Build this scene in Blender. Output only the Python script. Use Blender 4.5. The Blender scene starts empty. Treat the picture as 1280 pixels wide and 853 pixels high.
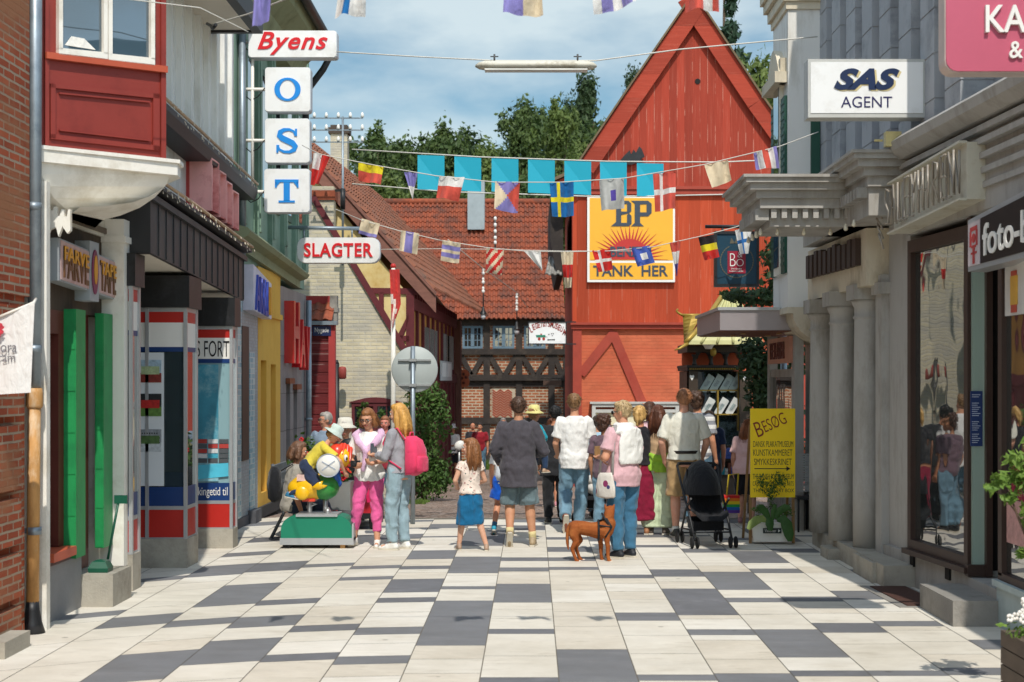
import bpy, bmesh, math, random
from mathutils import Vector, Matrix
from mathutils import noise as mnoise
random.seed(7)
V = Vector
SC = bpy.context.scene
COL = SC.collection
# ------------------------------------------------------------------ camera, sky, sun, exposure
F, CX, CY, EYE = 1900.0, 665.0, 476.0, 2.0        # focal length in photo pixels, vanishing point of the street, eye height
cam = bpy.data.cameras.new('camera'); camo = bpy.data.objects.new('camera', cam); COL.objects.link(camo)
camo.location = (0, 0, EYE); camo.rotation_euler = (math.radians(90), 0, 0)
cam.sensor_width = 36; cam.lens = F/1280*36
cam.shift_x = (640-CX)/1280; cam.shift_y = (CY-426.5)/1280
cam.clip_start = .1; cam.clip_end = 3000
cam.dof.use_dof = True; cam.dof.focus_distance = 18.6; cam.dof.aperture_fstop = 3.4
SC.camera = camo
SUN_EL, SUN_AZ = 52.0, 8.0                        # sun behind the camera, a little to the right
w = bpy.data.worlds.new('World'); SC.world = w; w.use_nodes = True
nt = w.node_tree; nt.nodes.clear()
def N(nt, t, **k):
    n = nt.nodes.new(t)
    for a, b in k.items():
        if a.startswith('i_'): n.inputs[a[2:].replace('_', ' ')].default_value = b
        else: setattr(n, a, b)
    return n
out = N(nt, 'ShaderNodeOutputWorld'); bg = N(nt, 'ShaderNodeBackground')
sky = N(nt, 'ShaderNodeTexSky', sky_type='NISHITA', sun_disc=False)
sky.sun_elevation = math.radians(SUN_EL); sky.sun_rotation = math.radians(180-SUN_AZ)
sky.air_density = 1.0; sky.dust_density = .2; sky.ozone_density = 2.0; sky.altitude = 400
tc = N(nt, 'ShaderNodeTexCoord'); mp = N(nt, 'ShaderNodeMapping'); mp.inputs['Scale'].default_value = (2.6, 2.6, 6.5)
mp.inputs['Location'].default_value = (.35, .2, .1)
cn = N(nt, 'ShaderNodeTexNoise'); cn.inputs['Scale'].default_value = 1.9; cn.inputs['Detail'].default_value = 7; cn.inputs['Roughness'].default_value = .52
cr = N(nt, 'ShaderNodeValToRGB'); cr.color_ramp.elements[0].position = .37; cr.color_ramp.elements[1].position = .60
cr.color_ramp.elements[0].color = (0, 0, 0, 1); cr.color_ramp.elements[1].color = (1, 1, 1, 1)
cm = N(nt, 'ShaderNodeMixRGB'); cm.inputs['Color2'].default_value = (3.9, 4.5, 4.7, 1)
# added sky tint: darker low in the north, brighter elsewhere to fill the shade
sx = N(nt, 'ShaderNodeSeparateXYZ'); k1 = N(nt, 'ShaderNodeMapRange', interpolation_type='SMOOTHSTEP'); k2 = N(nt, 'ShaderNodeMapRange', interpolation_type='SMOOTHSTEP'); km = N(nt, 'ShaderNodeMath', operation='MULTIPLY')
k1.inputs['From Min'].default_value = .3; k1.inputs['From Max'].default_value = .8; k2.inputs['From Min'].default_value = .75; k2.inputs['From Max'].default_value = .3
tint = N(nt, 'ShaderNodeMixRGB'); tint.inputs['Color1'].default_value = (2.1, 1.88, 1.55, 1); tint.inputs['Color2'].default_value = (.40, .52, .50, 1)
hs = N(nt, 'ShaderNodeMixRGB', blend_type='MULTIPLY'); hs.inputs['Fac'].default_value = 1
cmul = N(nt, 'ShaderNodeMath', operation='MULTIPLY'); cmul.inputs[1].default_value = .85
L = nt.links.new
L(tc.outputs['Generated'], mp.inputs['Vector']); L(mp.outputs[0], cn.inputs['Vector']); L(cn.outputs['Fac'], cr.inputs['Fac'])
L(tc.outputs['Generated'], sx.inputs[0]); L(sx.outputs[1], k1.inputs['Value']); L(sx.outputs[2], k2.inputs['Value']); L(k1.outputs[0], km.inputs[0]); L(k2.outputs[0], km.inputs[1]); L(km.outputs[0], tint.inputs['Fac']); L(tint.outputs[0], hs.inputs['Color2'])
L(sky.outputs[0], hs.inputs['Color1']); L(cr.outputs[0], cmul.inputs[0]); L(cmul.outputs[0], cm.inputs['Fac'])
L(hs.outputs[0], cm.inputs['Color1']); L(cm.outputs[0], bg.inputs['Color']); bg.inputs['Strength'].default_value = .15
L(bg.outputs[0], out.inputs['Surface'])
sl = bpy.data.lights.new('sun', 'SUN'); so = bpy.data.objects.new('sun', sl); COL.objects.link(so)
sl.energy = 3.0; sl.angle = math.radians(.5); sl.color = (1, .945, .86)
ce, se = math.cos(math.radians(SUN_EL)), math.sin(math.radians(SUN_EL))
TO_SUN = V((math.sin(math.radians(SUN_AZ))*ce, -math.cos(math.radians(SUN_AZ))*ce, se))
so.rotation_euler = TO_SUN.to_track_quat('Z', 'Y').to_euler(); so.location = (8, -20, 30)
SC.view_settings.view_transform = 'Standard'; SC.view_settings.look = 'None'
SC.view_settings.exposure = 0.34; SC.view_settings.gamma = 1; SC.view_settings.use_curve_mapping = False
SC.cycles.max_bounces = 6; SC.cycles.use_denoising = True

# ------------------------------------------------------------------ places
def at(px, py, Y): return V(((px-CX)*Y/F, Y, EYE-(py-CY)*Y/F))
def gz(Y): return 0.0 if Y < 22 else max(-1.0, -.04*(Y-22))
class Wall:
    """vertical plane through two ground points; p(px,py) is the point of it seen at a photo pixel"""
    def __init__(s, a, b):
        s.a = V((a[0], a[1], 0)); d = V((b[0]-a[0], b[1]-a[1], 0)); s.d = d.normalized()
    def p(s, px, py):
        k = (px-CX)/F                               # X = k*Y
        t = (k*s.a.y-s.a.x)/(s.d.x-k*s.d.y)
        Y = s.a.y+t*s.d.y
        return at(px, py, Y)
    def q(s, t, z): return V((s.a.x+s.d.x*t, s.a.y+s.d.y*t, z))
# ------------------------------------------------------------------ materials
MATS = {}
def hexc(h):
    c = [int(h[i:i+2], 16)/255 for i in (0, 2, 4)]
    return tuple((x/12.92 if x <= .04045 else ((x+.055)/1.055)**2.4) for x in c)
def base(name, rough=.6, metal=0, spec=.4):
    m = bpy.data.materials.new(name); m.use_nodes = True
    nt = m.node_tree; b = nt.nodes['Principled BSDF']
    b.inputs['Roughness'].default_value = rough; b.inputs['Metallic'].default_value = metal; b.inputs['Specular IOR Level'].default_value = spec
    return m, nt, b
def ramp(nt, stops):
    r = nt.nodes.new('ShaderNodeValToRGB'); e = r.color_ramp.elements
    while len(e) < len(stops): e.new(.5)
    for x, (p, c) in zip(e, stops): x.position = p; x.color = (*c, 1)
    return r
def mat(name, c, rough=.6, var=.14, scale=4.0, metal=0, bump=.0, bscale=60, spec=.4, dirt=None, dirt_s=1.2, stretch=None, dirt_lo=.5, dirt_hi=.72, spots=None):
    """plain paint / cloth / metal: base colour with slow and fine variation, optional stains and bump"""
    if name in MATS: return MATS[name]
    if isinstance(c, str): c = hexc(c)
    m, nt, b = base(name, rough, metal, spec); L = nt.links.new
    t = N(nt, 'ShaderNodeTexCoord'); vec = t.outputs['Object']
    if stretch:
        mm = N(nt, 'ShaderNodeMapping'); mm.inputs['Scale'].default_value = stretch; L(vec, mm.inputs[0]); vec = mm.outputs[0]
    n = N(nt, 'ShaderNodeTexNoise'); n.inputs['Scale'].default_value = scale; n.inputs['Detail'].default_value = 6; n.inputs['Roughness'].default_value = .65
    L(vec, n.inputs['Vector'])
    r = ramp(nt, [(.3, tuple(x*(1-var) for x in c)), (.7, tuple(min(1, x*(1+var)) for x in c))]); L(n.outputs['Fac'], r.inputs['Fac'])
    col = r.outputs[0]
    if dirt:
        n2 = N(nt, 'ShaderNodeTexNoise'); n2.inputs['Scale'].default_value = dirt_s; n2.inputs['Detail'].default_value = 8; n2.inputs['Roughness'].default_value = .7
        L(vec, n2.inputs['Vector']); r2 = ramp(nt, [(dirt_lo, (0, 0, 0)), (dirt_hi, (1, 1, 1))]); L(n2.outputs['Fac'], r2.inputs['Fac'])
        x = N(nt, 'ShaderNodeMixRGB'); x.inputs['Color2'].default_value = (*(hexc(dirt) if isinstance(dirt, str) else dirt), 1)
        L(r2.outputs[0], x.inputs['Fac']); L(col, x.inputs['Color1']); col = x.outputs[0]
    if spots:                                          # trodden gum and drip marks
        vo = N(nt, 'ShaderNodeTexVoronoi'); vo.inputs['Scale'].default_value = 1.7; L(t.outputs['Object'], vo.inputs['Vector'])
        mr = N(nt, 'ShaderNodeMapRange'); mr.inputs['From Min'].default_value = .035; mr.inputs['From Max'].default_value = .05; mr.inputs['To Min'].default_value = .55; mr.inputs['To Max'].default_value = 0; L(vo.outputs['Distance'], mr.inputs['Value'])
        x = N(nt, 'ShaderNodeMixRGB'); x.inputs['Color2'].default_value = (*hexc(spots), 1); L(mr.outputs[0], x.inputs['Fac']); L(col, x.inputs['Color1']); col = x.outputs[0]
        n4 = N(nt, 'ShaderNodeTexNoise'); n4.inputs['Scale'].default_value = .55; n4.inputs['Detail'].default_value = 9; n4.inputs['Roughness'].default_value = .75; L(t.outputs['Object'], n4.inputs['Vector'])
        r4 = ramp(nt, [(.40, (1, 1, 1)), (.68, (.80, .78, .74))]); L(n4.outputs['Fac'], r4.inputs['Fac']); x = N(nt, 'ShaderNodeMixRGB', blend_type='MULTIPLY'); x.inputs['Fac'].default_value = 1; L(col, x.inputs['Color1']); L(r4.outputs[0], x.inputs['Color2']); col = x.outputs[0]
    L(col, b.inputs['Base Color'])
    if bump:
        n3 = N(nt, 'ShaderNodeTexNoise'); n3.inputs['Scale'].default_value = bscale; n3.inputs['Detail'].default_value = 4; L(vec, n3.inputs['Vector'])
        bp = N(nt, 'ShaderNodeBump'); bp.inputs['Strength'].default_value = bump; bp.inputs['Distance'].default_value = .02
        L(n3.outputs['Fac'], bp.inputs['Height']); L(bp.outputs[0], b.inputs['Normal'])
    MATS[name] = m; return m
def mat_brick(name, c1, c2, mortar, bw=.24, bh=.067, ms=.011, patch=None, rough=.85, offset=.5):
    if name in MATS: return MATS[name]
    m, nt, b = base(name, rough, 0, .2); L = nt.links.new
    t = N(nt, 'ShaderNodeUVMap'); t.uv_map = 'UVMap'
    br = N(nt, 'ShaderNodeTexBrick'); br.offset = offset
    br.inputs['Scale'].default_value = 1; br.inputs['Brick Width'].default_value = bw; br.inputs['Row Height'].default_value = bh
    br.inputs['Mortar Size'].default_value = ms; br.inputs['Mortar Smooth'].default_value = .25; br.inputs['Bias'].default_value = -.1
    br.inputs['Color1'].default_value = (*hexc(c1), 1); br.inputs['Color2'].default_value = (*hexc(c2), 1); br.inputs['Mortar'].default_value = (*hexc(mortar), 1)
    nz = N(nt, 'ShaderNodeTexNoise'); nz.inputs['Scale'].default_value = 9; nz.inputs['Detail'].default_value = 2; L(t.outputs[0], nz.inputs['Vector'])
    vm = N(nt, 'ShaderNodeVectorMath', operation='SCALE'); vm.inputs['Scale'].default_value = .012; L(nz.outputs['Color'], vm.inputs[0])
    va = N(nt, 'ShaderNodeVectorMath', operation='ADD'); L(t.outputs[0], va.inputs[0]); L(vm.outputs[0], va.inputs[1]); L(va.outputs[0], br.inputs['Vector'])
    n = N(nt, 'ShaderNodeTexNoise'); n.inputs['Scale'].default_value = 1.3; n.inputs['Detail'].default_value = 8; n.inputs['Roughness'].default_value = .7; L(t.outputs[0], n.inputs['Vector'])
    r = ramp(nt, [(.3, (.62, .62, .62)), (.7, (1.0, 1.0, 1.0))]); L(n.outputs['Fac'], r.inputs['Fac'])
    mx = N(nt, 'ShaderNodeMixRGB', blend_type='MULTIPLY'); mx.inputs['Fac'].default_value = 1; L(br.outputs['Color'], mx.inputs['Color1']); L(r.outputs[0], mx.inputs['Color2'])
    col = mx.outputs[0]
    if patch:
        n2 = N(nt, 'ShaderNodeTexNoise'); n2.inputs['Scale'].default_value = .9; n2.inputs['Detail'].default_value = 9; n2.inputs['Roughness'].default_value = .72
        mp = N(nt, 'ShaderNodeMapping'); mp.inputs['Scale'].default_value = (.7, 2.2, 1); L(t.outputs[0], mp.inputs[0]); L(mp.outputs[0], n2.inputs['Vector'])
        r2 = ramp(nt, [(.46, (0, 0, 0)), (.62, (1, 1, 1))]); L(n2.outputs['Fac'], r2.inputs['Fac'])
        x = N(nt, 'ShaderNodeMixRGB'); x.inputs['Color2'].default_value = (*hexc(patch), 1); L(r2.outputs[0], x.inputs['Fac']); L(col, x.inputs['Color1']); col = x.outputs[0]
    L(col, b.inputs['Base Color'])
    bp = N(nt, 'ShaderNodeBump'); bp.inputs['Strength'].default_value = .7; bp.inputs['Distance'].default_value = .012; bp.invert = True
    L(br.outputs['Fac'], bp.inputs['Height']); L(bp.outputs[0], b.inputs['Normal'])
    MATS[name] = m; return m
def mat_glass(name, c='1a2328', rough=.03, spec=.8, wave=0.0, metal=0.0):
    """shop glass seen from outside: dark room behind, mirror coat in front, slightly wavy"""
    if name in MATS: return MATS[name]
    m, nt, b = base(name, rough, metal, spec); L = nt.links.new
    b.inputs['Base Color'].default_value = (*hexc(c), 1); b.inputs['Coat Weight'].default_value = 1; b.inputs['Coat Roughness'].default_value = .01
    b.inputs['Coat IOR'].default_value = 1.9
    if wave:
        t = N(nt, 'ShaderNodeTexCoord'); n = N(nt, 'ShaderNodeTexNoise'); n.inputs['Scale'].default_value = 2.4; n.inputs['Detail'].default_value = 1; L(t.outputs['Object'], n.inputs['Vector'])
        bp = N(nt, 'ShaderNodeBump'); bp.inputs['Strength'].default_value = wave; bp.inputs['Distance'].default_value = .03; L(n.outputs['Fac'], bp.inputs['Height'])
        L(bp.outputs[0], b.inputs['Normal']); L(bp.outputs[0], b.inputs['Coat Normal'])
    MATS[name] = m; return m
def mat_planks(name, c, light, w=.16, axis='X', rough=.75, worn=.5, gap=.06, along_scale=.6):
    """painted boards seen face on: a joint every w metres, streaks of worn paint along the grain (UV metres)"""
    if name in MATS: return MATS[name]
    m, nt, b = base(name, rough, 0, .25); L = nt.links.new
    t = N(nt, 'ShaderNodeUVMap'); t.uv_map = 'UVMap'; sp = N(nt, 'ShaderNodeSeparateXYZ'); L(t.outputs[0], sp.inputs[0])
    a, o = (sp.outputs[0], sp.outputs[1]) if axis == 'X' else (sp.outputs[1], sp.outputs[0])
    d = N(nt, 'ShaderNodeMath', operation='DIVIDE'); d.inputs[1].default_value = w; L(a, d.inputs[0])
    fl = N(nt, 'ShaderNodeMath', operation='FLOOR'); L(d.outputs[0], fl.inputs[0]); fr = N(nt, 'ShaderNodeMath', operation='FRACT'); L(d.outputs[0], fr.inputs[0])
    wn = N(nt, 'ShaderNodeTexWhiteNoise', noise_dimensions='1D'); L(fl.outputs[0], wn.inputs['W'])
    mp = N(nt, 'ShaderNodeMapping'); mp.inputs['Scale'].default_value = (14, along_scale, 1) if axis == 'X' else (along_scale, 14, 1); L(t.outputs[0], mp.inputs[0])
    n = N(nt, 'ShaderNodeTexNoise'); n.inputs['Scale'].default_value = 2.2; n.inputs['Detail'].default_value = 8; n.inputs['Roughness'].default_value = .7; L(mp.outputs[0], n.inputs['Vector'])
    c, light = hexc(c), hexc(light)
    r = ramp(nt, [(.25, tuple(x*.78 for x in c)), (.55, c), (.80, tuple(x*.5+y*.5 for x, y in zip(c, light)))]); L(n.outputs['Fac'], r.inputs['Fac'])
    tone = N(nt, 'ShaderNodeMapRange'); tone.inputs['To Min'].default_value = .78; tone.inputs['To Max'].default_value = 1.12; L(wn.outputs['Value'], tone.inputs['Value'])
    mu = N(nt, 'ShaderNodeVectorMath', operation='SCALE'); L(r.outputs[0], mu.inputs[0]); L(tone.outputs[0], mu.inputs['Scale'])
    # pale worn line beside some joints
    e = N(nt, 'ShaderNodeMath', operation='LESS_THAN'); e.inputs[1].default_value = gap*1.6; L(fr.outputs[0], e.inputs[0])
    n2 = N(nt, 'ShaderNodeTexNoise'); n2.inputs['Scale'].default_value = 1.7; n2.inputs['Detail'].default_value = 6; L(t.outputs[0], n2.inputs['Vector'])
    r2 = ramp(nt, [(.5, (0, 0, 0)), (.56, (1, 1, 1))]); L(n2.outputs['Fac'], r2.inputs['Fac'])
    em = N(nt, 'ShaderNodeMath', operation='MULTIPLY'); L(e.outputs[0], em.inputs[0]); L(r2.outputs[0], em.inputs[1])
    em2 = N(nt, 'ShaderNodeMath', operation='MULTIPLY'); L(em.outputs[0], em2.inputs[0]); em2.inputs[1].default_value = worn
    x = N(nt, 'ShaderNodeMixRGB'); x.inputs['Color2'].default_value = (*light, 1); L(em2.outputs[0], x.inputs['Fac']); L(mu.outputs[0], x.inputs['Color1'])
    L(x.outputs[0], b.inputs['Base Color'])
    g = N(nt, 'ShaderNodeMath', operation='GREATER_THAN'); g.inputs[1].default_value = gap; L(fr.outputs[0], g.inputs[0])
    ad = N(nt, 'ShaderNodeMath', operation='MULTIPLY_ADD'); ad.inputs[1].default_value = .25; L(n.outputs['Fac'], ad.inputs[0]); L(g.outputs[0], ad.inputs[2])
    bp = N(nt, 'ShaderNodeBump'); bp.inputs['Strength'].default_value = .6; bp.inputs['Distance'].default_value = .02; L(ad.outputs[0], bp.inputs['Height']); L(bp.outputs[0], b.inputs['Normal'])
    MATS[name] = m; return m
def mat_leaf(name, dark, light, rough=.55, scale=.9):
    if name in MATS: return MATS[name]
    m, nt, b = base(name, rough, 0, .3); L = nt.links.new
    t = N(nt, 'ShaderNodeTexCoord'); n = N(nt, 'ShaderNodeTexNoise'); n.inputs['Scale'].default_value = scale; n.inputs['Detail'].default_value = 5; n.inputs['Roughness'].default_value = .8
    L(t.outputs['Object'], n.inputs['Vector']); r = ramp(nt, [(.32, dark), (.68, light)]); L(n.outputs['Fac'], r.inputs['Fac']); L(r.outputs[0], b.inputs['Base Color'])
    tr = N(nt, 'ShaderNodeBsdfTranslucent'); L(r.outputs[0], tr.inputs['Color']); mx = N(nt, 'ShaderNodeMixShader'); mx.inputs[0].default_value = .3
    o = nt.nodes['Material Output']; L(b.outputs[0], mx.inputs[1]); L(tr.outputs[0], mx.inputs[2]); L(mx.outputs[0], o.inputs['Surface'])
    MATS[name] = m; return m
def mat_cloth(name, c, var=.12, pattern=None, c2=None, c3=None, rough=.85, k=1.0):
    """woven cloth; pattern: None, 'spots', 'stripes', 'denim', 'floral'"""
    if name in MATS: return MATS[name]
    if isinstance(c, str): c = hexc(c)
    m, nt, b = base(name, rough, 0, .2); L = nt.links.new; b.inputs['Sheen Weight'].default_value = .15
    t = N(nt, 'ShaderNodeTexCoord'); n = N(nt, 'ShaderNodeTexNoise'); n.inputs['Scale'].default_value = 7 if pattern == 'denim' else 3.0
    n.inputs['Detail'].default_value = 8; n.inputs['Roughness'].default_value = .7; L(t.outputs['Object'], n.inputs['Vector'])
    r = ramp(nt, [(.3, tuple(x*(1-var) for x in c)), (.7, tuple(min(1, x*(1+var)) for x in c))]); L(n.outputs['Fac'], r.inputs['Fac']); col = r.outputs[0]
    if pattern in ('spots', 'floral'):
        for q, (cc, sc, th) in enumerate([(c2, 11*k, .23), (c3 or c2, 15*k, .2)]):
            vo = N(nt, 'ShaderNodeTexVoronoi'); vo.inputs['Scale'].default_value = sc
            mp = N(nt, 'ShaderNodeMapping'); mp.inputs['Location'].default_value = (q*.37, q*.21, q*.11); L(t.outputs['Object'], mp.inputs[0]); L(mp.outputs[0], vo.inputs['Vector'])
            lt = N(nt, 'ShaderNodeMath', operation='LESS_THAN'); lt.inputs[1].default_value = th; L(vo.outputs['Distance'], lt.inputs[0])
            x = N(nt, 'ShaderNodeMixRGB'); x.inputs['Color2'].default_value = (*hexc(cc), 1); L(lt.outputs[0], x.inputs['Fac']); L(col, x.inputs['Color1']); col = x.outputs[0]
    if pattern == 'stripes':
        s = N(nt, 'ShaderNodeSeparateXYZ'); L(t.outputs['Object'], s.inputs[0]); d = N(nt, 'ShaderNodeMath', operation='MULTIPLY'); d.inputs[1].default_value = 9*k; L(s.outputs[2], d.inputs[0])
        fr = N(nt, 'ShaderNodeMath', operation='FRACT'); L(d.outputs[0], fr.inputs[0]); lt = N(nt, 'ShaderNodeMath', operation='LESS_THAN'); lt.inputs[1].default_value = .5; L(fr.outputs[0], lt.inputs[0])
        x = N(nt, 'ShaderNodeMixRGB'); x.inputs['Color2'].default_value = (*hexc(c2), 1); L(lt.outputs[0], x.inputs['Fac']); L(col, x.inputs['Color1']); col = x.outputs[0]
    L(col, b.inputs['Base Color'])
    n3 = N(nt, 'ShaderNodeTexNoise'); n3.inputs['Scale'].default_value = 16; n3.inputs['Detail'].default_value = 3; n3.inputs['Distortion'].default_value = .6
    mp = N(nt, 'ShaderNodeMapping'); mp.inputs['Scale'].default_value = (1, 1, .55); mp.inputs['Rotation'].default_value = (.3, .5, 0); L(t.outputs['Object'], mp.inputs[0]); L(mp.outputs[0], n3.inputs['Vector'])
    bp = N(nt, 'ShaderNodeBump'); bp.inputs['Strength'].default_value = .55; bp.inputs['Distance'].default_value = .03; L(n3.outputs['Fac'], bp.inputs['Height']); L(bp.outputs[0], b.inputs['Normal'])
    MATS[name] = m; return m
# ------------------------------------------------------------------ mesh building
ORG = {}
class MB:
    def __init__(s): s.v, s.f, s.m, s.s = [], [], [], []
    def add(s, vs, fs, m=0, smooth=False):
        o = len(s.v); s.v += [V(p) for p in vs]
        for f in fs: s.f.append([o+i for i in f]); s.m.append(m); s.s.append(smooth)
        return s
    def poly(s, pts, m=0): return s.add(pts, [range(len(pts))], m)
    def box(s, a, b, m=0):
        x0, y0, z0 = a; x1, y1, z1 = b
        x0, x1 = min(x0, x1), max(x0, x1); y0, y1 = min(y0, y1), max(y0, y1); z0, z1 = min(z0, z1), max(z0, z1)
        return s.add([(x0, y0, z0), (x1, y0, z0), (x1, y1, z0), (x0, y1, z0), (x0, y0, z1), (x1, y0, z1), (x1, y1, z1), (x0, y1, z1)],
                     [(0, 3, 2, 1), (4, 5, 6, 7), (0, 1, 5, 4), (1, 2, 6, 5), (2, 3, 7, 6), (3, 0, 4, 7)], m)
    def obox(s, o, ax, ay, az, m=0):
        """box from corner o with three edge vectors"""
        o, ax, ay, az = V(o), V(ax), V(ay), V(az)
        if ax.cross(ay).dot(az) < 0: ax, ay = ay, ax
        c = [o, o+ax, o+ax+ay, o+ay]; c += [p+az for p in c]
        return s.add(c, [(0, 3, 2, 1), (4, 5, 6, 7), (0, 1, 5, 4), (1, 2, 6, 5), (2, 3, 7, 6), (3, 0, 4, 7)], m)
    def bar(s, a, b, w, d, up=(0, 0, 1), m=0):
        """rectangular bar from a to b, w wide, d along up-ish"""
        a, b = V(a), V(b); t = (b-a).normalized(); u = V(up); x = t.cross(u)
        if x.length < 1e-4: x = t.cross(V((0, 1, 0)))
        x.normalize(); y = x.cross(t).normalized()
        return s.obox(a-x*w/2-y*d/2, x*w, y*d, b-a, m)
    def prism(s, pts, ext, m=0, smooth=False, mside=None):
        pts = [V(p) for p in pts]; e = V(ext); n = len(pts)
        nrm = sum(((pts[i]-pts[0]).cross(pts[(i+1) % n]-pts[0]) for i in range(1, n)), V((0, 0, 0)))
        if nrm.dot(e) > 0: pts = pts[::-1]
        o = len(s.v)
        s.add(pts+[p+e for p in pts], [range(n), range(2*n-1, n-1, -1)], m)
        for i in range(n):
            j = (i+1) % n; s.f.append([o+i, o+n+i, o+n+j, o+j]); s.m.append(m if mside is None else mside); s.s.append(smooth)
        return s
    def loft(s, rings, m=0, smooth=True, caps=True):
        n = len(rings[0]); vs = [p for r in rings for p in r]; fs = []
        for k in range(len(rings)-1):
            for i in range(n):
                j = (i+1) % n; fs.append((k*n+i, k*n+j, (k+1)*n+j, (k+1)*n+i))
        o = len(s.v); s.add(vs, fs, m, smooth)
        if caps:
            s.f.append([o+i for i in range(n-1, -1, -1)]); s.m.append(m); s.s.append(False)
            e = o+(len(rings)-1)*n; s.f.append([e+i for i in range(n)]); s.m.append(m); s.s.append(False)
        return s
    def tube(s, pts, r, n=8, m=0, caps=True, flat=1.0, up=None):
        pts = [V(p) for p in pts]; R = r if isinstance(r, (list, tuple)) else [r]*len(pts); rings = []
        ref = V(up) if up else V((0, 0, 1)); px = None
        for i, p in enumerate(pts):
            t = (pts[min(i+1, len(pts)-1)]-pts[max(i-1, 0)])
            t = t.normalized() if t.length > 1e-9 else V((0, 0, 1))
            if px is None:
                x = t.cross(ref)
                if x.length < .05: x = t.cross(V((0, 1, 0)))
                if x.length < .05: x = t.cross(V((1, 0, 0)))
            else: x = px-t*px.dot(t)
            x.normalize(); px = x; y = t.cross(x)
            rings.append([p+(x*math.cos(a)+y*math.sin(a)*flat)*R[i] for a in [2*math.pi*q/n for q in range(n)]])
        return s.loft(rings, m, True, caps)
    def cap(s, a, b, ra, rb, n=12, m=0):
        """tapered capsule"""
        a, b = V(a), V(b); d = b-a; L = d.length
        if L < 1e-6: return s.ell(a, (ra, ra, ra), m=m)
        t = d/L; pts, rad = [], []
        for k in range(4): q = math.pi/2*(k/3); pts.append(a-t*ra*math.cos(q)); rad.append(max(1e-3, ra*math.sin(q)))
        for k in range(1, 5): q = math.pi/2*(k/4); pts.append(b+t*rb*math.sin(q)) if k else 0; rad.append(max(1e-3, rb*math.cos(q)))
        pts.insert(4, b); rad.insert(4, rb)
        return s.tube(pts, rad, n, m)
    def ell(s, c, r, n=14, m=0, k=9, rot=None):
        c = V(c); r = (r, r, r) if not hasattr(r, '__len__') else r; rings = []
        for i in range(k+1):
            a = math.pi*i/k; z = -math.cos(a); q = max(math.sin(a), .004)
            ring = [V((r[0]*q*math.cos(b), r[1]*q*math.sin(b), r[2]*z)) for b in [2*math.pi*j/n for j in range(n)]]
            rings.append([c+(rot @ p if rot else p) for p in ring])
        return s.loft(rings, m)
    def lathe(s, prof, o, axis=(0, 0, 1), n=20, m=0, smooth=True, squash=1.0):
        o = V(o); t = V(axis).normalized(); x = t.orthogonal().normalized(); y = t.cross(x)
        rings = [[o+t*z+(x*math.cos(a)+y*math.sin(a)*squash)*max(r, 1e-4) for a in [2*math.pi*q/n for q in range(n)]] for r, z in prof]
        return s.loft(rings, m, smooth)
    def build(s, name, mats, parent=None, local=False, **tags):
        if not isinstance(mats, (list, tuple)): mats = [mats]
        me = bpy.data.meshes.new(name)
        if parent is not None: org = ORG.get(parent.name, V((0, 0, 0)))
        elif local: org = V((0, 0, 0))
        else:
            xs = [p.x for p in s.v]; ys = [p.y for p in s.v]; zs = [p.z for p in s.v]
            org = V(((min(xs)+max(xs))/2, (min(ys)+max(ys))/2, min(zs)))
        off = V((0, 0, 0)) if local else org
        me.from_pydata([tuple(p-off) for p in s.v], [], [tuple(f) for f in s.f])
        for mm in mats: me.materials.append(mm)
        me.polygons.foreach_set('material_index', s.m); me.polygons.foreach_set('use_smooth', s.s)
        uv = me.uv_layers.new(name='UVMap').data; co = s.v
        for p in me.polygons:
            n = p.normal; ax = abs(n.x), abs(n.y), abs(n.z)
            for li in p.loop_indices:
                c = co[me.loops[li].vertex_index]
                if ax[2] > .8: uv[li].uv = (c.x, c.y)
                elif ax[1] >= ax[0]: uv[li].uv = (c.x, c.z)
                else: uv[li].uv = (c.y, c.z)
        me.update()
        o = bpy.data.objects.new(name, me); COL.objects.link(o)
        if parent is not None: o.parent = parent
        elif not local: o.location = org
        ORG[o.name] = org
        for a, b in tags.items():
            if b is not None: o[a] = b
        return o
def thing(name, label, cat, loc=(0, 0, 0), rz=0, group=None):
    o = bpy.data.objects.new(name, None); COL.objects.link(o); o.empty_display_size = .2
    o.location = loc; o.rotation_euler = (0, 0, rz); o['label'] = label; o['category'] = cat
    if group: o['group'] = group
    ORG[o.name] = V(loc) if rz == 0 else V((0, 0, 0))
    return o
TXT = bpy.data.curves.new('lettering_source', 'FONT'); TXO = bpy.data.objects.new('lettering_source', TXT)
def text(body, o, xd, up, wid, hei, m, parent, depth=.006, bold=0.0, shear=0.0, name='lettering', sub=0.0, space=1.0):
    """raised lettering: the words fitted into a box wid x hei from lower-left corner o"""
    TXT.body = body; TXT.offset = bold; TXT.shear = shear; TXT.extrude = 0; TXT.space_character = space; TXT.resolution_u = 4; TXT.space_line = .95
    me = TXO.to_mesh(); vs = [v.co.copy() for v in me.vertices]; fs = [tuple(p.vertices) for p in me.polygons]; TXO.to_mesh_clear()
    x0, x1 = min(v.x for v in vs), max(v.x for v in vs); y0, y1 = min(v.y for v in vs), max(v.y for v in vs)
    xd, up = V(xd).normalized(), V(up).normalized(); n = xd.cross(up); o = V(o)
    top = [o+xd*((v.x-x0)/(x1-x0)*wid)+up*((v.y-y0)/(y1-y0)*hei)+n*(depth) for v in vs]
    b = MB(); b.add(top, fs)
    # sides: boundary edges of the flat letters go back to the board
    cnt = {}
    for f in fs:
        for i in range(len(f)): cnt[(f[i], f[(i+1) % len(f)])] = 1
    bot = [p-n*(depth+sub) for p in top]; k = len(vs); b.v += bot
    for (a, c) in list(cnt):
        if (c, a) not in cnt: b.f.append([a, a+k, c+k, c]); b.m.append(0); b.s.append(False)
    return b.build(name, m, parent)
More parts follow.
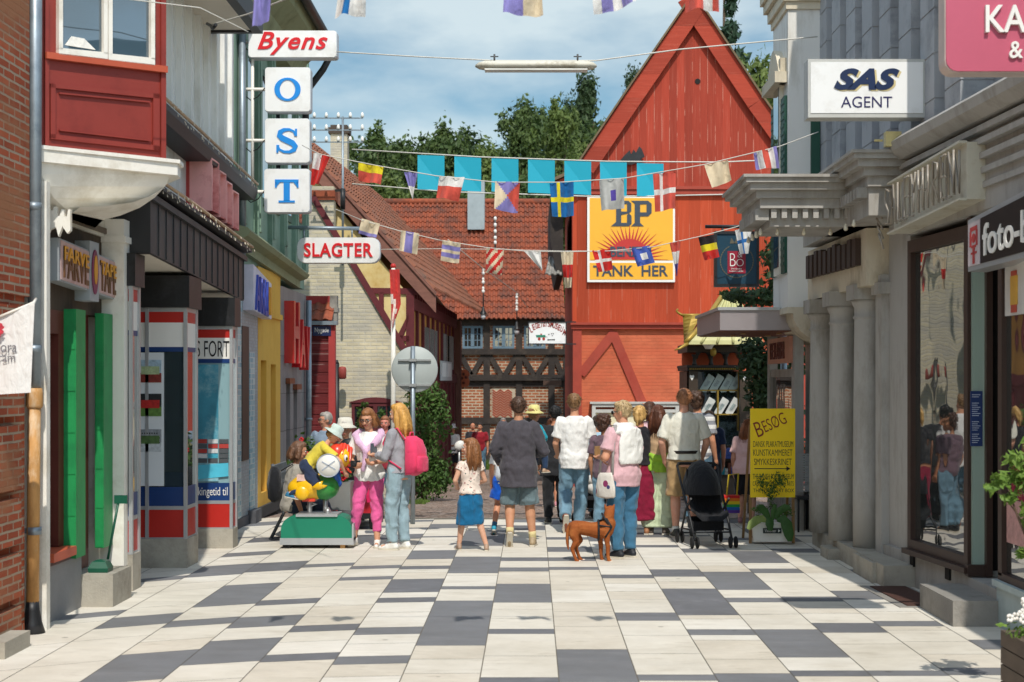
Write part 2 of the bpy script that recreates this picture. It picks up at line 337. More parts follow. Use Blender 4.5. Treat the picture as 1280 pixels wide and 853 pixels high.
# ================================================================== SETTING: ground, paving, cobbles
WHITE_TILE = mat('concrete tile white', spots='6f685c', c='d9d3c6', rough=.75, var=.07, scale=1.2, bump=.08, bscale=90, dirt='b9b0a0', dirt_s=2.2, stretch=(1, 3.2, 1), dirt_lo=.55, dirt_hi=.8)
WHITE_TILE2 = mat('concrete tile cream', spots='6f685c', c='d2cabb', rough=.75, var=.09, scale=1.6, bump=.08, bscale=90, dirt='a79d8b', dirt_s=3.1, stretch=(1, 2.4, 1), dirt_lo=.56, dirt_hi=.8)
WHITE_TILE3 = mat('concrete tile pale', spots='6f685c', c='dfdacf', rough=.75, var=.06, scale=1.0, bump=.08, bscale=90, dirt='c0b7a7', dirt_s=1.1, stretch=(1, 3.6, 1), dirt_lo=.5, dirt_hi=.85)
DARK_TILE2 = mat('concrete tile slate', spots='4d4c4b', c='6d6e72', rough=.7, var=.12, scale=2.1, bump=.08, bscale=90, dirt='85858a', dirt_s=2.6, dirt_lo=.52, dirt_hi=.8)
DARK_TILE = mat('concrete tile dark', spots='4d4c4b', c='76777a', rough=.7, var=.10, scale=1.5, bump=.08, bscale=90, dirt='8b8b8c', dirt_s=1.6, stretch=(1, 3.2, 1), dirt_lo=.55, dirt_hi=.85)
GROUT = mat('grout', '6b655a', .9, .2, 6)
CONC = mat('concrete', 'a59f92', .85, .16, 2.5, bump=.25, bscale=45, dirt='7d766a', dirt_s=1.8)
CONC_D = mat('concrete grey', '8e8a83', .85, .16, 2.5, bump=.25, bscale=45, dirt='5f5b55', dirt_s=2.3)
def skew(x):                                          # rows bend away on the left side of the street
    d = max(0.0, -.62-x); return -.11*d*d
def ggy(y): return EYE*F/(y-CY)
TILES = {0: [(847, 856), (786.5, 792.5), (730, 753.4), (709.6, 714.5), (697, 701.5), (657, 663)],
         1: [(812, 853), (709, 712.5), (697, 701.5), (684, 690)],
         2: [(843.6, 851), (766, 776), (718.6, 723), (671, 677)],
         3: [(842, 856), (787, 794), (736, 769), (712, 721), (681.5, 684.5)],
         4: [(838.5, 845.5), (787, 822), (747.5, 753), (715, 737.5), (686, 691)],  # the longest dark tile here includes a shadow band painted in as tile
         5: [(838.5, 845), (779, 791), (746, 752), (711, 716.6), (689, 704)],  # one of the thin dark tiles is partly shadow, painted in as tile
         6: [(835, 844), (776.6, 783), (738.7, 749.6), (686, 691)],
         7: [(800, 812), (712, 720)], 8: [],
         -1: [(751, 807), (733, 736.7), (696, 716.6), (663, 682.5)],
         -2: [(820, 830), (784, 793), (747, 753), (723.8, 740.5), (707.5, 711.5), (688, 699)],
         -3: [(817, 826), (781, 789), (721, 725), (707, 711), (668, 674)],
         -4: [(799, 829), (770, 783.5), (749, 755.5), (704.5, 708.5)],
         -5: [(815, 853), (773.5, 782), (730, 757), (702.6, 714), (680, 683)],
         -6: [(769, 783), (706, 720), (690, 695)],
         -7: [(766, 773), (722, 727)], -8: [(740, 748)]}
b = MB(); TW = .53
def tile(k, y0, y1, m):
    x0, x1 = -.35+TW*k+.004, -.35+TW*(k+1)-.004; xm = (x0+x1)/2; y0 += .004; y1 -= .004
    if y1-y0 < .01: return
    f = lambda x, y: (x, y+(skew(x)-skew(xm)), 0)
    b.add([f(x0, y0), f(x1, y0), f(x1, y1), f(x0, y1)], [(0, 1, 2, 3)], TR_.choice((0, 0, 2, 3)) if m == 0 else TR_.choice((1, 1, 4)))
TR_ = random.Random(77)
for k in range(-9, 10):
    dark = sorted((ggy(y1), ggy(y0)) for y0, y1 in TILES.get(k, []))
    end = 21.9+skew(-.35+TW*(k+.5))*-.25; y = 1.0; rng = random.Random(k+50)
    if not dark or dark[0][0] > 4:
        yy = 1.5
        while yy < 9.3: dark.append((yy, yy+rng.choice([.2, .45, .8]))); yy += rng.uniform(1.1, 2.8)
    far = max([d[1] for d in dark]+[10])
    yy = max(far, 18.6)+rng.uniform(.2, 1)
    while yy < end-.4: dark.append((yy, yy+rng.choice([.15, .3, .6]))); yy += rng.uniform(1.0, 2.4)
    dark = sorted(d for d in dark if d[0] < end)
    def fill(a, c):
        while c-a > .02:
            L_ = rng.choice([.53, .8, 1.06])
            if c-a-L_ < .2: L_ = c-a
            tile(k, a, a+L_, 0); a += L_
    for d0, d1 in dark:
        if d0 < y: continue
        fill(y, d0); tile(k, d0, min(d1, end), 1); y = d1
    fill(y, end)
b.build('paving', [WHITE_TILE, DARK_TILE, WHITE_TILE2, WHITE_TILE3, DARK_TILE2], kind='structure')
g = MB(); g.poly([(-6, -2, -.004), (6, -2, -.004), (6, 22.2, -.004), (-6, 22.2, -.004)]); g.build('paving_bed', GROUT, kind='structure')
# cobbles of the square
m, nt, bs = base('cobbles', .8, 0, .25); L = nt.links.new
t = N(nt, 'ShaderNodeUVMap'); t.uv_map = 'UVMap'
vo = N(nt, 'ShaderNodeTexVoronoi'); vo.inputs['Scale'].default_value = 9; L(t.outputs[0], vo.inputs['Vector'])
ve = N(nt, 'ShaderNodeTexVoronoi', feature='DISTANCE_TO_EDGE'); ve.inputs['Scale'].default_value = 9; L(t.outputs[0], ve.inputs['Vector'])
r = ramp(nt, [(0, hexc('6c5a50')), (.5, hexc('a18d80')), (1, hexc('8c8682'))]); L(vo.outputs['Color'], r.inputs['Fac'])
r2 = ramp(nt, [(.02, (0, 0, 0)), (.12, (1, 1, 1))]); L(ve.outputs['Distance'], r2.inputs['Fac'])
x = N(nt, 'ShaderNodeMixRGB'); x.inputs['Color1'].default_value = (*hexc('7a6a5c'), 1); L(r2.outputs[0], x.inputs['Fac']); L(r.outputs[0], x.inputs['Color2'])
n = N(nt, 'ShaderNodeTexNoise'); n.inputs['Scale'].default_value = .5; n.inputs['Detail'].default_value = 6; L(t.outputs[0], n.inputs['Vector'])
rr = ramp(nt, [(.3, (.75, .75, .75)), (.7, (1.15, 1.12, 1.1))]); L(n.outputs['Fac'], rr.inputs['Fac'])
mu = N(nt, 'ShaderNodeMixRGB', blend_type='MULTIPLY'); mu.inputs['Fac'].default_value = 1; L(x.outputs[0], mu.inputs['Color1']); L(rr.outputs[0], mu.inputs['Color2']); L(mu.outputs[0], bs.inputs['Base Color'])
bp = N(nt, 'ShaderNodeBump'); bp.inputs['Strength'].default_value = .8; bp.inputs['Distance'].default_value = .03; L(r2.outputs[0], bp.inputs['Height']); L(bp.outputs[0], bs.inputs['Normal'])
COBBLE = m
def sheet(name, x0, x1, ys, dz, mt, kind='structure'):
    b = MB()
    for a, c in zip(ys, ys[1:]): b.poly([(x0, a, gz(a)+dz), (x1, a, gz(a)+dz), (x1, c, gz(c)+dz), (x0, c, gz(c)+dz)])
    return b.build(name, mt, kind=kind)
sheet('cobblestones', -9, 12, [21.6, 22, 26, 30, 35, 40, 47, 56], -.001-.004, COBBLE)
sheet('ground', -400, 400, [-60, 22, 47, 80, 1500], -.08, mat('earth', '6f6a55', .95, .2, .3))
kb = MB(); kb.obox((-4.2, 27.0, -.23), (1.6, .5, -.02), (0, .12, 0), (0, 0, .13)); kb.build('kerb', CONC_D, kind='structure')
GRASS = mat_leaf('grass', (.05, .10, .015), (.16, .24, .05), scale=3)
gb = MB(); rg = random.Random(3)
def blades(x0, x1, y0, y1, n, h, r=rg):
    for _ in range(n):
        x, y = r.uniform(x0, x1), r.uniform(y0, y1); a = r.uniform(0, 6.28); q = r.uniform(.4, 1)*h; w_ = .012+.1*h
        z = gz(y)-.01; dx, dy = math.cos(a), math.sin(a)
        gb.add([(x-dx*w_, y-dy*w_, z), (x+dx*w_, y+dy*w_, z), (x+dx*.3*q-dy*.3*q, y+dy*.3*q, z+q)], [(0, 1, 2)])
blades(-3.3, -1.9, 27.2, 28.2, 500, .10); blades(-2.4, 1.2, 51.2, 52.7, 1500, .35); blades(1.3, 3, 37.0, 37.9, 400, .2)
gb.build('grass', GRASS, kind='stuff')

# ================================================================== LEFT: brick house, drainpipe
ZINC = mat('zinc', '8f9aa2', .45, .14, 5, metal=.6, bump=.05, dirt='6c7780', dirt_s=3)
RUST = mat('rusty pipe', 'b98a52', .7, .3, 9, dirt='e0d2b8', dirt_s=4, bump=.2, bscale=40, stretch=(1, 1, .35))
BLACK = mat('black paint', '1d1e20', .45, .2, 5, dirt='35353a', dirt_s=3)
WHITE = mat('white paint', 'e8e4da', .55, .05, 2, dirt='c9c1b0', dirt_s=2.2, bump=.06)
OFFW = mat('off white render', 'd9d3c4', .8, .07, 2, dirt='b5ad9b', dirt_s=1.3, bump=.12)
DARKIN = mat('dark interior', '14110f', .8, .3, 3)
BRICK = mat_brick('red brick', 'bd6040', '9a4a32', 'b09c86', patch='9c6a4c')
h = thing('brick_house', 'red brick house wall with recessed courses at the left edge of the street', 'house', (-4.6, 7, 0))
b = MB(); b.box((-6, 2, 0), (-4.0, 11.98, 2.66)); b.box((-6, 2, 2.66), (-3.96, 11.98, 8))
zz = [.02, .31, .72, 1.14, 1.70, 2.61]
for z0, z1 in zip(zz, zz[1:]):
    b.box((-4.0, 3, z0+.03), (-3.93, 11.70, z1-.04))
    q = z0+.03
    while q < z1-.2: b.box((-4.0, 11.70, q), (-3.94, 11.80, q+.067)); q += .134
b.build('wall', BRICK, h)
b = MB(); b.box((-6, 2, 8), (-3.7, 12, 8.15)); b.build('eave', BLACK, h)
b = MB(); b.box((-3.99, 10.9, .0), (-3.78, 11.45, .12)); b.build('doorstep', CONC, h)
pp = at(43, 476, 12.05)
d = thing('drainpipe', 'zinc drainpipe with rusty lower half beside the brick wall', 'drainpipe', (pp.x, 12.05, 0))
b = MB(); b.tube([(pp.x+.012, 12.05, 6.5), (pp.x, 12.05, 1.92)], .052, 14); b.build('pipe', ZINC, d)
b = MB(); b.tube([(pp.x, 12.05, 1.92), (pp.x-.015, 12.05, .2)], .05, 14); b.build('lower_pipe', RUST, d, label='rust stained lower length of pipe')
b = MB(); b.tube([(pp.x, 12.05, 1.94), (pp.x, 12.05, 1.90), (pp.x, 12.05, 1.80), (pp.x, 12.05, 1.78)], [.06, .066, .066, .056], 14); b.build('collar', RUST, d)
b = MB(); b.lathe([(.05, .25), (.056, .18), (.075, .08), (.10, .0)], (pp.x-.015, 12.05, 0)); b.build('boot', BLACK, d)
for z in (.78, 2.22, 3.35):
    b = MB(); b.tube([(pp.x, 12.05, z), (pp.x, 12.05, z+.06)], .057, 14); b.box((pp.x-.1, 12.04, z+.01), (pp.x-.04, 12.07, z+.05)); b.build('clamp', ZINC, d)

# white cloth banner on a short arm
BAN = mat_cloth('banner white', 'e4e3e0', .03); h = thing('cloth_banner', 'white hanging banner with grey serif words and a red crown at the left edge', 'banner', tuple(at(10, 492, 11.0)))
b = MB(); vs = []; fs = []
for i in range(9):
    for j in range(9):
        u, v_ = i/8, j/8; x_ = -13+u*(57-6*v_); y_ = (401-23*u)*(1-v_)+(494-3*u)*v_; vs.append(at(x_, y_, 11.0)+V((0, .012*math.sin(u*5+v_*2), 0)))
for i in range(8):
    for j in range(8): fs.append((i*9+j, i*9+j+1, i*9+j+10, i*9+j+9))
b.add(vs, fs, 0, True); b.build('cloth', BAN, h)
GTX = mat('banner grey print', '77757a', .7); s_ = 11.0/F
for tx, x0, x1, y0, y1 in (('Flora', -9, 21, 441, 427), ('gram', -9, 19, 456, 445)):
    p = at(x0, y0, 10.984); text(tx, p, (1, 0, 0), (0, 0, 1), (x1-x0)*s_, (y0-y1)*s_, GTX, h, .002)
b = MB()
for k, (x_, y_, r_) in enumerate(((-4, 412, 5), (0, 409, 4.5), (-2, 417, 4), (2, 415, 2.5), (-5, 419, 4))): b.prism([at(x_+r_*math.cos(a_)*(1+.25*math.sin(a_*5+k)), y_+r_*math.sin(a_)*1.1, 10.972-.001*k) for a_ in [2*math.pi*i/18 for i in range(18)]], (0, .002, 0))
b.build('red_print', mat('banner red print', 'c23a48', .7, .3, 30), h)
b = MB(); b.tube([at(45, 374, 11.9), at(42, 379, 11.0), at(-13, 401, 11.0)], .012, 6); b.build('arm', WHITE, h)

# ================================================================== LEFT: red bay house with green shop front
RED_P = mat('oxblood paint', '8a352c', .5, .08, 3, dirt='7a2d26', dirt_s=2, bump=.04)
RED_L = mat('red sill paint', 'b8553a', .5, .08, 3)
GREEN_P = mat('green paint', '1f8a4c', .5, .10, 3, bump=.06, dirt='177040', dirt_s=2.5)
BROWN_P = mat('brown door paint', '5e2a20', .55, .12, 3, dirt='49201a')
WOOD_D = mat_planks('brown boards', '4d4034', '7a6a58', .09, 'X', worn=.2)
CURT = mat_cloth('lace curtain', 'e9e6de')
GLASS = mat_glass('window glass', '20292e', wave=.06)
GLASS_B = mat_glass('blue window glass', '3a4d58', wave=.05)
h = thing('bay_window_house', 'house with a dark red bay window above a green and brown shop front', 'house', (-4.0, 13.3, 0))
b = MB(); b.box((-7, 12.15, 3.35), (-4.02, 14.62, 8)); b.box((-7, 12.15, 0), (-4.35, 14.5, 3.35)); b.build('wall', OFFW, h)
A_, B_, D_ = (-3.94, 12.2), (-3.14, 13.0), (-3.97, 14.6)
BW = Wall(A_, B_)
def foot(o): return [(-4.3, 12.2-o), (A_[0]-o*.2, A_[1]-o*1.0), (B_[0]+o*1.2, B_[1]-o*.5), (B_[0]+o*1.0, B_[1]+o*1.5), (D_[0]+o, D_[1]+o), (-4.3, 14.7)]
def slab(b, o, z0, z1, m=0): b.prism([(x, y, z0) for x, y in foot(o)], (0, 0, z1-z0), m)
b = MB(); slab(b, 0, 3.86, 7.5); b.build('bay_wall', RED_P, h)
b = MB(); slab(b, .10, 3.75, 3.865); slab(b, .12, 3.85, 3.88); b.loft([[V((x, y, z)) for x, y in foot(o)] for o, z in ((-.5, 3.40), (-.36, 3.43), (-.2, 3.49), (-.08, 3.57), (.0, 3.66), (.04, 3.75))], 0, False); b.build('bay_ledge', WHITE, h)
nb = V((BW.d.y, -BW.d.x, 0))                            # outwards from the bay face
def bar_on(b, x0, y0, x1, y1, t, m=0, wall=BW, n=None, out0=0.0):
    """raised rectangle on a wall between two photo pixels (heights taken from the middle of the span)"""
    n = n or nb; p, q = wall.p(x0, y0), wall.p(x1, y1); z0, z1 = min(p.z, q.z), max(p.z, q.z)
    u = V((q.x-p.x, q.y-p.y, 0)); b.obox(V((p.x, p.y, z0))+n*out0, u, n*t, (0, 0, z1-z0), m)
def quadw(b, pts, t, wall, n, m=0, out0=0.0):
    P = [wall.p(*p)+n*out0 for p in pts]; b.prism(P, n*t, m)
b = MB(); quadw(b, [(55, 74), (206, 92), (206, 84), (55, 66)], .05, BW, nb); b.build('bay_sill', RED_L, h)
b = MB()
for pts in ([(62, 105), (198, 118), (198, 124), (62, 110)], [(62, 168), (198, 183), (198, 189), (62, 174)], [(62, 105), (68, 105), (68, 174), (62, 173)], [(190, 117), (198, 118), (198, 189), (190, 188)],
            [(73, 116), (186, 127), (186, 129), (73, 118)], [(73, 162), (186, 175), (186, 177), (73, 164)], [(55, 0), (60, 0), (60, 188), (55, 187)], [(200, -80), (206, -80), (206, 206), (200, 205)]):
    quadw(b, pts, .022, BW, nb)
b.build('bay_panel_moulding', RED_P, h)
def bay_sash(x0, x1, y0, y1):
    f = MB(); t = 5
    for pts in ([(x0, -90), (x1, -90), (x1, -84), (x0, -84)], [(x0, y0), (x1, y1), (x1, y1-9), (x0, y0-8)], [(x0, -84), (x0+t, -84), (x0+t, y0-6), (x0, y0-7)], [(x1-t, -84), (x1, -84), (x1, y1-7), (x1-t, y1-8)]):
        quadw(f, pts, .05, BW, nb)
    fo = f.build('window', WHITE, h)
    p = MB(); quadw(p, [(x0+t, y0-5), (x1-t, y1-6), (x1-t, -82), (x0+t, -82)], .008, BW, nb, out0=.004); p.build('pane', GLASS_B, fo)
bay_sash(70, 131, 69, 76); bay_sash(132, 190, 76, 83)
b = MB(); quadw(b, [(80, 57), (118, 63), (104, 49), (88, 46)], .006, BW, nb, out0=.014); b.build('curtain', CURT, h)
LW = Wall((-4.05, 5), (-4.05, 30)); nx = V((1, 0, 0))
b = MB(); b.box((-4.35, 12.2, 2.60), (-4.05, 14.4, 3.38)); b.build('shop_fascia', WOOD_D, h)
b = MB(); b.box((-4.35, 12.2, 3.38), (-4.0, 14.42, 3.43)); b.build('fascia_trim', mat('brown trim', '6b5d4e', .7), h)
b = MB(); b.box((-4.2, 14.30, .25), (-3.84, 14.5, 3.52)); b.box((-4.2, 14.28, 3.30), (-3.82, 14.52, 3.36)); b.build('pilaster', WHITE, h)
b = MB(); b.box((-4.3, 12.18, 0), (-3.89, 12.27, 3.6)); b.box((-4.3, 12.1, 3.6), (-3.95, 12.19, 7.4)); b.build('corner_board', WHITE, h)
for y0, y1, x0, x1 in ((12.30, 12.41, -4.07, -4.0), (13.15, 13.43, -4.085, -3.945), (13.98, 14.28, -4.02, -3.94)):
    b = MB(); b.box((x0, y0, .46), (x1, y1, 2.62))
    if y0 > 13:
        for q in range(0, 6): b.box((x0+.006, y0-.006, .47+q*.36), (x1-.008, y0, .46+q*.36+.348))
    b.build('green_pilaster', GREEN_P, h)
f = MB(); f.box((-4.3, 12.41, .58), (-4.03, 12.52, 2.6)); f.box((-4.3, 13.0, .58), (-4.05, 13.15, 2.6)); f.box((-4.3, 12.52, 2.4), (-4.05, 13.0, 2.6)); f.box((-4.3, 12.74, .58), (-4.07, 12.79, 2.4))
fo = f.build('window', BROWN_P, h); p = MB(); p.box((-4.32, 12.52, .58), (-4.12, 13.0, 2.4)); p.build('pane', GLASS, fo)
b = MB(); b.box((-4.3, 12.5, .50), (-3.93, 13.12, .575)); b.build('window_sill', RED_L, h)
b = MB(); b.box((-4.34, 13.44, .30), (-4.08, 13.98, 2.6)); b.box((-4.08, 13.5, .5), (-4.06, 13.9, 1.3)); b.box((-4.08, 13.5, 1.45), (-4.06, 13.9, 2.4)); do = b.build('door', BROWN_P, h)
b = MB(); b.tube([(-4.07, 13.5, 1.2), (-4.02, 13.5, 1.2), (-4.02, 13.6, 1.2)], .014, 8); b.build('handle', mat('brass', 'b08a3c', .35, .1, metal=.9), do)
b = MB(); b.prism([(-4.3, 12.28, 0), (-3.98, 12.28, 0), (-3.98, 12.28, .46), (-4.04, 12.28, .52), (-4.3, 12.28, .52)], (0, 1.15, 0)); b.build('plinth', mat('grey cement', '8b8b8b', .85, .12, 2, bump=.3, bscale=50), h)
b = MB(); b.box((-4.3, 13.42, .0), (-3.70, 14.04, .29)); b.build('entrance_step', CONC, h)
# dustpan on the step
dp = thing('dustpan', 'dark green dustpan with long handle on the concrete step', 'dustpan', (-3.86, 13.62, .29))
b = MB(); b.tube([(-3.80, 13.62, .40), (-3.70, 13.6, .92)], .012, 8); b.build('handle', mat('bottle green plastic', '12503c', .4), dp)
b = MB(); b.box((-3.735, 13.585, .90), (-3.62, 13.605, .975)); b.build('grip', MATS['bottle green plastic'], dp)
b = MB(); b.loft([[V((-3.86+dx*s, 13.60+dy*s, z)) for dx, dy in ((-.1, -.1), (.1, -.1), (.1, .1), (-.1, .1))] for s, z in ((.85, .292), (.9, .33), (.62, .385), (.2, .40))], 0, False); b.build('pan', MATS['bottle green plastic'], dp)
# shop sign: FARVE O TAPET
SG = mat('sign metal grey', 'a3a9ad', .5, .06, 2, metal=.2)
PINKW = mat('pale pink sign paint', 'c9a9a4', .6, .10, 9, dirt='b88f8a', dirt_s=7)
h = thing('paint_shop_sign', 'long white sign box reading FARVE TAPET with a round paint drop in its middle', 'sign', (-3.98, 13.5, 2.8))
zt = lambda Y: 3.185-.035*(Y-12.65); zb = lambda Y: 2.83-.04*(Y-12.65)
b = MB()
b.prism([(-4.05, 12.62, zb(12.62)), (-4.05, 14.5, zb(14.5)), (-4.05, 14.5, zt(14.5)), (-4.05, 12.62, zt(12.62))], (.12, 0, 0)); b.build('box', SG, h)
b = MB(); b.prism([(-3.928, 12.66, zb(12.66)+.015), (-3.928, 14.48, zb(14.48)+.015), (-3.928, 14.48, zt(14.48)-.015), (-3.928, 12.66, zt(12.66)-.015)], (.006, 0, 0)); b.build('face', PINKW, h)
b = MB(); b.box((-4.05, 13.46, 2.71), (-3.915, 13.74, 3.24)); b.build('middle_box', SG, h)
YL = mat('sign yellow', 'd99a2b', .5); BRN = mat('sign brown', '6a4626', .5); MAG = mat('sign magenta', '7d2f52', .5)
for wd, y0, y1 in (('FARVE', 12.72, 13.43), ('TAPET', 13.79, 14.46)):
    ym = (y0+y1)/2
    text(wd, (-3.921, y0, zb(ym)+.05), (0, 1, -.037), (0, 0, 1), y1-y0, zt(ym)-zb(ym)-.09, BRN, h, .01, bold=.012)
    text(wd, (-3.921, y0, (zb(ym)+zt(ym))/2+.02), (0, 1, -.037), (0, 0, 1), y1-y0, (zt(ym)-zb(ym))/2-.06, YL, h, .014, bold=.012)
b = MB(); ring = [(-3.912, 13.6+.095*math.cos(a), 2.97+.2*math.sin(a)) for a in [2*math.pi*i/20 for i in range(20)]]; b.prism(ring, (.008, 0, 0)); b.build('letter', MAG, h)
b = MB(); ring = [(-3.902, 13.6+.05*math.cos(a), 2.99+.13*math.sin(a)) for a in [2*math.pi*i/20 for i in range(20)]]; b.prism(ring, (.004, 0, 0)); b.build('paint_drop', YL, h)
# carved white hanging ornament above the sign
b = MB(); pts = []
for i in range(9): pts += [(50+i*4.4, 262+(i % 2)*9-10*math.exp(-((i-2)/2.)**2)), (52.5+i*4.4, 262+(i % 2)*9-10*math.exp(-((i-2)/2.)**2))]
low = [(88, 288), (84, 292), (78, 283), (73, 296), (70, 284), (62, 287), (57, 300), (54, 312), (51, 308)]
P = [at(x, y, 12.5) for x, y in pts+low]; b.prism(P, (0, .05, 0)); b.build('carved_ornament', WHITE, label='white carved wooden crest hanging under the red bay window', category='ornament')
# ================================================================== LEFT: shop with black canopy and red white blue display pillars
WBOARD = mat('white boards', 'e4e4e0', .7, .05, 2, stretch=(1, 1, .3), dirt='bdb9ae', dirt_s=2.4, bump=.05)
FASCIA = mat('dark canopy metal', '2e2f32', .5, .14, 3, dirt='474645', dirt_s=2.2, stretch=(1, 1, .3))
FASC2 = mat('dark canopy edge', '2c2d30', .5, .14, 3)
SOFF = mat('soffit', 'd8d2c4', .8, .05, 2)
ALU = mat('aluminium', 'b4b6b8', .4, .06, 4, metal=.55)
SRED = mat('sign red', 'b3261e', .4, .06, 3); SBLUE = mat('sign blue', '17386e', .4, .06, 3); SWHITE = mat('sign white', 'e2e0da', .5, .03, 3)
INK = mat('black ink', '17171a', .5)
h = thing('canopy_shop', 'white boarded house with a black canopy over its shop front', 'house', (-4.3, 17.4, 0))
b = MB(); b.box((-8, 14.64, 3.2), (-4.02, 20.45, 8.2)); b.box((-8, 14.5, 0), (-4.4, 20.3, 3.2)); b.build('wall', WBOARD, h)
b = MB(); y = 14.75
while y < 20.4: b.box((-4.02, y, 4.95), (-3.955, y+.07, 8.2)); b.box((-4.02, y+.24, 4.95), (-3.985, y+.27, 8.2)); y += .48
b.build('batten', WBOARD, h)
zc = lambda Y: 3.22-.045*(Y-14.5)
def run(b, pts, y0, y1, m=0, sl=-.045):
    """profile (x, dz above the soffit line) run along the street, falling with it"""
    b.loft([[V((x, y0, 3.22+sl*(y0-14.5)+z)) for x, z in pts], [V((x, y1, 3.22+sl*(y1-14.5)+z)) for x, z in pts]], m, False)
b = MB(); run(b, [(-4.4, .02), (-3.66, .02), (-3.66, .10), (-4.4, .10)], 14.52, 19.15); b.build('canopy_soffit', SOFF, h)
b = MB(); run(b, [(-4.0, .0), (-3.64, .0), (-3.64, .52), (-4.0, .52)], 14.50, 14.62); run(b, [(-3.68, 0), (-3.64, 0), (-3.64, .52), (-3.68, .52)], 14.62, 19.2)
run(b, [(-4.0, .50), (-3.60, .50), (-3.60, .56), (-4.0, .56)], 14.46, 19.24); run(b, [(-4.0, .56), (-3.55, .62), (-3.55, .66), (-4.0, .66)], 14.42, 19.28)
yy = 14.8
while yy < 19.2: run(b, [(-3.64, 0.01), (-3.628, .01), (-3.628, .5), (-3.64, .5)], yy, yy+.02); yy += .31
b.build('canopy', FASCIA, h)
b = MB(); b.loft([[V((-4.02, y, z+.30)), V((-3.70, y, z)), V((-3.70, y, z-.06)), V((-3.74, y, z-.17)), V((-4.02, y, z-.17))] for y, z in ((14.64, 4.84), (20.5, 4.60))], 0, False); b.build('pent_roof', FASC2, h)
b = MB(); b.box((-4.4, 12, 6.36), (-3.48, 18.9, 6.5)); b.build('eave_soffit', SOFF, h)
b = MB(); b.box((-3.48, 12, 6.33), (-3.36, 18.98, 6.56)); b.box((-4.4, 18.9, 6.33), (-3.48, 18.98, 6.56)); b.build('gutter', FASC2, h)
b = MB(); b.tube([at(259, 30, 16.9), at(263, 32, 16.6), at(266, 36, 16.4), at(270, 31, 16.2)], .018, 8); b.build('hook', BLACK, h)
def pillar(Y0, xl, xr, dp, bands, front_split=None):
    """display pillar: bands = (z0,z1,material key)"""
    for z0, z1, mt, nm, o in bands:
        b = MB(); b.box((xl-o, Y0-o, z0), (xr+o, Y0+dp+o, z1)); b.build(nm, mt, h)
    z0, z1 = bands[1][0], bands[-2][1]
    b = MB()
    for x in ([xl, xr] + ([front_split] if front_split else [])): b.box((x-.018, Y0-.022, z0), (x+.018, Y0+.014, z1))
    b.box((xr-.012, Y0+dp-.03, z0), (xr+.02, Y0+dp+.01, z1)); b.build('pillar_trim', ALU, h)
DISP = mat_glass('display glass', '2f3a3d', wave=.02); DISP2 = mat_glass('poster glass', '8fb0b6', wave=.02)
def bands(zp, r0, r1, b0, b1, g1, w1, red2, k0, k1, glass):
    e = .012
    return [(0, zp, CONC, 'pillar_plinth', .02), (zp, r0, ALU, 'pillar_strip', .004), (r0, r1, SRED, 'red_panel', 0), (r1, r1+.04, ALU, 'pillar_strip', .004), (r1+.04, b1, SBLUE, 'blue_panel', 0),
            (b1, g1, glass, 'display_window', -.006), (g1, g1+.05, SBLUE, 'blue_band', 0), (g1+.05, w1, SWHITE, 'white_panel', 0), (w1, red2, SRED, 'red_band', 0), (red2, k0, ALU, 'pillar_strip', .01), (k0, k1, BLACK, 'black_head', .05)]
pillar(14.45, -4.35, -3.81, .26, bands(.35, .37, .67, .70, .93, 2.43, 2.755, 2.87, 2.90, 3.21, DISP))
pillar(16.24, -4.24, -3.70, .5, bands(.31, .325, .62, .667, .863, 2.31, 2.62, 2.735, 2.78, 3.12, DISP), -4.11)
pillar(18.13, -4.13, -3.585, .27, bands(.235, .25, .53, .57, .78, 2.21, 2.51, 2.61, 2.65, 2.99, DISP2))
text('S FORT', (-4.005, 18.13, 2.285), (1, 0, 0), (0, 0, 1), .395, .19, INK, h, .006, bold=-.004)
text('ikingetid til', (-4.0, 18.13, .60), (1, 0, 0), (0, 0, 1), .37, .13, SWHITE, h, .006)
PAPER = mat('poster paper', 'd5dadd', .6, .03, 2)
b = MB(); b.box((-4.215, 16.225, .875), (-3.93, 16.236, 2.30)); po = b.build('poster', PAPER, h)
for i, (z, cols) in enumerate(((1.98, ('7f2f27', 'a4b58a', '9fb7c6')), (1.62, ('5d7f3c', 'b32a26', '23262a')), (1.24, ('b9c0c4', '4f6b3c', '8c9196')))):
    b = MB(); x0, x1, dz = -4.20, -3.955, .24
    b.box((x0, 16.218, z), (x1, 16.225, z+dz*.42), 0); b.box((x0+.03, 16.216, z+dz*.36), (x1-.02, 16.2245, z+dz*.72), 1); b.box((x0, 16.219, z+dz*.42), (x1, 16.2249, z+dz), 2)
    if i == 2:
        for q in range(26): b.box((x0+.01+(q % 9)*.026, 16.217, z+.09+(q//9)*.05), (x0+.022+(q % 9)*.026, 16.2188, z+.105+(q//9)*.05), 3)
    b.build('photo_print', [mat('print '+c, c, .5, .35, 22) for c in cols]+[INK], po)
